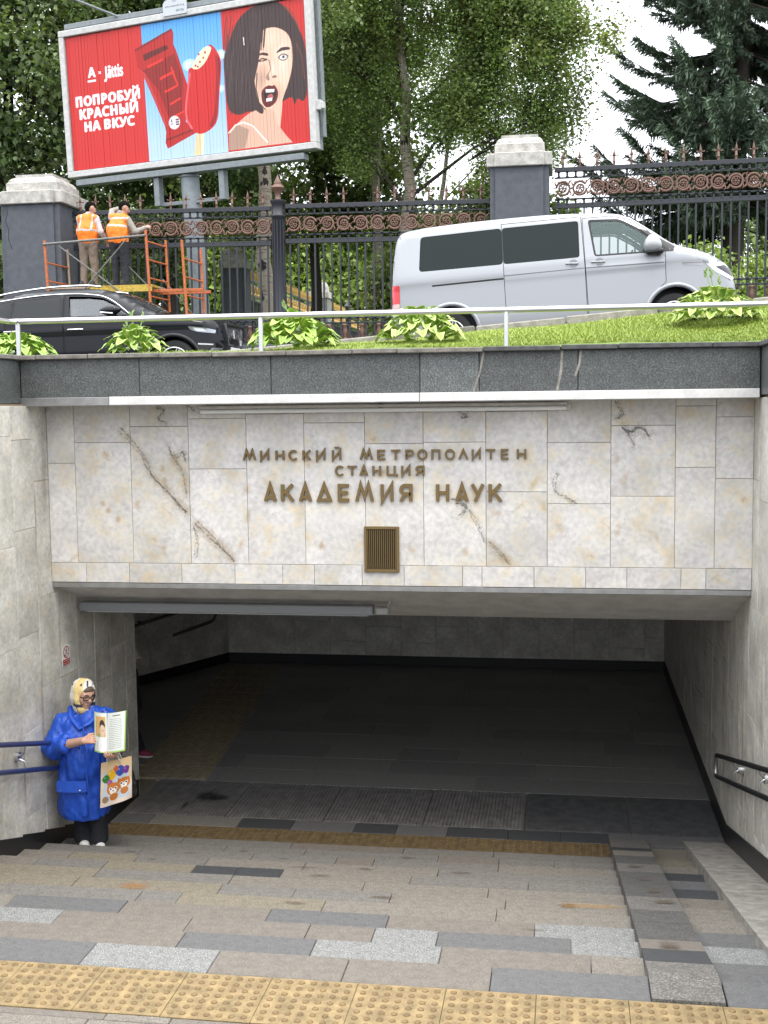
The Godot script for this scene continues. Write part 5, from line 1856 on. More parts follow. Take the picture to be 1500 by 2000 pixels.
	var row := [[-34.0, 13.0, 7.0, C1], [-25.0, 12.5, 6.5, C2], [-18.5, 11.0, 5.5, C3], [-12.5, 10.5, 5.0, C3], [-7.0, 9.8, 4.4, C3], [-2.0, 7.4, 3.2, C3], [15.0, 12.0, 6.0, C1], [24.0, 12.0, 6.5, C1]]
	var lr := ["far left", "left, behind the cracked pillar", "behind the scaffold", "behind the iron post", "behind the tallest birch", "behind the clean pillar", "right of the spruce", "far right"]
	for i in row.size():
		var q: Array = row[i]
		var x: float = q[0]
		broad_tree("park_tree", "pale green bushy tree deep in the park, " + lr[i], "tree", Vector3(x, 4, -70), Vector3(x + 0.3, q[1] + 2, -70), 0.25, dark,
			[[Vector3(x, q[1], -70), Vector3(q[2], 4.4, 3.0)], [Vector3(x + 1.0, 6.4, -69), Vector3(q[2] * 0.9, 3.0, 2.4)]], 1500, big, q[3], 0.5, -0.25, 120 + i, "trees deep in the park", 2.2)
	# shrubs seen between the bars
	var bushes := [[-13.8, 5.0, 1.8, C1, "dark shrub far left behind the cracked pillar"], [-4.3, 5.9, 1.0, C2, "leafy shrub behind the van's tail"], [-2.6, 5.8, 1.4, C2, "leafy shrub hidden behind the van"]]
	for i in bushes.size():
		var q: Array = bushes[i]
		var x: float = q[0]
		broad_tree("shrub", q[4], "shrub", Vector3(x, 4, -31.5), Vector3(x, 6, -31.5), 0.06, dark,
			[[Vector3(x, q[1], -31.5), Vector3(q[2], 1.5, 0.9)], [Vector3(x + 0.5, q[1] + 1.0, -31.8), Vector3(q[2] * 0.7, 1.0, 0.8)]], 420, big, q[3], 0.5, -0.2, 140 + i, "shrubs behind the fence")
	# lilac with white flowers on the right
	for i in 4:
		var x: float = [2.1, 3.3, 4.6, 6.4][i]
		var z: float = [-30.0, -28.4, -29.0, -29.5][i]
		var h: float = [5.7, 6.3, 6.2, 6.2][i]
		var t := broad_tree("lilac_shrub", ["low pale green shrub at the foot of the spruce", "bright green shrub with white blossoms above the van's bonnet", "bright green blossoming shrub at the right edge", "blossoming shrub beyond the right edge"][i], "shrub", Vector3(x, 4.3, z), Vector3(x, h, z), 0.05, dark,
			[[Vector3(x, h - 0.6, z), Vector3(0.9, 1.1, 0.7)], [Vector3(x + 0.4, h - 1.3, z + 0.2), Vector3(1.0, 0.8, 0.7)]], 420, big, C3, 0.45, -0.2, 150 + i, "shrubs behind the fence", 0.75)
		if i > 0:
			var fl := leaf_clump(30, 0.16, 0.05, 9)
			var fx := []
			var fc := []
			for k in 16:
				fx.append(Transform3D(Basis(Vector3.UP, rf(0, TAU)), Vector3(x + rf(-0.9, 0.9), h - rf(0.3, 1.5), z + 0.75)))
				fc.append(Color(0.62, 0.66, 0.5))
			copies("blossoms", fl, leaf_mat(), fx, fc, t)
	make_spruce()

func make_spruce() -> void:
	var t := thing("spruce_tree", "large dark spruce with drooping tiers of branches at the right edge", "tree", Vector3.ZERO)
	var base := Vector3(4.3, 3.9, -33)
	var H := 21.0
	var m := MB.new()
	m.tube([base, base + Vector3(0.12, 5, 0), base + Vector3(0.3, 10, 0), base + Vector3(0.35, H - 4, 0)], [0.34, 0.27, 0.18, 0.02], 12)
	part("trunk", m, M.dark_bark, t)
	# one frond: side shoots in a plane, and shoots that hang
	var r2 := RandomNumberGenerator.new()
	r2.seed = 31
	var fronds := []
	for v in 3:
		var f := MB.new()
		var shoot := func(a: Vector3, b: Vector3, w: float):
			var d := (b - a).normalized()
			var s1 := d.cross(Vector3.UP).normalized() if absf(d.y) < 0.95 else Vector3.RIGHT
			var s2 := d.cross(s1).normalized()
			var tn := r2.randf_range(0.7, 1.35)
			f.col = Color(tn, tn, tn * r2.randf_range(0.9, 1.1))
			for s in [s1, s2]:
				var nn: Vector3 = d.cross(s).normalized()
				if nn.y < 0: nn = -nn
				var mid := a.lerp(b, 0.55)
				f.face([a - s * w * 0.7, mid - s * w, b, mid + s * w, a + s * w * 0.7], nn)
		for i in 26:
			var k := i / 25.0
			var c := Vector3(0, -0.06 * k * k, k)
			for s in [-1.0, 1.0]:
				var L := r2.randf_range(0.20, 0.36) * (1.0 - 0.55 * k)
				shoot.call(c, c + Vector3(s * L, r2.randf_range(-0.10, 0.06), L * 0.75), 0.019)
			if r2.randf() < 0.75:
				shoot.call(c + Vector3(r2.randf_range(-0.12, 0.12), 0, 0), c + Vector3(r2.randf_range(-0.16, 0.16), -r2.randf_range(0.12, 0.34), r2.randf_range(0.0, 0.12)), 0.019)
		shoot.call(Vector3(0, 0, 0.8), Vector3(0, 0, 1.15), 0.022)
		fronds.append(f.mesh())
	var sm := mat(Color.WHITE, 0.65)
	sm.vertex_color_use_as_albedo = true
	sm.backlight_enabled = true
	sm.backlight = Color(0.2, 0.2, 0.2)
	var sets := [[], [], []]
	var cols := [[], [], []]
	var br := MB.new()
	var dead := MB.new()
	var y := 5.2
	while y < H + 2.5:
		var k := (y - 7.6) / (H + 3.0 - 7.6)
		var nb := 9 if y > 8.6 else 4
		for i in nb:
			var a := r2.randf() * TAU
			var L := 3.9 * pow(clampf(1.0 - k, 0.02, 1.0), 0.85) * r2.randf_range(0.72, 1.1)
			var dir := Vector3(cos(a), 0, sin(a))
			var bt := r2.randf_range(0.6, 1.35)
			var o := base + Vector3(0.2, y - 3.9 - 0.0 + r2.randf_range(-0.2, 0.2), 0)
			if y < 8.6:
				L = r2.randf_range(0.8, 2.2)
				dead.tube([o, o + dir * L * 0.6 + Vector3(0, -0.3, 0), o + dir * L + Vector3(0, -0.7, 0)], [0.025, 0.015, 0.006], 5, false)
				continue
			var sag := 0.34 * L * (1.0 - 0.55 * k)
			var P := func(s): return o + dir * L * s + Vector3(0, -sag * sin(s * 2.1) + 0.22 * L * s * s * s, 0)
			br.tube([P.call(0.0), P.call(0.35), P.call(0.7), P.call(1.0)], [0.05, 0.035, 0.02, 0.006], 5, false)
			var s := 0.18
			while s < 1.0:
				var c: Vector3 = P.call(s)
				var d: Vector3 = (P.call(minf(s + 0.06, 1.06)) - c).normalized()
				for q in [0.0, -0.85, 0.85]:
					if q != 0.0 and s > 0.86: continue
					var sc := (0.85 if q == 0.0 else 0.8 * (1.15 - s)) * r2.randf_range(0.8, 1.15) * lerpf(1.0, 0.65, k)
					if q != 0.0: sc *= clampf(L * 0.36, 0.45, 1.2)
					var dd := (d.rotated(Vector3.UP, q + r2.randf_range(-0.2, 0.2)) + Vector3(0, r2.randf_range(-0.25, 0.0), 0)).normalized()
					var bx := Vector3.UP.cross(dd).normalized()
					var bas := Basis(bx, dd.cross(bx), dd) * Basis(Vector3.BACK, r2.randf_range(-0.35, 0.35))
					var v := r2.randi() % 3
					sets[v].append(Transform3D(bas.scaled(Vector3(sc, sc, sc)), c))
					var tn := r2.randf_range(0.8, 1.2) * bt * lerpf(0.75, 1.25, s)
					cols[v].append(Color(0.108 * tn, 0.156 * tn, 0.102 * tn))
				s += 0.24 / L
		y += 0.52
	part("branches", br, M.dark_bark, t)
	part("dead_branches", dead, M.dark_bark, t)
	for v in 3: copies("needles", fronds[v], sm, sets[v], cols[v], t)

# ---------- billboard ----------
func make_billboard() -> void:
	var W := 5.9
	var H := 2.9
	var b := thing("billboard", "large tilted billboard with red ice cream advertisement on a grey pole", "billboard", Vector3(-8.224, 10.022, -25.313))
	b.rotation = Vector3(0.033, -0.216, 0.021)
	# printed picture
	var tw := 1180
	var th := 580
	var im := Image.create(tw, th, false, Image.FORMAT_RGB8)
	var red := Color(0.74, 0.135, 0.115)
	im.fill(red)
	var P := func(s): 
		var out := PackedVector2Array()
		for q in poly(s, 0.001): out.append(Vector2(q.x * tw, q.y * th))
		return out
	var S := func(s): return smooth_poly(P.call(s))
	var sky := Vector2(0.336, 0.672)
	for y in th:
		var c := Color(0.30, 0.60, 0.85).lerp(Color(0.66, 0.76, 0.92), clampf(float(y) / th * 1.15, 0, 1))
		im.fill_rect(Rect2i(int(sky.x * tw), y, int((sky.y - sky.x) * tw), 1), c)
	for q in [[0.53, 0.34, 26], [0.55, 0.36, 18], [0.66, 0.30, 22], [0.65, 0.54, 18]]:
		for j in 5:
			var pc := PackedVector2Array()
			for k in 16: pc.append(Vector2(q[0] * tw + cos(TAU * k / 16) * q[2] * (1 - j * 0.17) * 1.3, q[1] * th + sin(TAU * k / 16) * q[2] * (1 - j * 0.17)))
			fill_poly(im, pc, Color(0.62, 0.78, 0.92).lerp(Color(0.85, 0.90, 0.96), j / 4.0))
	# wrapper
	var wr := Color(0.66, 0.09, 0.07)
	fill_poly(im, P.call("302,167 465,58 471,97 468,171 479,224 518,486 500,659 502,744 546,830 419,922 410,877 416,801 412,757 372,551 330,353 311,305"), wr)
	fill_poly(im, P.call("330,330 470,240 500,430 486,690 432,700 392,480"), wr.darkened(0.22))
	fill_poly(im, P.call("336,215 440,170 446,200 342,262"), wr.darkened(0.45))
	fill_poly(im, P.call("302,167 465,58 466,74 305,184"), wr.darkened(0.25))
	for q in ["400,400 462,360 466,376 404,418", "418,500 476,466 478,480 422,516", "436,596 486,560 488,574 440,610", "455,330 468,400 480,470 474,470 460,400 450,335", "350,300 420,262 424,276 356,318", "446,690 496,660 500,672 450,706"]: fill_poly(im, P.call(q), Color(0.85, 0.16, 0.10))
	fill_poly(im, P.call("414,850 538,800 540,812 416,866"), wr.darkened(0.3))
	fill_poly(im, P.call("311,305 330,353 372,551 412,757 422,757 384,551 342,350"), wr.lightened(0.12))
	var disc := func(u, v, r, c):
		var pc := PackedVector2Array()
		for k in 28: pc.append(Vector2(u * tw + cos(TAU * k / 28) * r, v * th + sin(TAU * k / 28) * r))
		fill_poly(im, pc, c)
	disc.call(0.453, 0.738, 29.0, Color(0.84, 0.83, 0.86))
	print_text(im, "А", Rect2(0.437 * tw, 0.712 * th, 9, 13), Color(0.3, 0.2, 0.25))
	im.fill_rect(Rect2i(int(0.437 * tw), int(0.744 * th), 10, 3), Color(0.3, 0.2, 0.25))
	for j in 3: im.fill_rect(Rect2i(int(0.459 * tw), int((0.715 + j * 0.017) * th), 17, 6), Color(0.3, 0.2, 0.25))
	# ice cream on a stick
	fill_poly(im, P.call("545,830 575,830 566,996 527,996"), Color(0.83, 0.74, 0.58))
	fill_poly(im, P.call("563,830 575,830 566,996 556,996"), Color(0.90, 0.83, 0.68))
	fill_poly(im, S.call("527,371 542,359 550,336 578,302 614,225 629,229 646,271 659,332 659,406 645,610 636,733 620,797 584,839 550,840 522,799 503,727 501,642 515,502 524,412"), Color(0.74, 0.10, 0.10))
	fill_poly(im, S.call("640,300 656,340 655,406 641,610 632,730 612,800 600,790 622,700 634,520 640,400"), Color(0.56, 0.07, 0.07))
	fill_poly(im, S.call("527,400 533,410 522,510 510,640 511,727 530,796 520,796 504,727 502,642 516,502"), Color(0.90, 0.36, 0.38))
	fill_poly(im, S.call("540,354 551,319 580,253 605,227 624,240 617,280 596,340 571,375 549,377"), Color(0.90, 0.85, 0.72))
	for q in [[0.572, 0.275], [0.598, 0.268], [0.575, 0.33], [0.556, 0.352], [0.59, 0.305], [0.565, 0.362]]: disc.call(q[0], q[1], 4.5, Color(0.66, 0.12, 0.12))
	# the winking woman
	var skin := Color(0.89, 0.72, 0.63)
	var hair := Color(0.225, 0.155, 0.15)
	fill_poly(im, P.call("672,991 680,861 702,700 700,560 672,560"), red)
	fill_poly(im, S.call("809,2 891,1 922,36 955,126 980,221 996,337 999,467 998,579 996,658 980,710 958,688 946,726 936,674 904,691 847,751 827,803 800,780 769,732 717,744 680,683 674,493 674,344 695,235 727,114 757,50"), hair)
	fill_poly(im, P.call("769,740 816,718 900,674 895,754 885,874 911,946 932,990 674,991 682,861 715,802 749,760"), skin.darkened(0.10))
	fill_poly(im, P.call("830,700 900,674 895,754 885,874 872,840 866,760"), skin.darkened(0.02))
	fill_poly(im, P.call("676,880 715,815 760,860 740,990 674,991"), skin.darkened(0.28))
	fill_poly(im, S.call("836,179 882,172 922,212 942,274 947,363 944,451 931,544 910,635 890,712 852,735 820,719 800,640 792,507 796,443 811,398 818,335 825,248"), skin)
	var glow := func(q, c0: Color, c1: Color):
		var pl: PackedVector2Array = S.call(q)
		var ce := Vector2.ZERO
		for w in pl: ce += w / pl.size()
		for i in 9:
			var z := PackedVector2Array()
			for w in pl: z.append(ce + (w - ce) * (1.0 - i / 9.0))
			fill_poly(im, z, c0.lerp(c1, (i + 1) / 9.0))
	glow.call("880,195 922,225 940,290 942,400 932,520 912,620 880,560 872,420 868,300", skin, skin.lightened(0.26))
	glow.call("804,420 838,424 846,480 830,600 808,640 794,516", skin.darkened(0.04), skin.darkened(0.22))
	glow.call("858,540 896,560 906,640 890,712 862,735 876,690 880,610", skin, skin.darkened(0.12))
	glow.call("838,185 884,180 912,220 900,300 850,320 830,260", skin, skin.lightened(0.14))
	glow.call("858,395 872,400 880,500 866,515 858,470", skin, skin.lightened(0.3))
	fill_poly(im, S.call("851,393 856,459 838,503 842,529 853,532 850,490 860,460 857,395"), skin.darkened(0.34))
	fill_poly(im, S.call("868,503 882,510 877,523 863,518"), skin.darkened(0.42))
	fill_poly(im, S.call("819,604 843,570 862,576 870,572 883,621 877,676 858,712 834,719 819,678"), Color(0.36, 0.10, 0.09))
	fill_poly(im, S.call("828,607 852,592 874,618 868,666 849,685 831,665"), Color(0.13, 0.05, 0.05))
	fill_poly(im, S.call("840,640 858,630 864,655 846,668"), Color(0.66, 0.34, 0.34))
	fill_poly(im, P.call("833,592 870,599 867,621 835,617"), Color(0.93, 0.91, 0.88))
	fill_poly(im, P.call("834,657 861,656 858,680 835,682"), Color(0.90, 0.88, 0.85))
	fill_poly(im, S.call("890,384 908,362 930,380 922,408 903,409"), skin.darkened(0.5))
	fill_poly(im, S.call("896,386 908,370 924,384 919,402 904,402"), Color(0.90, 0.90, 0.90))
	disc.call(0.911, 0.386, 6.5, Color(0.34, 0.40, 0.44))
	disc.call(0.911, 0.386, 3.6, Color(0.05, 0.05, 0.05))
	fill_poly(im, S.call("884,352 905,320 934,324 936,341 907,342"), hair)
	fill_poly(im, stroke_poly(P.call("808,394 826,374 847,387"), 5.0), hair)
	fill_poly(im, stroke_poly(P.call("812,392 828,392 846,388"), 4.0), hair)
	fill_poly(im, S.call("808,350 827,334 850,345 849,361 827,350"), hair)
	fill_poly(im, S.call("838,150 826,248 814,380 800,470 790,560 800,660 822,730 812,760 780,690 774,520 790,380 806,230"), hair)
	fill_poly(im, stroke_poly(P.call("804,470 797,580 806,680 830,735"), 4.0), hair)
	fill_poly(im, stroke_poly(P.call("675,868 705,816 738,803 775,837 797,887 832,969"), 6.0), Color(0.90, 0.87, 0.84))
	for i in 150:
		# strands
		var u := rf(0.69, 0.86)
		var v := rf(0.03, 0.50) if u < 0.80 else rf(0.02, 0.08)
		fill_poly(im, stroke_poly(PackedVector2Array([Vector2(u * tw, v * th), Vector2((u - 0.012) * tw, (v + 0.12) * th), Vector2((u - 0.02) * tw, (v + 0.24) * th)]), rf(1.0, 2.2)), hair.lightened(rf(0.02, 0.16)) if rf(0, 1) < 0.6 else hair.darkened(rf(0.1, 0.4)))
	fill_poly(im, stroke_poly(P.call("930,40 958,110 980,230"), 5.0), Color(0.42, 0.26, 0.16))
	fill_poly(im, stroke_poly(P.call("962,300 984,400 988,560"), 5.0), Color(0.40, 0.22, 0.17))
	fill_poly(im, P.call("755,205 759,205 760,262 756,262"), Color(0.86, 0.85, 0.85))
	# the print is as soft as a large halftone
	im.resize(tw / 3, th / 3, Image.INTERPOLATE_LANCZOS)
	im.resize(tw, th, Image.INTERPOLATE_CUBIC)
	# words
	var wh := Color(0.92, 0.90, 0.91)
	var R4 := func(a, b_, c, d): return Rect2(a * tw, b_ * th, (c - a) * tw, (d - b_) * th)
	print_text(im, "ПОПРОБУЙ", R4.call(0.028, 0.428, 0.312, 0.524), wh, 2.2)
	print_text(im, "КРАСНЫЙ", R4.call(0.042, 0.524, 0.300, 0.620), wh, 2.2)
	print_text(im, "НА ВКУС", R4.call(0.060, 0.645, 0.282, 0.715), wh, 2.2)
	print_text(im, "А", R4.call(0.091, 0.246, 0.124, 0.318), wh, 1.5)
	im.fill_rect(Rect2i(int(0.088 * tw), int(0.338 * th), 44, 9), wh)
	print_text(im, "×", R4.call(0.137, 0.282, 0.149, 0.304), wh, 0.6)
	print_text(im, "Jättis", R4.call(0.163, 0.252, 0.245, 0.366), wh, 1.6)
	var pm := mat(Color.WHITE, 0.5)
	pm.albedo_texture = ImageTexture.create_from_image(im)
	# upright turning slats carry the picture strip by strip
	var n := 72
	for i in n:
		var m := MB.new()
		var x0 := -W / 2 + W * i / n + 0.0018
		var x1 := -W / 2 + W * (i + 1) / n - 0.0018
		var dz := rf(-0.004, 0.004)
		var tw2 := rf(-0.0015, 0.0015)
		var u0 := (x0 + W / 2) / W
		var u1 := (x1 + W / 2) / W
		var F := [Vector3(x0, -H / 2, dz - tw2), Vector3(x1, -H / 2, dz + tw2), Vector3(x1, H / 2, dz + tw2), Vector3(x0, H / 2, dz - tw2)]
		m.face(F, Vector3(-tw2 * 2 / (x1 - x0), 0, 1).normalized(), [Vector2(u0, 1), Vector2(u1, 1), Vector2(u1, 0), Vector2(u0, 0)])
		for q in [[0, 3, -1.0, u0], [1, 2, 1.0, u1]]:
			m.face([F[q[0]], F[q[1]], F[q[1]] + Vector3(0, 0, -0.03), F[q[0]] + Vector3(0, 0, -0.03)], Vector3(q[2], 0, 0), [Vector2(q[3], 1), Vector2(q[3], 0), Vector2(q[3], 0), Vector2(q[3], 1)])
		part("slat", m, pm, b)
	var grey := tmat(Color(0.24, 0.27, 0.29), T.soft, 1.0, 0.55)
	var fr := tmat(Color(0.62, 0.62, 0.61), T.soft, 1.0, 0.5)
	var fw := 0.135
	var bars := [[Vector3(0, H / 2 + 0.02 + fw / 2, -0.05), Vector3(W + 0.04 + fw * 2, fw, 0.22)], [Vector3(0, -H / 2 - 0.02 - fw / 2, -0.05), Vector3(W + 0.04 + fw * 2, fw, 0.22)], [Vector3(-W / 2 - 0.02 - fw / 2, 0, -0.05), Vector3(fw, H + 0.04, 0.21)], [Vector3(W / 2 + 0.02 + fw / 2, 0, -0.05), Vector3(fw, H + 0.04, 0.21)]]
	for q in bars:
		var m := MB.new()
		m.box(q[0], q[1], 0.012)
		part("frame_bar", m, fr, b)
	var m := MB.new()
	m.box(Vector3(0, 0, -0.24), Vector3(W + 0.3, H + 0.3, 0.16), 0.01)
	part("box_back", m, grey, b)
	m = MB.new()
	m.box(Vector3(0, H / 2 + 0.26, -0.13), Vector3(W + 0.1, 0.11, 0.16), 0.008)
	part("top_beam", m, grey, b)
	m = MB.new()
	m.box(Vector3(-0.05, -H / 2 - 0.28, -0.08), Vector3(W - 0.2, 0.13, 0.26), 0.008)
	part("bottom_beam", m, grey, b)
	# owner's plate
	im = Image.create(256, 160, false, Image.FORMAT_RGB8)
	im.fill(Color(0.72, 0.74, 0.76))
	print_text(im, "ООО", Rect2(104, 20, 46, 18), Color(0.35, 0.38, 0.42))
	print_text(im, "КРЕАТИВНЫЙ КОД", Rect2(24, 62, 208, 24), Color(0.30, 0.33, 0.38))
	print_text(im, "00126", Rect2(140, 108, 84, 24), Color(0.28, 0.31, 0.36))
	var plm := mat(Color.WHITE, 0.5)
	plm.albedo_texture = ImageTexture.create_from_image(im)
	m = MB.new()
	var px := -0.05
	var pts := [Vector2(-0.29, -0.17), Vector2(0.29, -0.17), Vector2(0.29, 0.08), Vector2(0.24, 0.14), Vector2(0.12, 0.18), Vector2(-0.12, 0.18), Vector2(-0.24, 0.14), Vector2(-0.29, 0.08)]
	var face := []
	var uvs := []
	for q in pts:
		face.append(Vector3(px + q.x, H / 2 + 0.24 + q.y, 0.085))
		uvs.append(Vector2(q.x / 0.58 + 0.5, 0.5 - q.y / 0.36))
	m.face(face, Vector3.BACK, uvs)
	for i in pts.size():
		var a: Vector3 = face[i]
		var c: Vector3 = face[(i + 1) % pts.size()]
		m.face([a, c, c - Vector3(0, 0, 0.02), a - Vector3(0, 0, 0.02)], Vector3(c.y - a.y, a.x - c.x, 0).normalized(), [Vector2.ZERO, Vector2.ZERO, Vector2.ZERO, Vector2.ZERO])
	part("owner_plate", m, plm, b)
	# hanging service frame round the pole
	for q in [[-0.85, 0.13], [0.78, 0.13]]:
		m = MB.new()
		m.box(Vector3(q[0], -H / 2 - 0.66, -0.12), Vector3(q[1], 0.62, 0.2), 0.006)
		part("hanger", m, grey, b)
	m = MB.new()
	m.box(Vector3(-0.035, -H / 2 - 0.93, -0.2), Vector3(1.6, 0.08, 0.1), 0.006)
	part("hanger_bar", m, grey, b)
	m = MB.new()
	m.box(Vector3(W / 2 + 0.20, -0.72, -0.1), Vector3(0.12, 0.2, 0.16), 0.01)
	m.box(Vector3(W / 2 + 0.28, -0.73, -0.1), Vector3(0.07, 0.14, 0.12), 0.01)
	part("switch_box", m, fr, b)
	m = MB.new()
	m.box(Vector3(W / 2 + 0.24, 0.1, -0.22), Vector3(0.05, H, 0.1), 0.005)
	part("side_trim", m, grey, b)
	# arm of the spot lamp
	m = MB.new()
	m.tube([Vector3(-1.55, H / 2 + 0.28, -0.1), Vector3(-2.35, H / 2 + 0.62, 0.85), Vector3(-2.55, H / 2 + 0.70, 1.0)], 0.028, 8)
	m.box(Vector3(-1.55, H / 2 + 0.27, -0.1), Vector3(0.08, 0.12, 0.08), 0.006)
	part("lamp_arm", m, grey, b)
	m = MB.new()
	m.X = Transform3D(Basis(Vector3(0, 0, 1), 0.2), Vector3(-2.75, H / 2 + 0.72, 1.02))
	m.box(Vector3.ZERO, Vector3(0.5, 0.1, 0.2), 0.02)
	part("lamp_head", m, grey, b)
	# pole, straight under the board
	m = MB.new()
	m.tube([Vector3(-0.12, -H / 2 - 0.2, -0.24), Vector3(-0.10, -7.0, -0.45)], 0.205, 20)
	m.tube([Vector3(-0.12, -H / 2 - 0.36, -0.24), Vector3(-0.12, -H / 2 - 0.40, -0.24)], 0.235, 20)
	part("pole", m, tmat(Color(0.27, 0.31, 0.34), T.soft, 1.0, 0.5), b)

# ---------- vehicles ----------
# A body is a silhouette seen from the side, as wide as w(x, y), rounded over towards its edge.
class Shell:
	var out: PackedVector2Array
	var W: float          # half width
	var Rr: float         # edge radius
	var belt: float
	var tumble: float     # how much the sides lean in above the belt
	var x0: float
	var x1: float
	var nose := 0.2
	var tail := 0.1
	func dist(p: Vector2) -> float:
		var d := 1e9
		for i in out.size():
			var q := Geometry2D.get_closest_point_to_segment(p, out[i], out[(i + 1) % out.size()])
			d = minf(d, p.distance_to(q))
		return d
	func base(p: Vector2) -> float:
		var w := W - tumble * maxf(0.0, p.y - belt) - 0.05 * pow(maxf(0.0, 0.62 - p.y) / 0.4, 2.0)
		w -= nose * pow(clampf((p.x - (x1 - 1.1)) / 1.1, 0, 1), 2.2)
		w -= tail * pow(clampf((x0 + 0.6 - p.x) / 0.6, 0, 1), 2.0)
		# a soft crease under the belt
		w += 0.010 * exp(-pow((p.y - belt + 0.14) / 0.05, 2.0))
		return w
	func w(p: Vector2) -> float:
		var d := dist(p)
		var b := base(p)
		if d < Rr:
			var k := 1.0 - d / Rr
			b -= Rr * (1.0 - sqrt(maxf(0.0, 1.0 - k * k)))
		return b
	func nrm(p: Vector2) -> Vector3:
		var e := 0.012
		var gx := (w(p + Vector2(e, 0)) - w(p - Vector2(e, 0))) / (2 * e)
		var gy := (w(p + Vector2(0, e)) - w(p - Vector2(0, e))) / (2 * e)
		return Vector3(-gx, -gy, 1).normalized()

# a piece of the body's side, cut to a polygon; both: mirrored to the far side as well
func patch(m: MB, sh: Shell, pl: PackedVector2Array, off: float, cell := 0.07, cut := [], sides := [1.0, -1.0]) -> void:
	var lo := pl[0]
	var hi := pl[0]
	for q in pl:
		lo = lo.min(q); hi = hi.max(q)
	var pieces := []
	var x := lo.x
	while x < hi.x:
		var y := lo.y
		while y < hi.y:
			var c := PackedVector2Array([Vector2(x, y), Vector2(x + cell, y), Vector2(x + cell, y + cell), Vector2(x, y + cell)])
			var got: Array = Geometry2D.intersect_polygons(c, pl)
			for k in cut:
				var nx := []
				for g in got:
					for r in Geometry2D.clip_polygons(g, k): nx.append(r)
				got = nx
			for g in got: pieces.append(g)
			y += cell
		x += cell
	var cache := {}
	for g in pieces:
		if Geometry2D.is_polygon_clockwise(g) and g.size() < 3: continue
		var tri := Geometry2D.triangulate_polygon(g)
		for s in sides:
			var f := m.v.size()
			for q in g:
				if not cache.has(q): cache[q] = [sh.w(q), sh.nrm(q)]
				var n: Vector3 = cache[q][1]
				var p := Vector3(q.x, q.y, cache[q][0]) + n * off
				m.p(Vector3(p.x, p.y, p.z * s), Vector3(n.x, n.y, n.z * s), q)
			for i in range(0, tri.size(), 3): m.t(f + tri[i], f + tri[i + 1], f + tri[i + 2])

# the skin that runs over the top from one side to the other along part of the outline
func over(m: MB, sh: Shell, from: int, to: int, off := 0.0, crown := 0.0) -> void:
	var n := sh.out.size()
	var rows := []
	var nv := 8
	for i in range(from, to + 1):
		var p := sh.out[i % n]
		var a := sh.out[(i - 1 + n) % n]
		var b := sh.out[(i + 1) % n]
		if i == from: a = p
		if i == to: b = p
		var d := (b - a).normalized()
		var nn := Vector3(d.y, -d.x, 0)
		if Geometry2D.is_polygon_clockwise(sh.out): nn = -nn
		var w := sh.base(p) - sh.Rr
		var row := []
		for j in nv + 1:
			var t := float(j) / nv * 2.0 - 1.0
			var bend := crown * (1.0 - t * t)
			row.append(m.p(Vector3(p.x, p.y, w * t) + nn * (off + bend), (nn + Vector3(0, 0, t * crown * 2.0 / maxf(w, 0.1))).normalized()))
		rows.append(row)
	for i in rows.size() - 1:
		for j in nv:
			m.t(rows[i][j], rows[i + 1][j], rows[i + 1][j + 1])
			m.t(rows[i][j], rows[i + 1][j + 1], rows[i][j + 1])

func disc2(c: Vector2, r: float, k := 24) -> PackedVector2Array:
	var p := PackedVector2Array()
	for i in k: p.append(c + Vector2(cos(TAU * i / k), sin(TAU * i / k)) * r)
	return p

func shrink(p: PackedVector2Array, d: float) -> PackedVector2Array:
	var o := Geometry2D.offset_polygon(p, -d)
	return o[0] if o.size() else p

func wheel(t: Node3D, x: float, y: float, z: float, r: float, rimr: float, rim_mat: Material, spokes: int) -> void:
	var w := part("wheel", null, null, t) if false else Node3D.new()
	w.name = "wheel"
	t.add_child(w, true)
	w.position = Vector3(x, y, z)
	var s := 1.0 if z > 0 else -1.0
	w.rotation = Vector3(PI / 2 * s, 0, 0)
	# lathed round y, which points outwards
	var m := MB.new()
	m.lathe([Vector2(rimr, -0.20), Vector2(r * 0.97, -0.19), Vector2(r, -0.15), Vector2(r, -0.05), Vector2(r * 0.975, -0.015), Vector2(rimr + 0.02, 0.0), Vector2(rimr, -0.012)], 36)
	part("tyre", m, M.rubber, w)
	m = MB.new()
	m.lathe([Vector2(rimr, -0.012), Vector2(rimr - 0.015, -0.006), Vector2(rimr - 0.03, -0.03), Vector2(rimr - 0.035, -0.12)], 36)
	m.lathe([Vector2(0.075, -0.03), Vector2(0.07, -0.018), Vector2(0.03, -0.012), Vector2(0.0, -0.012)], 20)
	for i in spokes:
		m.X = Transform3D(Basis(Vector3.UP, TAU * i / spokes), Vector3.ZERO)
		m.box(Vector3(rimr * 0.5, -0.028, 0.022), Vector3(rimr - 0.03, 0.022, 0.026), 0.006)
		m.box(Vector3(rimr * 0.5, -0.028, -0.022), Vector3(rimr - 0.03, 0.022, 0.026), 0.006)
	part("rim", m, rim_mat, w)
	m = MB.new()
	m.lathe([Vector2(rimr - 0.03, -0.10), Vector2(0.0, -0.11)], 24)
	part("brake", m, M.rubber, w)

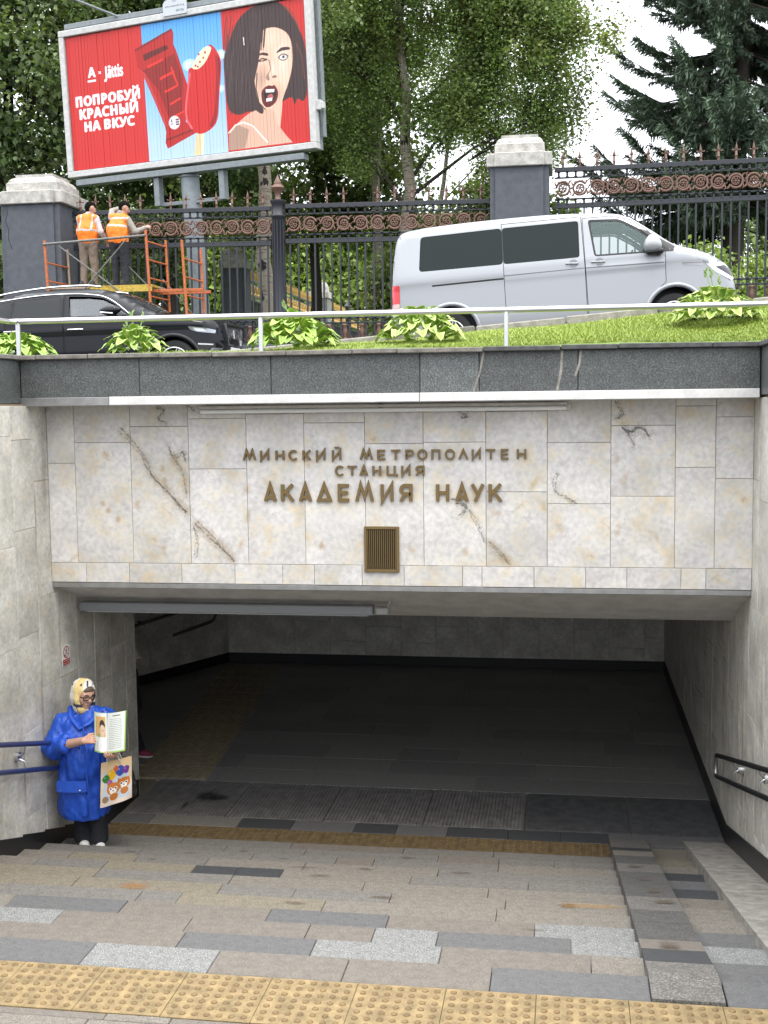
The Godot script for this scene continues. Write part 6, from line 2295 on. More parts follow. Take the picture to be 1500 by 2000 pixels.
func arch_liner(m: MB, sh: Shell, c: Vector2, r: float) -> void:
	for s in [1.0, -1.0]:
		var w := sh.base(c) - 0.012
		var k := 20
		for i in k:
			var a := lerpf(-0.5, PI + 0.5, float(i) / k)
			var b := lerpf(-0.5, PI + 0.5, float(i + 1) / k)
			var pa := c + Vector2(cos(a), sin(a)) * r
			var pb := c + Vector2(cos(b), sin(b)) * r
			m.quad(Vector3(pa.x, pa.y, w * s), Vector3(pb.x, pb.y, w * s), Vector3(pb.x, pb.y, (w - 0.42) * s), Vector3(pa.x, pa.y, (w - 0.42) * s), Vector3(c.x - pa.x, c.y - pa.y, 0))
		m.face([Vector3(c.x - r, c.y - r, (w - 0.42) * s), Vector3(c.x + r, c.y - r, (w - 0.42) * s), Vector3(c.x + r, c.y + r, (w - 0.42) * s), Vector3(c.x - r, c.y + r, (w - 0.42) * s)], Vector3(0, 0, s))

func car_paint(c: Color, metal: float, rough: float) -> StandardMaterial3D:
	var m := mat(c, rough, metal)
	m.clearcoat_enabled = true
	m.clearcoat = 0.6
	m.clearcoat_roughness = 0.04
	m.metallic_specular = 0.3
	return m

func sided(called: String, mt: Material, t: Node3D, f: Callable) -> void:
	for s in [1.0, -1.0]:
		var m := MB.new()
		f.call(m, s)
		part(called, m, mt, t)

func make_van() -> void:
	var t := thing("passenger_van", "silver long passenger van with dark tinted rear windows driving up the street", "van", Vector3(-1.757, 3.868, -19.38))
	t.rotation.z = 0.062
	var paint := car_paint(Color(0.33, 0.34, 0.36), 0.35, 0.36)
	var glass := mat(Color(0.012, 0.018, 0.018), 0.06)
	glass.metallic_specular = 0.3
	var black := mat(Color(0.015, 0.015, 0.016), 0.45)
	var cup := car_paint(Color(0.20, 0.205, 0.215), 0.3, 0.4)
	var sh := Shell.new()
	# from the rear bumper's foot up over the roof to the front bumper's foot and back underneath
	var top := smooth_poly(poly("-84,40 -89,58 -91,78 -88,118 -85,148 -80,177 -76,190 -67,199 -40,203 40,206 140,206 205,203 250,199 279,191 312,168 345,143 385,129 410,116 424,104 431,89 435,72 435,55 428,38"), false, 4)
	sh.out = top.duplicate()
	for q in poly("400,30 385,27 -30,27 -70,32"): sh.out.append(q)
	sh.W = 0.95; sh.Rr = 0.13; sh.belt = 1.30; sh.tumble = 0.17; sh.x0 = -0.91; sh.x1 = 4.35; sh.nose = 0.22; sh.tail = 0.06
	var fa := Vector2(3.40, 0.345)
	var ra := Vector2(0, 0.345)
	var arches := [disc2(fa + Vector2(0.02, 0.03), 0.405), disc2(ra + Vector2(0.02, 0.03), 0.405), PackedVector2Array([Vector2(3.02, 0.2), Vector2(3.82, 0.2), Vector2(3.82, 0.37), Vector2(3.02, 0.37)]), PackedVector2Array([Vector2(-0.38, 0.2), Vector2(0.42, 0.2), Vector2(0.42, 0.37), Vector2(-0.38, 0.37)])]
	var win1 := smooth_round(poly("-43,134 87.4,134 87.6,190 -38,188"), 0.06)
	var win2 := smooth_round(poly("88.5,134 204,134 205,190 88.5,190"), 0.05)
	var win3 := smooth_round(poly("226,133 330,131 322,146 294,170 266,187 219,190"), 0.05)
	var d_front := poly("213,38 211,193 252,193 282,185 305,168 331,138 330,86 318,76 304,62 299,38")
	var d_slide := poly("88,36 88,196 209,196 211,120 211,38")
	var gapc := [shrink(d_front, -0.005), shrink(d_slide, -0.005)]
	var m := MB.new()
	patch(m, sh, sh.out, 0.0, 0.08, gapc + arches + [win1, win3])
	over(m, sh, 0, 24)
	over(m, sh, 24, 48, 0.0, 0.03)
	over(m, sh, 60, top.size() - 1, 0.0, 0.04)
	part("body", m, paint, t)
	m = MB.new()
	over(m, sh, 48, 60, 0.0, 0.05)
	part("windscreen", m, glass, t)
	m = MB.new()
	over(m, sh, top.size() - 1, sh.out.size())
	part("underside", m, black, t)
	for q in [["front_door", d_front, [win3]], ["sliding_door", d_slide, [win2]]]:
		sided(q[0], paint, t, func(m_, s_):
			patch(m_, sh, shrink(q[1], 0.004), 0.0, 0.08, q[2] + arches, [s_]))
	m = MB.new()
	patch(m, sh, shrink(sh.out, 0.03), -0.022, 0.2, arches + [shrink(win3, -0.02)])
	arch_liner(m, sh, fa + Vector2(0.02, 0.03), 0.41)
	arch_liner(m, sh, ra + Vector2(0.02, 0.03), 0.41)
	part("inner_shell", m, black, t)
	for q in [win1, win2]:
		sided("tinted_window", glass, t, func(m_, s_):
			patch(m_, sh, shrink(q, 0.004), -0.004, 0.12, [], [s_]))
	for s in [1.0, -1.0]:
		var rub := MB.new()
		patch(rub, sh, win3, -0.008, 0.08, [shrink(win3, 0.03)], [s])
		patch(rub, sh, poly("293,170 306,165 346,138 343,131 329,131 322,146"), 0.004, 0.06, [], [s])
		part("window_seal", rub, black, t)
	var pane := StandardMaterial3D.new()
	pane.transparency = BaseMaterial3D.TRANSPARENCY_ALPHA
	pane.albedo_color = Color(0.35, 0.45, 0.43, 0.42)
	pane.roughness = 0.03
	sided("door_window", pane, t, func(m_, s_):
		patch(m_, sh, win3, -0.012, 0.12, [], [s_]))
	# cabin seen through the door window
	m = MB.new()
	m.box(Vector3(2.35, 0.95, 0.0), Vector3(0.55, 0.16, 1.5), 0.04)
	for s in [0.4, -0.4]:
		m.box(Vector3(2.12, 1.25, s), Vector3(0.16, 0.62, 0.48), 0.05)
		m.box(Vector3(2.10, 1.66, s), Vector3(0.10, 0.18, 0.26), 0.04)
	m.box(Vector3(3.30, 1.18, 0.0), Vector3(0.5, 0.28, 1.55), 0.05)
	m.box(Vector3(2.05, 0.9, 0), Vector3(0.03, 1.5, 1.6))
	part("cabin", m, mat(Color(0.05, 0.05, 0.05), 0.8), t)
	m = MB.new()
	var ring := []
	for i in 19: ring.append(Vector3(2.85 + 0.06 * sin(TAU * i / 18), 1.36 + 0.17 * sin(TAU * i / 18), -0.4 + 0.17 * cos(TAU * i / 18)))
	m.tube(ring, 0.016, 6, false)
	part("steering_wheel", m, black, t)
	# black line along the flank, slide rail, lamps, handles
	sided("slide_rail", black, t, func(m_, s_):
		patch(m_, sh, poly("-24,109.5 87,111 87,113.5 -24,112"), 0.002, 0.2, [], [s_]))
	sided("body_crease", mat(Color(0.12, 0.12, 0.125), 0.4), t, func(m_, s_):
		for q in ["88,115.6 211,116.6 211,118 88,117", "212,116.6 329,114.6 329,116 212,118"]: patch(m_, sh, poly(q), 0.0015, 0.2, [], [s_])
		patch(m_, sh, poly("-80,59 -36,60 -36,61 -80,60"), 0.0015, 0.2, [], [s_]))
	m = MB.new()
	patch(m, sh, smooth_round(poly("-90,80 -77,80 -75,116 -88,117"), 0.02), 0.006, 0.05)
	var tl := mat(Color(0.55, 0.015, 0.02), 0.15)
	tl.clearcoat_enabled = true
	part("tail_light", m, tl, t)
	sided("reverse_light", mat(Color(0.55, 0.42, 0.40), 0.2), t, func(m_, s_):
		patch(m_, sh, poly("-90,81 -77,81 -77,88 -89,88"), 0.009, 0.05, [], [s_]))
	sided("headlight", car_paint(Color(0.62, 0.64, 0.66), 0.8, 0.15), t, func(m_, s_):
		patch(m_, sh, smooth_round(poly("384,114 402,111 418,107 429,96 432,84 427,82 404,95"), 0.015), 0.006, 0.04, [], [s_]))
	sided("headlight_inset", mat(Color(0.06, 0.06, 0.07), 0.1), t, func(m_, s_):
		patch(m_, sh, poly("404,103 424,90 430,86 428,96 418,105"), 0.009, 0.04, [], [s_]))
	sided("side_badge", M.steel, t, func(m_, s_):
		patch(m_, sh, poly("355,113 386,111 385,107 357,109"), 0.006, 0.06, [], [s_]))
	m = MB.new()
	patch(m, sh, smooth_round(poly("405,58 412,71 429,70 434,58 432,48 410,48"), 0.02), 0.007, 0.05)
	over(m, sh, top.size() - 12, top.size() - 2, 0.008)
	part("bumper_insert", m, black, t)
	for q in [["183,126 201,125", 0.0], ["221,125 241,124", 0.0]]:
		var pt := poly(q[0])
		var w := sh.w(pt[0])
		for s in [1.0, -1.0]:
			m = MB.new()
			m.tube([Vector3(pt[0].x, pt[0].y, s * w), Vector3(pt[0].x + 0.02, pt[0].y, s * (w + 0.035)), Vector3(pt[1].x - 0.02, pt[1].y, s * (w + 0.035)), Vector3(pt[1].x, pt[1].y, s * w)], 0.013, 8)
			part("handle", m, paint, t)
			m = MB.new()
			patch(m, sh, disc2((pt[0] + pt[1]) / 2 + Vector2(0.02, 0), 0.065), 0.0015, 0.05, [], [s])
			part("handle_cup", m, cup, t)
	# flared lips round the wheels
	for c in [fa, ra]:
		for s in [1.0, -1.0]:
			m = MB.new()
			var pts := []
			for i in 19:
				var a := lerpf(-0.05, PI + 0.05, i / 18.0)
				var q: Vector2 = c + Vector2(0.02, 0.03) + Vector2(cos(a), sin(a)) * 0.435
				pts.append(Vector3(q.x, q.y, s * (sh.w(q) - 0.012)))
			m.tube(pts, 0.036, 8)
			part("wheel_arch", m, paint, t)
	for s in [1.0, -1.0]:
		m = MB.new()
		m.X = Transform3D(Basis(Vector3.UP, -0.12 * s), Vector3(3.12, 1.42, s * 1.05))
		m.grid(14, 10, func(u, v):
			var a: float = u * TAU
			var k: float = sin(PI * clampf(v, 0.02, 0.98))
			return Vector3(cos(a) * 0.135 * pow(k, 0.5) * (1.0 + 0.25 * (0.5 - v)), (v - 0.5) * 0.30, sin(a) * 0.10 * pow(k, 0.5)), Vector3.ZERO, true)
		part("mirror", m, paint, t)
		m = MB.new()
		m.X = Transform3D(Basis(Vector3.UP, -0.12 * s), Vector3(3.13, 1.295, s * 1.05))
		m.box(Vector3(0.02, 0.02, 0), Vector3(0.27, 0.085, 0.16), 0.03)
		m.tube([Vector3(0.05, 0.0, 0), Vector3(0.10, 0.0, -s * 0.22)], 0.035, 8)
		part("mirror_foot", m, black, t)
	var rim := mat(Color(0.55, 0.55, 0.56), 0.3, 0.8)
	for s in [1.0, -1.0]:
		wheel(t, fa.x, fa.y, s * 0.90, 0.345, 0.225, rim, 5)
		wheel(t, ra.x, ra.y, s * 0.90, 0.345, 0.225, rim, 5)
	m = MB.new()
	m.tube([Vector3(3.3, 1.505, 0.3), Vector3(3.25, 1.56, -0.5)], 0.012, 6)
	part("wiper", m, black, t)

func smooth_round(p: PackedVector2Array, r: float) -> PackedVector2Array:
	# rounds off the corners of a polygon
	var out := PackedVector2Array()
	var n := p.size()
	for i in n:
		var a := p[(i - 1 + n) % n]
		var b := p[i]
		var c := p[(i + 1) % n]
		var k := minf(r, minf(a.distance_to(b), b.distance_to(c)) * 0.45)
		var s := b + (a - b).normalized() * k
		var e := b + (c - b).normalized() * k
		for j in 5:
			var u := j / 4.0
			out.append(s.lerp(b, u).lerp(b.lerp(e, u), u))
	return out

func make_suv() -> void:
	var K := 1.05
	var f := func(s): 
		var o := PackedVector2Array()
		for q in poly(s): o.append(Vector2(q.x * K, q.y * K + 0.08))
		return o
	var t := thing("black_suv", "black sport utility car with chrome window trim and roof rails at the left", "car", Vector3(-9.21, 3.44, -19.35))
	t.rotation.z = 0.02
	var paint := car_paint(Color(0.006, 0.007, 0.010), 0.0, 0.3)
	paint.clearcoat = 0.5
	paint.metallic_specular = 0.2
	var glass := mat(Color(0.012, 0.014, 0.016), 0.05)
	glass.metallic_specular = 0.4
	var black := mat(Color(0.014, 0.014, 0.015), 0.5)
	var chrome := mat(Color(0.75, 0.76, 0.78), 0.12, 1.0)
	var sh := Shell.new()
	var top := smooth_poly(f.call("-92,35 -96,60 -94,88 -82,104 -70,120 -45,133 -10,139 34,145 91,148 141,147 163,144 179,139 206,127 241,108 262,102 296,100 324,95 341,88 348,80 351,64 351,48 343,30"), false, 4)
	sh.out = top.duplicate()
	for q in f.call("334,16 320,13 -60,13 -84,22"): sh.out.append(q)
	sh.W = 0.93; sh.Rr = 0.15; sh.belt = 1.10; sh.tumble = 0.34; sh.x0 = -1.0; sh.x1 = 3.69; sh.nose = 0.22; sh.tail = 0.14
	var fa: Vector2 = Vector2(2.94, 0.36)
	var ra := Vector2(0.0, 0.36)
	var arches := [disc2(fa, 0.415), disc2(ra, 0.415)]
	var winF: PackedVector2Array = smooth_round(f.call("116,103 111,135 146,133 168,130 187,120 209,102"), 0.03)
	var winR: PackedVector2Array = smooth_round(f.call("17,104 22,131 96,136 99,103"), 0.03)
	var winQ: PackedVector2Array = smooth_round(f.call("-52,106 -30,125 18,131 12,104"), 0.03)
	var dF: PackedVector2Array = f.call("106,24 106,70 105,137 147,136 170,132 189,122 219,100 222,60 216,24")
	var dR: PackedVector2Array = f.call("40,40 30,24 103,24 104,70 103,139 22,134 6,104 10,76 26,62")
	var m := MB.new()
	patch(m, sh, sh.out, 0.0, 0.08, [shrink(dF, -0.004), shrink(dR, -0.004), winQ] + arches)
	over(m, sh, 0, 12)
	over(m, sh, 22, 44, 0.0, 0.02)
	over(m, sh, 55, top.size() - 1, 0.0, 0.04)
	part("body", m, paint, t)
	m = MB.new()
	over(m, sh, 44, 55, 0.0, 0.05)
	part("windscreen", m, glass, t)
	m = MB.new()
	over(m, sh, 12, 22, 0.0, 0.03)
	part("rear_window", m, glass, t)
	m = MB.new()
	over(m, sh, top.size() - 1, sh.out.size())
	part("underside", m, black, t)
	for q in [["front_door", dF, [winF]], ["rear_door", dR, [winR]]]:
		sided(q[0], paint, t, func(m_, s_):
			patch(m_, sh, shrink(q[1], 0.004), 0.0, 0.08, q[2] + arches, [s_]))
	m = MB.new()
	patch(m, sh, shrink(sh.out, 0.03), -0.022, 0.2, arches + [shrink(winF, -0.02)])
	arch_liner(m, sh, fa, 0.42)
	arch_liner(m, sh, ra, 0.42)
	part("inner_shell", m, black, t)
	for q in [winR, winQ]:
		sided("tinted_window", glass, t, func(m_, s_):
			patch(m_, sh, shrink(q, 0.003), -0.004, 0.12, [], [s_]))
	var pane := StandardMaterial3D.new()
	pane.transparency = BaseMaterial3D.TRANSPARENCY_ALPHA
	pane.albedo_color = Color(0.5, 0.52, 0.54, 0.5)
	pane.roughness = 0.03
	sided("door_window", pane, t, func(m_, s_):
		patch(m_, sh, f.call("116,103 113,131 146,130 168,127 187,118 209,102"), -0.012, 0.12, [], [s_]))
	m = MB.new()
	for s in [0.4, -0.4]:
		m.box(Vector3(1.12, 1.05, s), Vector3(0.16, 0.6, 0.46), 0.05)
		m.box(Vector3(1.08, 1.42, s), Vector3(0.10, 0.17, 0.26), 0.04)
	m.box(Vector3(2.1, 0.98, 0.0), Vector3(0.5, 0.26, 1.4), 0.05)
	m.box(Vector3(1.4, 0.55, 0), Vector3(1.6, 0.1, 1.5))
	part("cabin", m, mat(Color(0.22, 0.22, 0.22), 0.8), t)
	# chrome: along the belt, over the windows, and the roof rail
	for s in [1.0, -1.0]:
		var mk := func(str_, off, r):
			var pts := []
			for q in smooth_poly(f.call(str_), false, 6): pts.append(Vector3(q.x, q.y, s * (sh.w(q) + off)))
			var m2 := MB.new()
			m2.tube(pts, r, 6)
			part("chrome_trim", m2, chrome, t)
		mk.call("-50,104 3,103 105,100.5 218,98", 0.0, 0.011)
		mk.call("-55,105 -32,127 5,133 62,138.5 118,139 146,136.5 168,132.5 190,121 219,98", 0.002, 0.011)
	for s in [1.0, -1.0]:
		m = MB.new()
		var pts := []
		for q in smooth_poly(f.call("-30,138 10,144.5 60,149.5 100,151 135,150.5 158,147.5"), false, 5): pts.append(Vector3(q.x, q.y + 0.02, s * (sh.base(q) - 0.13)))
		m.tube(pts, 0.017, 8)
		part("roof_rail", m, chrome, t)
	for q in ["6,83 30,83", "112,82.5 137,82.5"]:
		var pt: PackedVector2Array = f.call(q)
		for s in [1.0, -1.0]:
			m = MB.new()
			var w := sh.w(pt[0])
			m.tube([Vector3(pt[0].x, pt[0].y, s * w), Vector3(pt[0].x + 0.03, pt[0].y, s * (w + 0.035)), Vector3(pt[1].x - 0.03, pt[1].y, s * (w + 0.035)), Vector3(pt[1].x, pt[1].y, s * w)], 0.014, 8)
			part("handle", m, chrome, t)
	for c in [fa, ra]:
		for s in [1.0, -1.0]:
			m = MB.new()
			var pts := []
			for i in 19:
				var a := lerpf(-0.1, PI + 0.1, i / 18.0)
				var q: Vector2 = c + Vector2(cos(a), sin(a)) * 0.44
				pts.append(Vector3(q.x, q.y, s * (sh.w(q) - 0.005)))
			m.tube(pts, 0.033, 8)
			part("wheel_arch", m, black, t)
	sided("headlight", car_paint(Color(0.35, 0.37, 0.40), 0.7, 0.1), t, func(m_, s_):
		patch(m_, sh, smooth_round(f.call("304,81 328,78 344,74 343,69 318,72 307,76"), 0.015), 0.006, 0.04, [], [s_]))
	sided("headlight_lens", mat(Color(0.7, 0.72, 0.75), 0.1, 0.4), t, func(m_, s_):
		patch(m_, sh, f.call("311,78.5 326,77 330,73 316,74"), 0.009, 0.04, [], [s_]))
	sided("air_inlet", black, t, func(m_, s_):
		patch(m_, sh, smooth_round(f.call("318,56 343,54 343,38 316,38"), 0.02), 0.004, 0.05, [], [s_]))
	sided("chrome_blade", mat(Color(0.62, 0.62, 0.62), 0.25, 0.9), t, func(m_, s_):
		patch(m_, sh, f.call("318,54.5 340,53 340,51 318,52.5"), 0.010, 0.05, [], [s_])
		patch(m_, sh, f.call("326,33 338,47 351,47 351,43 342,42 334,31"), 0.012, 0.05, [], [s_]))
	# grille on the nose
	var nx := 3.70
	m = MB.new()
	m.X = Transform3D(Basis(Vector3.UP, PI / 2), Vector3(nx, 0.82, 0))
	m.prism(smooth_round(PackedVector2Array([Vector2(-0.46, 0.13), Vector2(0.46, 0.13), Vector2(0.36, -0.17), Vector2(-0.36, -0.17)]), 0.03), -0.05, 0.01)
	part("grille", m, black, t)
	m = MB.new()
	m.X = Transform3D(Basis(Vector3.UP, PI / 2), Vector3(nx, 0.82, 0))
	m.ribbon([Vector2(-0.48, 0.15), Vector2(0.48, 0.15), Vector2(0.38, -0.19), Vector2(-0.38, -0.19)], 0.03, -0.03, 0.03, true)
	for i in 9: m.box(Vector3(-0.36 + i * 0.09, -0.02, 0.014), Vector3(0.012, 0.24 - absf(i - 4) * 0.012, 0.012))
	m.box(Vector3(0, -0.01, 0.03), Vector3(0.2, 0.14, 0.02), 0.008)
	part("grille_frame", m, chrome, t)
	m = MB.new()
	m.box(Vector3(nx + 0.02, 0.54, 0), Vector3(0.02, 0.115, 0.52), 0.004)
	part("number_plate", m, mat(Color(0.7, 0.7, 0.7), 0.5), t)
	for s in [1.0, -1.0]:
		m = MB.new()
		m.X = Transform3D(Basis(Vector3.UP, 0.0), Vector3(1.97, 1.225, s * 1.02))
		m.grid(14, 10, func(u, v):
			var a: float = u * TAU
			var k: float = sin(PI * clampf(v, 0.02, 0.98))
			return Vector3((v - 0.55) * 0.34, cos(a) * 0.085 * pow(k, 0.45), sin(a) * 0.09 * pow(k, 0.45)), Vector3.ZERO, true)
		m.tube([Vector3(0.06, -0.08, 0), Vector3(0.16, -0.12, -s * 0.14)], 0.028, 8)
		part("mirror", m, paint, t)
		m = MB.new()
		m.X = Transform3D(Basis(), Vector3(1.97, 1.19, s * 1.02))
		m.tube([Vector3(-0.15, 0.0, s * 0.088), Vector3(0.06, -0.025, s * 0.092)], 0.014, 6)
		part("mirror_trim", m, chrome, t)
	var rim := mat(Color(0.45, 0.45, 0.46), 0.25, 0.9)
	for s in [1.0, -1.0]:
		wheel(t, fa.x, fa.y, s * 0.88, 0.36, 0.25, rim, 5)
		wheel(t, ra.x, ra.y, s * 0.88, 0.36, 0.25, rim, 5)

# ---------- figures: one surface from a field of tapered capsules ----------
class Field:
	var o: Vector3
	var cell: float
	var n: Vector3i
	var f := PackedFloat32Array()
	func setup(lo: Vector3, hi: Vector3, c: float) -> void:
		o = lo
		cell = c
		n = Vector3i(((hi - lo) / c).ceil()) + Vector3i(2, 2, 2)
		f.resize(n.x * n.y * n.z)
		f.fill(1.0)
	# tapered capsule, squashed by sc across its length, joined smoothly over k
	func cap(a: Vector3, b: Vector3, ra: float, rb: float, k := 0.02, sc := Vector3.ONE) -> void:
		var R := maxf(ra, rb) * maxf(sc.x, maxf(sc.y, sc.z)) + k + cell * 2.5
		var lo := a.min(b) - Vector3(R, R, R)
		var hi := a.max(b) + Vector3(R, R, R)
		var i0 := Vector3i(((lo - o) / cell).floor()).clamp(Vector3i.ZERO, n - Vector3i.ONE)
		var i1 := Vector3i(((hi - o) / cell).ceil()).clamp(Vector3i.ZERO, n - Vector3i.ONE)
		var inv := Vector3.ONE / sc
		var A := a * inv
		var ab := (b - a) * inv
		var l2 := maxf(ab.length_squared(), 1e-9)
		var ms := minf(sc.x, minf(sc.y, sc.z))
		for z in range(i0.z, i1.z + 1):
			for y in range(i0.y, i1.y + 1):
				var row := (z * n.y + y) * n.x
				for x in range(i0.x, i1.x + 1):
					var p := (o + Vector3(x, y, z) * cell) * inv - A
					var t := clampf(p.dot(ab) / l2, 0.0, 1.0)
					var d := ((p - ab * t).length() - lerpf(ra, rb, t)) * ms
					var e := f[row + x]
					if k > 0.0:
						var h := maxf(k - absf(d - e), 0.0) / k
						f[row + x] = minf(d, e) - h * h * k * 0.25
					else:
						f[row + x] = minf(d, e)
	func wrinkle(amp: float, freq: Vector3, seed_: int) -> void:
		var nz := FastNoiseLite.new()
		nz.seed = seed_
		nz.frequency = 1.0
		nz.fractal_octaves = 3
		for z in n.z:
			for y in n.y:
				var row := (z * n.y + y) * n.x
				for x in n.x:
					var d := f[row + x]
					if absf(d) < 0.06:
						var p := (o + Vector3(x, y, z) * cell) * freq
						f[row + x] = d + amp * nz.get_noise_3dv(p)
	func cut_below(y0: float) -> void:
		for z in n.z:
			for y in n.y:
				var h := y0 - (o.y + y * cell)
				if h < -0.2: break
				var row := (z * n.y + y) * n.x
				for x in n.x: f[row + x] = maxf(f[row + x], h)
	func mesh_into(m: MB) -> void:
		var id := {}
		var sx := 1
		var sy := n.x
		var sz := n.x * n.y
		var offs := [0, sx, sy, sx + sy, sz, sx + sz, sy + sz, sx + sy + sz]
		var edges := [[0, 1], [0, 2], [0, 4], [1, 3], [1, 5], [2, 3], [2, 6], [3, 7], [4, 5], [4, 6], [5, 7], [6, 7]]
		var cor := [Vector3(0, 0, 0), Vector3(1, 0, 0), Vector3(0, 1, 0), Vector3(1, 1, 0), Vector3(0, 0, 1), Vector3(1, 0, 1), Vector3(0, 1, 1), Vector3(1, 1, 1)]
		for z in n.z - 1:
			for y in n.y - 1:
				var row := (z * n.y + y) * n.x
				for x in n.x - 1:
					var i := row + x
					var v0 := f[i]
					if absf(v0) > cell * 2.2: continue
					var neg := 0
					for q in 8:
						if f[i + offs[q]] < 0.0: neg += 1
					if neg == 0 or neg == 8: continue
					var s := Vector3.ZERO
					var c := 0
					for e in edges:
						var a := f[i + offs[e[0]]]
						var b := f[i + offs[e[1]]]
						if (a < 0.0) != (b < 0.0):
							s += cor[e[0]].lerp(cor[e[1]], a / (a - b))
							c += 1
					s /= c
					var nn := Vector3(f[i + sx] - v0 + f[i + 7 - 7 + sx + sy] - f[i + sy], f[i + sy] - v0 + f[i + sx + sy] - f[i + sx], f[i + sz] - v0 + f[i + sx + sz] - f[i + sx])
					nn = Vector3((f[i + sx] + f[i + sx + sy] + f[i + sx + sz] + f[i + sx + sy + sz]) - (v0 + f[i + sy] + f[i + sz] + f[i + sy + sz]),
						(f[i + sy] + f[i + sx + sy] + f[i + sy + sz] + f[i + sx + sy + sz]) - (v0 + f[i + sx] + f[i + sz] + f[i + sx + sz]),
						(f[i + sz] + f[i + sx + sz] + f[i + sy + sz] + f[i + sx + sy + sz]) - (v0 + f[i + sx] + f[i + sy] + f[i + sx + sy]))
					id[i] = m.p(o + (Vector3(x, y, z) + s) * cell, nn.normalized())
		for i in id:
			var x: int = i % n.x
			var y: int = (i / n.x) % n.y
			var z: int = i / sz
			if x == 0 or y == 0 or z == 0: continue
			if (f[i] < 0.0) != (f[i + sx] < 0.0): quad4(m, id, i, i - sy, i - sy - sz, i - sz)
			if (f[i] < 0.0) != (f[i + sy] < 0.0): quad4(m, id, i, i - sx, i - sx - sz, i - sz)
			if (f[i] < 0.0) != (f[i + sz] < 0.0): quad4(m, id, i, i - sx, i - sx - sy, i - sy)
	func quad4(m: MB, id: Dictionary, a: int, b: int, c: int, d: int) -> void:
		if not (id.has(a) and id.has(b) and id.has(c) and id.has(d)): return
		m.t(id[a], id[b], id[c])
		m.t(id[a], id[c], id[d])

# bones: [a, b, ra, rb, k, squash]
func figure_mesh(bones: Array, cell: float, wr := 0.0, freq := Vector3.ONE, seed_ := 1, cut := -99.0) -> MB:
	var lo := Vector3(1e9, 1e9, 1e9)
	var hi := -lo
	for b in bones:
		var r: float = maxf(b[2], b[3]) * (1.6 if b.size() > 5 else 1.0) + cell * 3
		lo = lo.min(b[0] - Vector3(r, r, r)).min(b[1] - Vector3(r, r, r))
		hi = hi.max(b[0] + Vector3(r, r, r)).max(b[1] + Vector3(r, r, r))
	var F := Field.new()
	F.setup(lo, hi, cell)
	for b in bones: F.cap(b[0], b[1], b[2], b[3], b[4] if b.size() > 4 else 0.02, b[5] if b.size() > 5 else Vector3.ONE)
	if wr > 0.0: F.wrinkle(wr, freq, seed_)
	if cut > -50.0: F.cut_below(cut)
	var m := MB.new()
	F.mesh_into(m)
	return m

func add_to(dst: MB, src: MB) -> void:
	var k := dst.v.size()
	dst.v.append_array(src.v)
	dst.n.append_array(src.n)
	dst.uv.append_array(src.uv)
	dst.c.append_array(src.c)
	for i in src.ix: dst.ix.append(i + k)

# a head with a face that looks along +z of B; size about 0.23 high
func head_bones(B: Transform3D, s := 1.0) -> Array:
	var q := func(x, y, z): return B * (Vector3(x, y, z) * s)
	var r := 1.0 * s
	return [
		[q.call(0, 0.035, -0.015), q.call(0, 0.03, 0.0), 0.092 * r, 0.092 * r, 0.02],
		[q.call(0, -0.02, 0.02), q.call(0, -0.065, 0.035), 0.070 * r, 0.052 * r, 0.03],
		[q.call(0, -0.085, 0.055), q.call(0, -0.088, 0.060), 0.030 * r, 0.024 * r, 0.025],
		[q.call(0.045, -0.02, 0.052), q.call(0.04, -0.035, 0.055), 0.030 * r, 0.028 * r, 0.02],
		[q.call(-0.045, -0.02, 0.052), q.call(-0.04, -0.035, 0.055), 0.030 * r, 0.028 * r, 0.02],
		[q.call(0, 0.018, 0.085), q.call(0, -0.022, 0.106), 0.011 * r, 0.0155 * r, 0.012],
		[q.call(0.012, -0.026, 0.092), q.call(-0.012, -0.026, 0.092), 0.011 * r, 0.011 * r, 0.008],
		[q.call(0.045, 0.032, 0.076), q.call(0.015, 0.03, 0.086), 0.012 * r, 0.012 * r, 0.012],
		[q.call(-0.045, 0.032, 0.076), q.call(-0.015, 0.03, 0.086), 0.012 * r, 0.012 * r, 0.012],
		[q.call(0.018, -0.058, 0.082), q.call(-0.018, -0.058, 0.082), 0.0105 * r, 0.0105 * r, 0.006],
		[q.call(0.014, -0.070, 0.080), q.call(-0.014, -0.070, 0.080), 0.0105 * r, 0.0105 * r, 0.006],
		[q.call(0.092, 0.015, -0.008), q.call(0.094, -0.022, -0.002), 0.016 * r, 0.011 * r, 0.008],
		[q.call(-0.092, 0.015, -0.008), q.call(-0.094, -0.022, -0.002), 0.016 * r, 0.011 * r, 0.008]]

func face_details(t: Node3D, B: Transform3D, s := 1.0, lips := Color(0.36, 0.17, 0.14)) -> void:
	for sd in [1.0, -1.0]:
		var m := MB.new()
		m.X = B * Transform3D(Basis(), Vector3(sd * 0.033, 0.010, 0.077) * s) * Transform3D(Basis(Vector3.RIGHT, PI / 2), Vector3.ZERO)
		m.lathe([Vector2(0.0, 0.0145), Vector2(0.007, 0.0125), Vector2(0.012, 0.007), Vector2(0.0145, 0.0)], 12)
		part("eye", m, mat(Color(0.30, 0.26, 0.24), 0.25), t)
		m = MB.new()
		m.X = B
		m.tube([Vector3(sd * 0.016, 0.034, 0.096) * s, Vector3(sd * 0.036, 0.040, 0.092) * s, Vector3(sd * 0.056, 0.032, 0.078) * s], 0.0042 * s, 5)
		part("eyebrow", m, mat(Color(0.05, 0.035, 0.025), 0.8), t)
	var m := MB.new()
	m.X = B
	m.tube([Vector3(0.024, -0.064, 0.087) * s, Vector3(0.0, -0.0635, 0.0935) * s, Vector3(-0.024, -0.064, 0.087) * s], 0.0035 * s, 6)
	part("mouth", m, mat(lips * 0.4, 0.6), t)

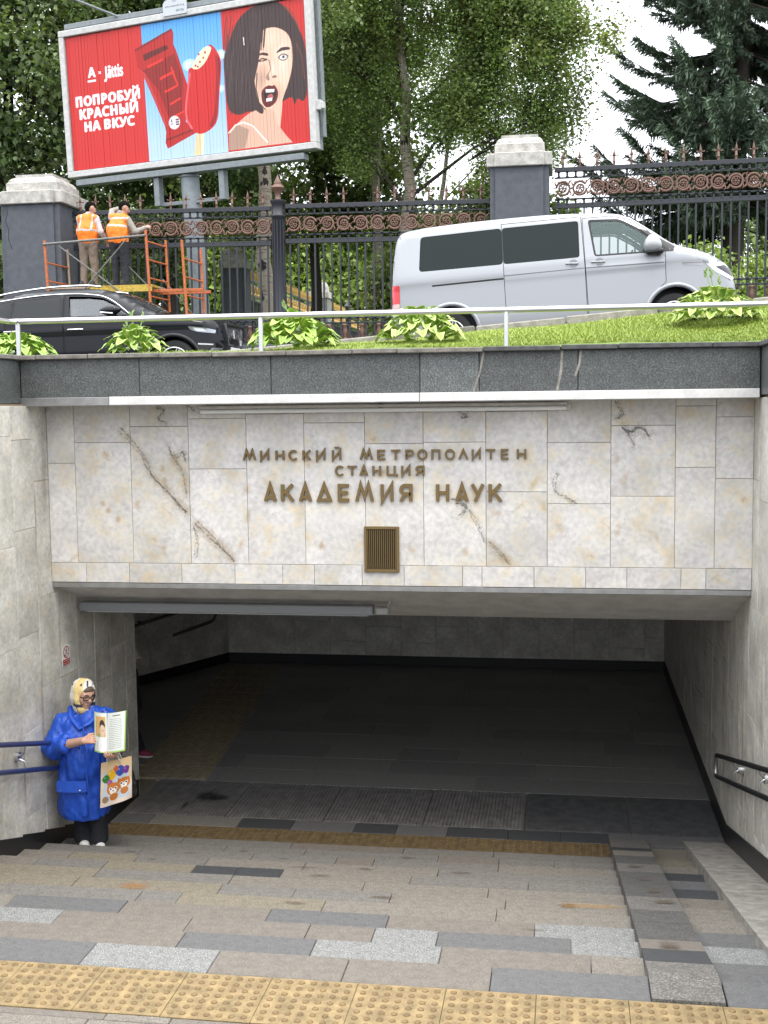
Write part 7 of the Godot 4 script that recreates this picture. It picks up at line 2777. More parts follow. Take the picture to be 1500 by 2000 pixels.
# a hand whose fingers start along dir and curl towards pal; thumb on the side given by sgn
func hand_bones(w: Vector3, dir: Vector3, pal: Vector3, curl: Array, sgn: float, s := 1.0, thumb_in := 0.4) -> Array:
	dir = dir.normalized()
	pal = (pal - dir * pal.dot(dir)).normalized()
	var side := dir.cross(pal).normalized() * sgn
	var out := []
	var k := w + dir * 0.085 * s
	for i in 4:
		var o := (i - 1.5) * -0.021 * s
		out.append([w + side * o * 0.55 + dir * 0.012 * s, k + side * o, 0.017 * s, 0.0125 * s, 0.012])
	var lens := [0.072, 0.080, 0.074, 0.056]
	for i in 4:
		var p := k + side * ((i - 1.5) * -0.021 * s)
		var a: float = curl[i]
		var L: float = lens[i] * s
		var ang := a * 0.6
		var r := 0.0098 * s
		for j in 3:
			var d := dir * cos(ang) + pal * sin(ang)
			var e: Vector3 = p + d * L * [0.46, 0.32, 0.25][j]
			out.append([p, e, r, r * 0.9, 0.004])
			p = e
			r *= 0.9
			ang += a * 0.85
	var tb := w + side * 0.024 * s + dir * 0.022 * s
	var t1 := tb + (side * 0.75 + dir * 0.6 + pal * thumb_in * 0.4).normalized() * 0.04 * s
	var t2 := t1 + (side * 0.25 + dir * 0.8 + pal * thumb_in).normalized() * 0.032 * s
	var t3 := t2 + (dir * 0.75 + pal * (thumb_in + 0.3) - side * 0.1).normalized() * 0.024 * s
	out.append([tb, t1, 0.015 * s, 0.0125 * s, 0.01])
	out.append([t1, t2, 0.012 * s, 0.0108 * s, 0.004])
	out.append([t2, t3, 0.0108 * s, 0.009 * s, 0.004])
	return out

func look(at: Vector3, fwd: Vector3, up := Vector3.UP) -> Transform3D:
	var z := fwd.normalized()
	var x := up.cross(z).normalized()
	return Transform3D(Basis(x, z.cross(x).normalized(), z), at)

func shoe(t: Node3D, called: String, at: Vector3, dir: float, upper: Material, sole: Material, L := 0.26) -> void:
	var b := Basis(Vector3.UP, dir)
	var q := func(x, y, z): return at + b * Vector3(x, y, z)
	var m := figure_mesh([[q.call(0, 0.05, -L * 0.30), q.call(0, 0.045, L * 0.05), 0.042, 0.044, 0.03], [q.call(0, 0.045, L * 0.05), q.call(0.0, 0.036, L * 0.42), 0.044, 0.033, 0.03], [q.call(0, 0.06, -L * 0.28), q.call(0, 0.10, -L * 0.26), 0.038, 0.040, 0.03]], 0.009, 0.0, Vector3.ONE, 1, at.y + 0.016)
	var o := part(called, m, upper, t)
	m = MB.new()
	var pl := PackedVector2Array()
	for i in 24:
		var a := TAU * i / 24
		pl.append(Vector2(cos(a) * (0.047 + 0.004 * sin(a)), sin(a) * L * 0.5 + L * 0.05))
	m.X = Transform3D(b * Basis(Vector3.RIGHT, PI / 2), at + Vector3(0, 0.022, 0))
	m.prism(pl, 0.0, 0.022)
	part("sole", m, sole, o)

func make_people() -> void:
	M.skin = mat(Color(0.50, 0.29, 0.21), 0.55)
	M.skin.subsurf_scatter_enabled = true
	M.skin.subsurf_scatter_strength = 0.08
	make_woman()
	make_workers()
	make_passer()

func make_woman() -> void:
	var t := thing("person", "woman in long blue raincoat and patterned headscarf holding a magazine by the left wall", "person", Vector3(-4.60, -R * 10 + 0.004, -10.72))
	# facing right and a little towards the viewer
	var V := func(x, y, z): return Vector3(x, y, z)
	var hips := Vector3(-0.05, 0.86, 0)
	var neck := Vector3(-0.05, 1.40, 0.02)
	var shR := Vector3(-0.205, 1.285, 0.10)
	var shL := Vector3(0.135, 1.305, -0.06)
	var elR := Vector3(-0.285, 1.06, 0.20)
	var wrR := Vector3(0.085, 1.185, 0.37)
	var elL := Vector3(0.27, 1.10, 0.06)
	var wrL := Vector3(0.385, 1.045, 0.345)
	var fwd := Vector3(0.84, -0.20, 0.54)
	var H := look(Vector3(-0.03, 1.545, 0.065), fwd, Vector3(0.1, 1, 0))
	var ankL := Vector3(0.06, 0.08, 0.02)
	var ankR := Vector3(-0.10, 0.08, 0.0)
	var body := MB.new()
	add_to(body, figure_mesh([[hips, neck, 0.13, 0.07, 0.04], [shR, shL, 0.06, 0.06, 0.05], [neck, H.origin + Vector3(0, -0.06, 0), 0.062, 0.055, 0.03], [shR, elR, 0.055, 0.045, 0.03], [elR, wrR, 0.056, 0.036, 0.03], [shL, elL, 0.055, 0.042, 0.03], [elL, wrL, 0.043, 0.028, 0.03], [hips + Vector3(0.07, 0, 0), Vector3(0.06, 0.45, 0.02), 0.10, 0.06, 0.04], [Vector3(0.06, 0.45, 0.02), ankL, 0.06, 0.04, 0.03], [hips - Vector3(0.07, 0, 0), Vector3(-0.10, 0.45, 0.02), 0.10, 0.06, 0.04], [Vector3(-0.10, 0.45, 0.02), ankR, 0.06, 0.04, 0.03]], 0.014))
	add_to(body, figure_mesh(head_bones(H, 1.04), 0.0045))
	# right hand holds the left edge of the magazine, left hand carries it from below
	add_to(body, figure_mesh([[elR.lerp(wrR, 0.6), wrR, 0.042, 0.034, 0.01]] + hand_bones(wrR, Vector3(0.93, 0.22, 0.12), Vector3(0.25, -0.5, -0.6), [0.55, 0.7, 0.8, 0.9], 1.0, 1.05), 0.0045))
	add_to(body, figure_mesh([[elL.lerp(wrL, 0.75), wrL, 0.031, 0.027, 0.01]] + hand_bones(wrL, Vector3(-0.15, 0.10, 0.95), Vector3(-0.3, 0.9, -0.2), [0.9, 0.95, 1.0, 1.0], 1.0, 0.95), 0.0045))
	part("body", body, M.skin, t)
	face_details(t, H, 1.04, Color(0.42, 0.18, 0.16))
	# raincoat: a wide bell
	var blue := tmat(Color(0.014, 0.092, 0.58), T.soft, 0.5, 0.55)
	blue.clearcoat_enabled = true
	blue.clearcoat = 0.06
	blue.clearcoat_roughness = 0.3
	var sl := elR.lerp(wrR, 0.36)
	var slL := elL.lerp(wrL, 0.55)
	var coat := figure_mesh([
		[Vector3(-0.05, 1.245, 0.02), Vector3(-0.06, 1.05, 0.03), 0.172, 0.208, 0.06, Vector3(1.12, 1, 0.86)],
		[Vector3(-0.06, 1.05, 0.03), Vector3(-0.08, 0.42, 0.03), 0.208, 0.238, 0.05, Vector3(1.05, 1, 0.85)],
		[Vector3(-0.06, 1.10, 0.08), Vector3(0.0, 0.85, 0.10), 0.17, 0.17, 0.08],
		[shR, Vector3(-0.05, 1.36, 0.02), 0.085, 0.08, 0.06], [shL, Vector3(-0.05, 1.36, 0.02), 0.085, 0.08, 0.06],
		[shR + Vector3(-0.02, 0, 0), elR + Vector3(-0.03, 0, 0), 0.085, 0.106, 0.05], [elR, sl, 0.106, 0.08, 0.04],
		[shL, elL, 0.072, 0.068, 0.05], [elL, slL, 0.07, 0.056, 0.04],
		[Vector3(-0.13, 1.40, -0.06), Vector3(-0.03, 1.42, -0.08), 0.075, 0.06, 0.05]], 0.0115, 0.040, Vector3(6.0, 2.6, 6.0), 5, 0.33)
	part("raincoat", coat, blue, t)
	# turned back hood and collar edges, pocket flap with studs, front placket
	var m := MB.new()
	m.tube([Vector3(-0.18, 1.41, 0.04), Vector3(-0.13, 1.345, 0.16), Vector3(-0.02, 1.25, 0.215), Vector3(0.07, 1.30, 0.17), Vector3(0.12, 1.375, 0.04)], [0.030, 0.028, 0.018, 0.022, 0.022], 10)
	part("collar", m, blue, t)
	m = MB.new()
	m.X = Transform3D(Basis(Vector3.UP, 0.10), Vector3(-0.10, 0.70, 0.255))
	m.grid(10, 4, func(u, v): return Vector3((u - 0.5) * 0.29, (0.5 - v) * 0.11, 0.008 + 0.02 * (1.0 - pow(2 * u - 1, 2)) + 0.006 * v), Vector3.BACK)
	part("pocket_flap", m, blue, t)
	for x in [-0.10, 0.09]:
		m = MB.new()
		m.X = Transform3D(Basis(Vector3.RIGHT, PI / 2), Vector3(-0.10 + x, 0.665, 0.283))
		m.lathe([Vector2(0.0, 0.006), Vector2(0.006, 0.004), Vector2(0.009, 0.0)], 10)
		part("stud", m, M.steel, t)
	m = MB.new()
	m.tube([Vector3(0.02, 1.33, 0.215), Vector3(0.045, 1.1, 0.265), Vector3(0.06, 0.85, 0.275), Vector3(0.07, 0.4, 0.235)], 0.008, 6)
	part("placket", m, blue, t)
	# black trousers and shoes
	var trous := figure_mesh([[Vector3(0.05, 0.55, 0.02), Vector3(0.065, 0.10, 0.02), 0.105, 0.088, 0.02], [Vector3(-0.11, 0.55, 0.02), Vector3(-0.105, 0.10, 0.0), 0.105, 0.090, 0.02]], 0.012, 0.02, Vector3(6, 3, 6), 8, 0.065)
	part("trousers", trous, mat(Color(0.010, 0.011, 0.016), 0.8), t)
	var wh := mat(Color(0.62, 0.62, 0.62), 0.6)
	shoe(t, "shoe", Vector3(0.075, 0.0, 0.06), 0.75, wh, mat(Color(0.02, 0.02, 0.02), 0.8))
	shoe(t, "shoe", Vector3(-0.075, 0.0, 0.07), 0.55, wh, mat(Color(0.02, 0.02, 0.02), 0.8))
	# headscarf: a shell over the head, open at the face, printed in cream, ochre and black
	var hb := []
	var Q := func(x, y, z): return H * (Vector3(x, y, z) * 1.04)
	hb.append([Q.call(0, 0.045, -0.022), Q.call(0, 0.025, -0.02), 0.116, 0.115, 0.02])
	hb.append([Q.call(0, -0.03, -0.03), Q.call(0, -0.11, 0.0), 0.105, 0.085, 0.04])
	hb.append([Q.call(0.02, -0.125, 0.045), Q.call(-0.02, -0.125, 0.045), 0.04, 0.04, 0.03])
	hb.append([Q.call(0.085, -0.03, 0.02), Q.call(0.06, -0.11, 0.045), 0.034, 0.034, 0.03])
	hb.append([Q.call(-0.085, -0.03, 0.02), Q.call(-0.06, -0.11, 0.045), 0.034, 0.034, 0.03])
	var sc := figure_mesh(hb, 0.0055, 0.008, Vector3(14, 6, 14), 12)
	# take away what lies in front of the face
	var keep := PackedInt32Array()
	var inv := H.affine_inverse()
	for i in range(0, sc.ix.size(), 3):
		var c: Vector3 = inv * ((sc.v[sc.ix[i]] + sc.v[sc.ix[i + 1]] + sc.v[sc.ix[i + 2]]) / 3.0)
		var e := Vector2(c.x / 0.086, (c.y - 0.004) / 0.112)
		if c.z > 0.028 and e.length() < 1.0: continue
		for j in 3: keep.append(sc.ix[i + j])
	sc.ix = keep
	for i in sc.v.size():
		var c: Vector3 = inv * sc.v[i]
		var w := sin(c.z * 26.0 + c.y * 9.0 + 0.9 * sin(c.x * 17.0) + 1.0)
		var col := Color(0.70, 0.68, 0.62)
		if w > 0.45: col = Color(0.62, 0.47, 0.20)
		if absf(w - 0.45) < 0.10 and c.y < -0.02: col = Color(0.03, 0.035, 0.06)
		if c.y < -0.06 and c.y > -0.09 and c.z > 0.0: col = Color(0.025, 0.03, 0.05)
		if c.z < -0.07 and sin(c.y * 70.0 + c.x * 60.0) > 0.55: col = Color(0.04, 0.045, 0.08)
		if c.y > 0.115 and c.z > 0.02 and sin(c.x * 90.0 + c.z * 50.0) > 0.55: col = Color(0.03, 0.035, 0.06)
		sc.c[i] = col
	var sm := mat(Color.WHITE, 0.6)
	sm.vertex_color_use_as_albedo = true
	part("headscarf", sc, sm, t)
	m = figure_mesh([[Q.call(-0.03, 0.072, 0.058), Q.call(0.03, 0.072, 0.058), 0.026, 0.026, 0.03], [Q.call(0, 0.08, 0.045), Q.call(0, 0.078, 0.05), 0.03, 0.03, 0.03]], 0.006)
	part("hair", m, mat(Color(0.11, 0.075, 0.05), 0.7), t)
	# glasses
	m = MB.new()
	m.X = H
	for s in [1.0, -1.0]:
		var r := []
		for i in 17:
			var a := TAU * i / 16
			r.append(Vector3(s * 0.036 + signf(cos(a)) * pow(absf(cos(a)), 0.6) * 0.028, 0.006 + signf(sin(a)) * pow(absf(sin(a)), 0.6) * 0.020, 0.108 - absf(s * 0.036 + cos(a) * 0.028) * 0.22))
		m.tube(r, 0.0048, 6, false)
		m.tube([Vector3(s * 0.066, 0.014, 0.094), Vector3(s * 0.104, 0.016, 0.0)], 0.0042, 6)
	m.tube([Vector3(-0.009, 0.010, 0.108), Vector3(0, 0.014, 0.112), Vector3(0.009, 0.010, 0.108)], 0.003, 6)
	part("glasses", m, mat(Color(0.012, 0.007, 0.007), 0.5), t)
	make_magazine(t.position)
	make_bags(t.position)

func make_magazine(at: Vector3) -> void:
	var b := thing("magazine", "open magazine with a portrait page and a text page in the woman's hands", "magazine", at)
	# pages: left page turned a little, right page towards the viewer
	var sp := Vector3(0.335, 1.275, 0.405)
	var hh := 0.185
	for k in 2:
		var im := Image.create(160, 220, false, Image.FORMAT_RGB8)
		im.fill(Color(0.86, 0.88, 0.86))
		im.fill_rect(Rect2i(0 if k == 0 else 152, 0, 8, 220), Color(0.55, 0.72, 0.30))
		im.fill_rect(Rect2i(0, 212, 160, 8), Color(0.60, 0.75, 0.36))
		if k == 0:
			im.fill_rect(Rect2i(24, 20, 122, 112), Color(0.82, 0.66, 0.42))
			fill_poly(im, smooth_poly(PackedVector2Array([Vector2(78, 58), Vector2(100, 38), Vector2(126, 44), Vector2(140, 66), Vector2(136, 80), Vector2(110, 66), Vector2(86, 92)])), Color(0.24, 0.2, 0.19))
			fill_poly(im, smooth_poly(PackedVector2Array([Vector2(84, 84), Vector2(104, 64), Vector2(134, 76), Vector2(138, 104), Vector2(126, 128), Vector2(106, 134), Vector2(90, 112)])), Color(0.86, 0.74, 0.66))
			fill_poly(im, disc2(Vector2(106, 96), 3.0, 10), Color(0.25, 0.2, 0.2))
			fill_poly(im, disc2(Vector2(126, 98), 3.0, 10), Color(0.25, 0.2, 0.2))
			fill_poly(im, disc2(Vector2(70, 124), 11.0, 16), Color(0.30, 0.62, 0.48))
			fill_poly(im, smooth_poly(PackedVector2Array([Vector2(70, 150), Vector2(110, 134), Vector2(150, 146), Vector2(150, 208), Vector2(60, 208)])), Color(0.92, 0.92, 0.92))
			for j in 5: im.fill_rect(Rect2i(46, 160 + j * 9, 10, 4), Color(0.6, 0.6, 0.6))
		else:
			im.fill_rect(Rect2i(50, 14, 66, 6), Color(0.45, 0.45, 0.45))
			var y := 34
			while y < 196:
				var xx := 20 + rng.randi() % 8
				while xx < 128:
					var w := rng.randi_range(6, 20)
					im.fill_rect(Rect2i(xx, y, mini(w, 134 - xx), 3), Color(0.58, 0.58, 0.58))
					xx += w + 4
				y += 10
		var pm := mat(Color.WHITE, 0.4)
		pm.albedo_texture = ImageTexture.create_from_image(im)
		var m := MB.new()
		var s := -1.0 if k == 0 else 1.0
		var W := 0.145 if k == 0 else 0.19
		var f := func(u, v):
			var a: float = u if k == 1 else 1.0 - u
			var x: float = s * W * a
			var z: float = 0.02 * sin(a * PI) - (0.05 if k == 0 else -0.01) * a
			var lean := 0.02 if k == 0 else 0.035
			return sp + Vector3(x + (0.5 - v) * -0.012 * (1.0 if k == 0 else -0.4), (0.5 - v) * hh * 2.0 + lean * a * (0.0 if k == 0 else 1.0), z + (0.5 - v) * -0.05)
		m.grid(10, 6, f, Vector3.BACK)
		part("page", m, pm, b)
		m = MB.new()
		m.grid(10, 6, func(u, v): return f.call(u, v) + Vector3(0, 0, -0.006), Vector3.FORWARD)
		part("cover", m, mat(Color(0.30, 0.50, 0.10), 0.5), b)

func make_bags(at: Vector3) -> void:
	var b := thing("carrier_bag", "pale paper carrier bag printed with balloons hanging from the woman's hand", "bag", at)
	var im := Image.create(200, 300, false, Image.FORMAT_RGB8)
	for y in 300: im.fill_rect(Rect2i(0, y, 200, 1), Color(0.86, 0.73, 0.54).lerp(Color(0.84, 0.78, 0.72), clampf(y / 160.0, 0, 1)))
	im.fill_rect(Rect2i(14, 70, 172, 200), Color(0.72, 0.76, 0.80))
	for q in [[70, 96, 34, 0.86, 0.66, 0.08], [34, 116, 26, 0.18, 0.46, 0.20], [128, 78, 34, 0.20, 0.28, 0.62], [166, 82, 26, 0.42, 0.22, 0.56], [98, 58, 18, 0.80, 0.36, 0.20], [60, 146, 20, 0.64, 0.30, 0.56]]:
		fill_poly(im, smooth_poly(PackedVector2Array([Vector2(q[0], q[1] - q[2] * 1.1), Vector2(q[0] + q[2], q[1]), Vector2(q[0], q[1] + q[2] * 1.15), Vector2(q[0] - q[2], q[1])])), Color(q[3], q[4], q[5]))
		fill_poly(im, disc2(Vector2(q[0] - q[2] * 0.3, q[1] - q[2] * 0.35), q[2] * 0.22, 12), Color(q[3], q[4], q[5]).lightened(0.35))
	# plain toy animals below the balloons
	for q in [[84, 190, 42], [150, 172, 40]]:
		for s in [-1, 1]: fill_poly(im, PackedVector2Array([Vector2(q[0] + s * q[2] * 0.35, q[1] - q[2] * 0.7), Vector2(q[0] + s * q[2] * 0.9, q[1] - q[2] * 1.15), Vector2(q[0] + s * q[2] * 0.95, q[1] - q[2] * 0.2)]), Color(0.68, 0.38, 0.16))
		fill_poly(im, disc2(Vector2(q[0], q[1]), q[2], 24), Color(0.74, 0.44, 0.18))
		fill_poly(im, disc2(Vector2(q[0], q[1] + q[2] * 0.42), q[2] * 0.50, 20), Color(0.90, 0.88, 0.84))
		for s in [-1, 1]: fill_poly(im, disc2(Vector2(q[0] + s * q[2] * 0.38, q[1] - q[2] * 0.02), q[2] * 0.27, 14), Color(0.93, 0.92, 0.9))
		for s in [-1, 1]: fill_poly(im, disc2(Vector2(q[0] + s * q[2] * 0.38, q[1] - q[2] * 0.02), q[2] * 0.16, 12), Color(0.12, 0.10, 0.12))
		fill_poly(im, disc2(Vector2(q[0], q[1] + q[2] * 0.32), q[2] * 0.11, 10), Color(0.2, 0.12, 0.1))
		fill_poly(im, disc2(Vector2(q[0] + 4, q[1] + q[2] * 1.35), q[2] * 0.62, 18), Color(0.70, 0.42, 0.18))
	fill_poly(im, disc2(Vector2(34, 254), 22, 18), Color(0.55, 0.46, 0.36))
	var pm := mat(Color.WHITE, 0.5)
	pm.albedo_texture = ImageTexture.create_from_image(im)
	var c := [Vector3(0.225, 0.95, 0.30), Vector3(0.500, 1.005, 0.22), Vector3(0.490, 0.60, 0.22), Vector3(0.20, 0.51, 0.30)]
	var m := MB.new()
	var f := func(u, v, dz):
		var p: Vector3 = c[0].lerp(c[1], u).lerp(c[3].lerp(c[2], u), v)
		return p + Vector3(0.2, 0, 1).normalized() * (0.035 * sin(PI * u) * (0.3 + 0.7 * v) + 0.008 * sin(u * 9.0 + v * 7.0)) * dz
	m.grid(14, 16, func(u, v): return f.call(u, v, 1.0), Vector3(0.2, 0, 1))
	part("front", m, pm, b)
	m = MB.new()
	m.grid(14, 16, func(u, v): return f.call(u, v, -1.0), Vector3(-0.2, 0, -1))
	part("back", m, mat(Color(0.66, 0.52, 0.34), 0.6), b)
	for q in [[0.24, 0.29], [0.25, 0.24]]:
		m = MB.new()
		m.tube([Vector3(0.28, 0.93, q[1]), Vector3(0.29, 1.01, q[1] + 0.02), Vector3(0.335, 1.065, 0.30), Vector3(0.385, 1.03, q[1]), Vector3(0.405, 0.95, q[1] - 0.03)], 0.007, 8)
		part("handle", m, mat(Color(0.7, 0.68, 0.62), 0.5), b)
	var h := thing("handbag", "small black handbag on the woman's left side behind the carrier bag", "bag", at)
	m = figure_mesh([[Vector3(0.36, 0.90, 0.08), Vector3(0.40, 0.62, 0.06), 0.055, 0.075, 0.02, Vector3(1.3, 1, 0.7)], [Vector3(0.30, 0.86, 0.06), Vector3(0.32, 0.60, 0.05), 0.05, 0.06, 0.03]], 0.012, 0.012, Vector3(8, 8, 8), 4)
	part("pouch", m, mat(Color(0.012, 0.012, 0.014), 0.35), h)
	m = MB.new()
	m.tube([Vector3(0.33, 0.92, 0.08), Vector3(0.34, 1.02, 0.05), Vector3(0.28, 1.10, 0.02), Vector3(0.2, 1.36, -0.02)], 0.009, 6)
	part("strap", m, mat(Color(0.015, 0.015, 0.016), 0.4), h)

# ---------- scaffold and workers ----------
func make_scaffold() -> void:
	var ora := tmat(Color(0.62, 0.17, 0.055), T.dirt, 0.5, 0.6)
	var yel := tmat(Color(0.62, 0.44, 0.06), T.dirt, 0.5, 0.6)
	var gal := tmat(Color(0.20, 0.20, 0.19), T.dirt, 0.5, 0.55)
	var pale := tmat(Color(0.52, 0.40, 0.30), T.dirt, 0.5, 0.7)
	var t := thing("scaffold", "orange mobile scaffold with yellow deck under the two workers", "scaffold")
	var z0 := -22.75
	var z1 := -23.55
	var bar := func(called, a, b, r, mt):
		var m := MB.new()
		m.tube([a, b], r, 10)
		part(called, m, mt, t)
	var dk := 5.58
	# end frames: near and far post with rungs
	for q in [[-10.25, 6.50, 6.42, pale], [-8.12, 6.63, 6.54, ora], [-7.38, 6.42, 6.34, ora]]:
		var x: float = q[0]
		bar.call("post", Vector3(x, 3.55, z0), Vector3(x - 0.13, q[1], z0), 0.028, ora)
		bar.call("post", Vector3(x + 0.10, 3.55, z1), Vector3(x + 0.0, q[2], z1), 0.026, q[3])
		for k in 8:
			var y := 3.9 + k * 0.36
			if y > q[1] - 0.1: break
			var s: float = (y - 3.55) / (q[1] - 3.55)
			bar.call("rung", Vector3(x - 0.13 * s, y, z0), Vector3(x + 0.10 - 0.10 * s, y - 0.02, z1), 0.017, ora)
	bar.call("guard_rail", Vector3(-10.40, 6.42, z0 + 0.02), Vector3(-8.24, 6.53, z0 + 0.02), 0.026, gal)
	bar.call("cross_brace", Vector3(-10.05, 6.37, z0 + 0.04), Vector3(-8.75, 5.40, z0 + 0.04), 0.014, gal)
	bar.call("cross_brace", Vector3(-8.62, 6.47, z0 + 0.06), Vector3(-9.55, 5.50, z0 + 0.06), 0.014, gal)
	bar.call("cross_brace", Vector3(-8.2, 5.75, z1), Vector3(-7.3, 4.7, z1), 0.014, gal)
	bar.call("cross_brace", Vector3(-9.2, 6.3, z1 - 0.02), Vector3(-8.1, 5.2, z1 - 0.02), 0.013, gal)
	var i := 0
	for q in [[z0 - 0.10, yel], [z0 - 0.31, yel], [z0 - 0.52, pale], [z0 - 0.73, pale]]:
		var m := MB.new()
		m.box(Vector3(-8.80, dk - 0.03, q[0]), Vector3(1.30, 0.045, 0.2), 0.004)
		part("deck_board", m, q[1], t)
		m = MB.new()
		m.box(Vector3(-9.93, dk - 0.033, q[0]), Vector3(0.94, 0.045, 0.2), 0.004)
		part("deck_board", m, pale, t)
	var m := MB.new()
	m.box(Vector3(-8.80, dk - 0.10, z0), Vector3(1.3, 0.09, 0.04), 0.005)
	part("deck_beam", m, yel, t)
	m = MB.new()
	m.box(Vector3(-7.7, dk - 0.12, z0 - 0.2), Vector3(1.1, 0.06, 0.05), 0.005)
	m.box(Vector3(-7.7, dk - 0.12, z1 + 0.1), Vector3(1.1, 0.06, 0.05), 0.005)
	part("deck_beam", m, ora, t)
	m = MB.new()
	m.box(Vector3(-8.2, 4.85, (z0 + z1) / 2), Vector3(0.9, 0.05, 0.7), 0.004)
	part("lower_board", m, pale, t)

func worker(t: Node3D, J: Dictionary, cloth: Material, sleeve: Material, hairm: Material, cap: bool, sole: Material) -> void:
	var body := MB.new()
	var H: Transform3D = J.head
	add_to(body, figure_mesh([[J.hip, J.neck, 0.12, 0.07, 0.04], [J.shl, J.shr, 0.06, 0.06, 0.05], [J.neck, H.origin + Vector3(0, -0.06, 0), 0.06, 0.056, 0.03],
		[J.shl, J.ell, 0.05, 0.042, 0.03], [J.ell, J.wrl, 0.043, 0.030, 0.03], [J.shr, J.elr, 0.05, 0.042, 0.03], [J.elr, J.wrr, 0.043, 0.030, 0.03],
		[J.hip + Vector3(-0.07, 0, 0), J.knl, 0.09, 0.058, 0.04], [J.knl, J.anl, 0.056, 0.04, 0.03], [J.hip + Vector3(0.07, 0, 0), J.knr, 0.09, 0.058, 0.04], [J.knr, J.anr, 0.056, 0.04, 0.03]], 0.015))
	add_to(body, figure_mesh(head_bones(H), 0.007))
	for s in ["l", "r"]:
		var e: Vector3 = J["el" + s]
		var w: Vector3 = J["wr" + s]
		add_to(body, figure_mesh([[e.lerp(w, 0.8), w, 0.032, 0.028, 0.01]] + hand_bones(w, w - e, J.get("pal" + s, Vector3(0, -1, 0.2)), [0.6, 0.7, 0.75, 0.8], 1.0 if s == "l" else -1.0, 1.0), 0.006))
	part("body", body, M.skin, t)
	face_details(t, H)
	var q := func(x, y, z): return H * Vector3(x, y, z)
	part("hair", figure_mesh([[q.call(0, 0.055, -0.03), q.call(0, 0.06, 0.015), 0.093, 0.086, 0.02], [q.call(0, 0.0, -0.055), q.call(0, -0.03, -0.05), 0.075, 0.055, 0.03]], 0.009, 0.010 if not cap else 0.0, Vector3(20, 20, 20), 3), hairm, t)
	# shirt sleeves and body of the shirt
	part("shirt", figure_mesh([[J.hip + Vector3(0, 0.08, 0), J.neck + Vector3(0, -0.08, 0), 0.15, 0.12, 0.04, Vector3(1.15, 1, 0.8)], [J.shl, J.ell, 0.068, 0.060, 0.03], [J.ell, J.ell.lerp(J.wrl, 0.85), 0.058, 0.043, 0.02], [J.shr, J.elr, 0.068, 0.060, 0.03], [J.elr, J.elr.lerp(J.wrr, 0.85), 0.058, 0.043, 0.02], [J.neck + Vector3(0, -0.03, 0), J.neck + Vector3(0, 0.02, 0), 0.078, 0.07, 0.02]], 0.014, 0.012, Vector3(9, 5, 9), 6), sleeve, t)
	part("trousers", figure_mesh([[J.hip + Vector3(0, 0.06, 0), J.hip, 0.15, 0.155, 0.04, Vector3(1.15, 1, 0.85)], [J.hip + Vector3(-0.08, -0.03, 0), J.knl, 0.115, 0.082, 0.03], [J.knl, J.anl + Vector3(0, 0.0, 0), 0.080, 0.068, 0.03], [J.hip + Vector3(0.08, -0.03, 0), J.knr, 0.115, 0.082, 0.03], [J.knr, J.anr, 0.080, 0.068, 0.03]], 0.014, 0.018, Vector3(7, 4, 7), 7, 0.05), cloth, t)
	var org := mat(Color(0.92, 0.22, 0.012), 0.6)
	var V := figure_mesh([[J.hip + Vector3(0, 0.06, 0), J.mid, 0.180, 0.178, 0.04, Vector3(1.15, 1, 0.82)], [J.mid, J.neck + Vector3(0, -0.11, 0), 0.178, 0.150, 0.05, Vector3(1.2, 1, 0.80)], [J.shl.lerp(J.shr, 0.06), J.neck + Vector3(-0.05, -0.03, 0), 0.078, 0.06, 0.04], [J.shr.lerp(J.shl, 0.06), J.neck + Vector3(0.05, -0.03, 0), 0.078, 0.06, 0.04]], 0.013, 0.014, Vector3(8, 5, 8), 9, J.hip.y - 0.045)
	# grey reflective tapes on the orange cloth
	var ax: Vector3 = (J.neck - J.hip).normalized()
	for i in V.v.size():
		var p: Vector3 = V.v[i] - J.hip
		var h := p.dot(ax)
		var lat: float = (V.v[i] - (J.hip + ax * h)).x
		var tape := false
		for k in J.tapes:
			if absf(h - k) < 0.020: tape = true
		if J.get("straps", true) and h > J.tapes[0] and absf(absf(lat) - 0.125) < 0.017: tape = true
		V.c[i] = Color(0.45, 0.44, 0.42) if tape else Color(0.92, 0.20, 0.012)
	org.albedo_color = Color.WHITE
	org.vertex_color_use_as_albedo = true
	part("vest", V, org, t)
	var bk := mat(Color(0.02, 0.02, 0.02), 0.7)
	shoe(t, "shoe", Vector3(J.anl.x, 0.0, J.anl.z + 0.02), J.foot, bk, sole)
	shoe(t, "shoe", Vector3(J.anr.x, 0.0, J.anr.z + 0.02), J.foot, bk, sole)

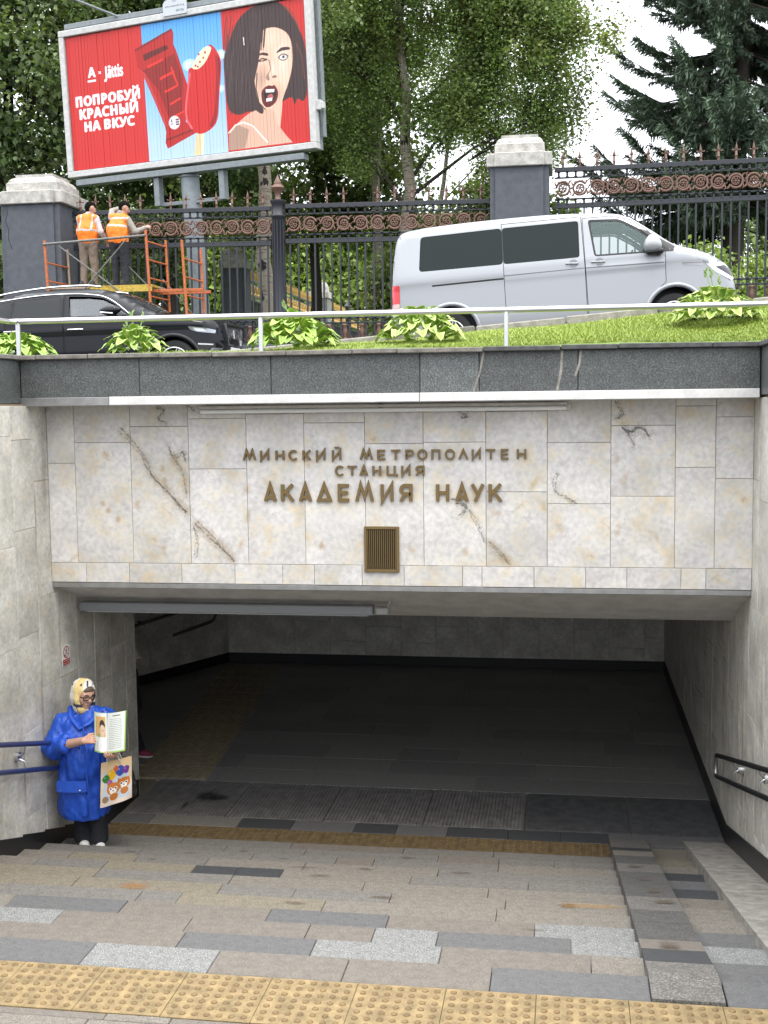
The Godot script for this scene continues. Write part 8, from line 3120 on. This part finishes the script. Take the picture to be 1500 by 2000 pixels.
func make_workers() -> void:
	var dk := 5.575
	var t := thing("person", "worker in orange vest and beige trousers with head turned right, left of the pair", "person", Vector3(-9.62, dk, -23.15))
	var hair := mat(Color(0.008, 0.007, 0.006), 0.95)
	hair.metallic_specular = 0.2
	worker(t, {"hip": Vector3(0, 0.92, 0), "mid": Vector3(0.0, 1.15, 0.02), "neck": Vector3(0.02, 1.46, -0.02), "head": look(Vector3(0.065, 1.585, -0.03), Vector3(0.75, -0.28, -0.6)),
		"shl": Vector3(-0.17, 1.39, 0.0), "ell": Vector3(-0.17, 1.12, -0.14), "wrl": Vector3(-0.02, 1.05, -0.34), "shr": Vector3(0.19, 1.39, 0.02), "elr": Vector3(0.275, 1.12, 0.0), "wrr": Vector3(0.32, 0.97, -0.14),
		"knl": Vector3(-0.10, 0.50, -0.02), "anl": Vector3(-0.11, 0.07, 0.02), "knr": Vector3(0.11, 0.50, -0.02), "anr": Vector3(0.12, 0.07, 0.0), "tapes": [0.22], "foot": PI - 0.2},
		tmat(Color(0.23, 0.175, 0.135), T.soft, 0.5, 0.85), mat(Color(0.55, 0.50, 0.50), 0.8), hair, true, mat(Color(0.05, 0.05, 0.05), 0.8))
	t = thing("person", "worker in orange vest and dark trousers leaning to the frieze, right of the pair", "person", Vector3(-8.98, dk, -23.12))
	worker(t, {"hip": Vector3(0.02, 0.90, 0.0), "mid": Vector3(0.0, 1.14, 0.0), "neck": Vector3(0.05, 1.45, -0.06), "head": look(Vector3(0.13, 1.575, -0.09), Vector3(0.85, -0.38, -0.35)),
		"shl": Vector3(-0.14, 1.40, -0.06), "ell": Vector3(-0.20, 1.56, -0.26), "wrl": Vector3(-0.10, 1.66, -0.48), "shr": Vector3(0.22, 1.34, -0.02), "elr": Vector3(0.36, 1.10, -0.05), "wrr": Vector3(0.50, 1.22, -0.30), "palr": Vector3(-0.3, -0.6, -0.4),
		"knl": Vector3(-0.06, 0.48, -0.03), "anl": Vector3(-0.06, 0.07, 0.0), "knr": Vector3(0.14, 0.48, -0.02), "anr": Vector3(0.16, 0.07, 0.04), "tapes": [0.30, 0.46], "straps": false, "foot": PI - 0.7},
		tmat(Color(0.020, 0.022, 0.030), T.soft, 0.5, 0.85), mat(Color(0.28, 0.26, 0.23), 0.8), hair, false, mat(Color(0.7, 0.7, 0.7), 0.6))

func make_passer() -> void:
	# someone just behind the end of the left wall: a white cap's peak and a pink shoe show
	var t := thing("person", "person with pale cap and pink shoes, mostly hidden behind the left wall's end", "person", Vector3(-5.70, FL, -14.55))
	var H := look(Vector3(0.05, 1.29, 0.02), Vector3(0.9, -0.15, 0.2))
	var body := MB.new()
	add_to(body, figure_mesh([[Vector3(0, 0.74, 0), Vector3(0, 1.14, 0), 0.12, 0.07, 0.04], [Vector3(-0.02, 1.10, -0.15), Vector3(-0.02, 1.10, 0.15), 0.055, 0.055, 0.05], [Vector3(0, 1.14, 0), Vector3(0.03, 1.23, 0.01), 0.055, 0.05, 0.03], [Vector3(-0.02, 1.10, -0.15), Vector3(0.0, 0.86, -0.18), 0.045, 0.038, 0.03], [Vector3(0.0, 0.86, -0.18), Vector3(-0.08, 0.72, -0.14), 0.038, 0.028, 0.03], [Vector3(-0.02, 1.10, 0.15), Vector3(-0.02, 0.86, 0.2), 0.045, 0.038, 0.03], [Vector3(-0.02, 0.86, 0.2), Vector3(-0.1, 0.72, 0.18), 0.038, 0.028, 0.03], [Vector3(0, 0.72, 0.07), Vector3(0.06, 0.4, 0.08), 0.09, 0.06, 0.04], [Vector3(0.06, 0.4, 0.08), Vector3(0.16, 0.07, 0.08), 0.055, 0.04, 0.03], [Vector3(0, 0.72, -0.07), Vector3(-0.02, 0.4, -0.08), 0.09, 0.06, 0.04], [Vector3(-0.02, 0.4, -0.08), Vector3(-0.1, 0.07, -0.08), 0.055, 0.04, 0.03]], 0.015))
	add_to(body, figure_mesh(head_bones(H, 0.95), 0.007))
	for w in [Vector3(-0.08, 0.72, -0.14), Vector3(-0.1, 0.72, 0.18)]:
		add_to(body, figure_mesh(hand_bones(w, Vector3(0.3, -0.9, 0), Vector3(0.9, 0.3, 0), [0.5, 0.6, 0.6, 0.7], 1.0, 0.9), 0.006))
	part("body", body, M.skin, t)
	face_details(t, H, 0.95)
	var dk := mat(Color(0.012, 0.013, 0.018), 0.85)
	part("coat", figure_mesh([[Vector3(0, 0.66, 0), Vector3(0, 1.06, 0), 0.17, 0.14, 0.04], [Vector3(-0.02, 1.10, -0.15), Vector3(0.0, 0.86, -0.18), 0.065, 0.055, 0.03], [Vector3(0.0, 0.86, -0.18), Vector3(-0.07, 0.75, -0.145), 0.055, 0.045, 0.03], [Vector3(-0.02, 1.10, 0.15), Vector3(-0.02, 0.86, 0.2), 0.065, 0.055, 0.03], [Vector3(-0.02, 0.86, 0.2), Vector3(-0.09, 0.75, 0.18), 0.055, 0.045, 0.03]], 0.015, 0.012, Vector3(8, 5, 8), 3), dk, t)
	part("trousers", figure_mesh([[Vector3(0, 0.72, 0.07), Vector3(0.06, 0.4, 0.08), 0.11, 0.085, 0.03], [Vector3(0.06, 0.4, 0.08), Vector3(0.16, 0.1, 0.08), 0.08, 0.07, 0.03], [Vector3(0, 0.72, -0.07), Vector3(-0.02, 0.4, -0.08), 0.11, 0.085, 0.03], [Vector3(-0.02, 0.4, -0.08), Vector3(-0.1, 0.1, -0.08), 0.08, 0.07, 0.03]], 0.015, 0.012, Vector3(8, 5, 8), 4, 0.06), dk, t)
	var q := func(x, y, z): return H * (Vector3(x, y, z) * 0.95)
	var cap := figure_mesh([[q.call(0, 0.055, -0.015), q.call(0, 0.05, 0.0), 0.104, 0.103, 0.02], [q.call(0, -0.02, -0.05), q.call(0, -0.07, -0.03), 0.09, 0.07, 0.03]], 0.008)
	for s in [0.0, 0.03, -0.03, 0.055, -0.055]: add_to(cap, figure_mesh([[q.call(s, 0.06, 0.08), q.call(s * 0.8, 0.045, 0.19 - absf(s)), 0.010, 0.008, 0.01]], 0.005))
	part("cap", cap, mat(Color(0.66, 0.66, 0.66), 0.7), t)
	var pink := mat(Color(0.26, 0.03, 0.075), 0.6)
	shoe(t, "shoe", Vector3(0.22, 0.0, 0.10), PI / 2 - 0.2, pink, mat(Color(0.6, 0.6, 0.6), 0.6), 0.25)
	shoe(t, "shoe", Vector3(-0.06, 0.0, -0.08), PI / 2, pink, mat(Color(0.6, 0.6, 0.6), 0.6), 0.25)
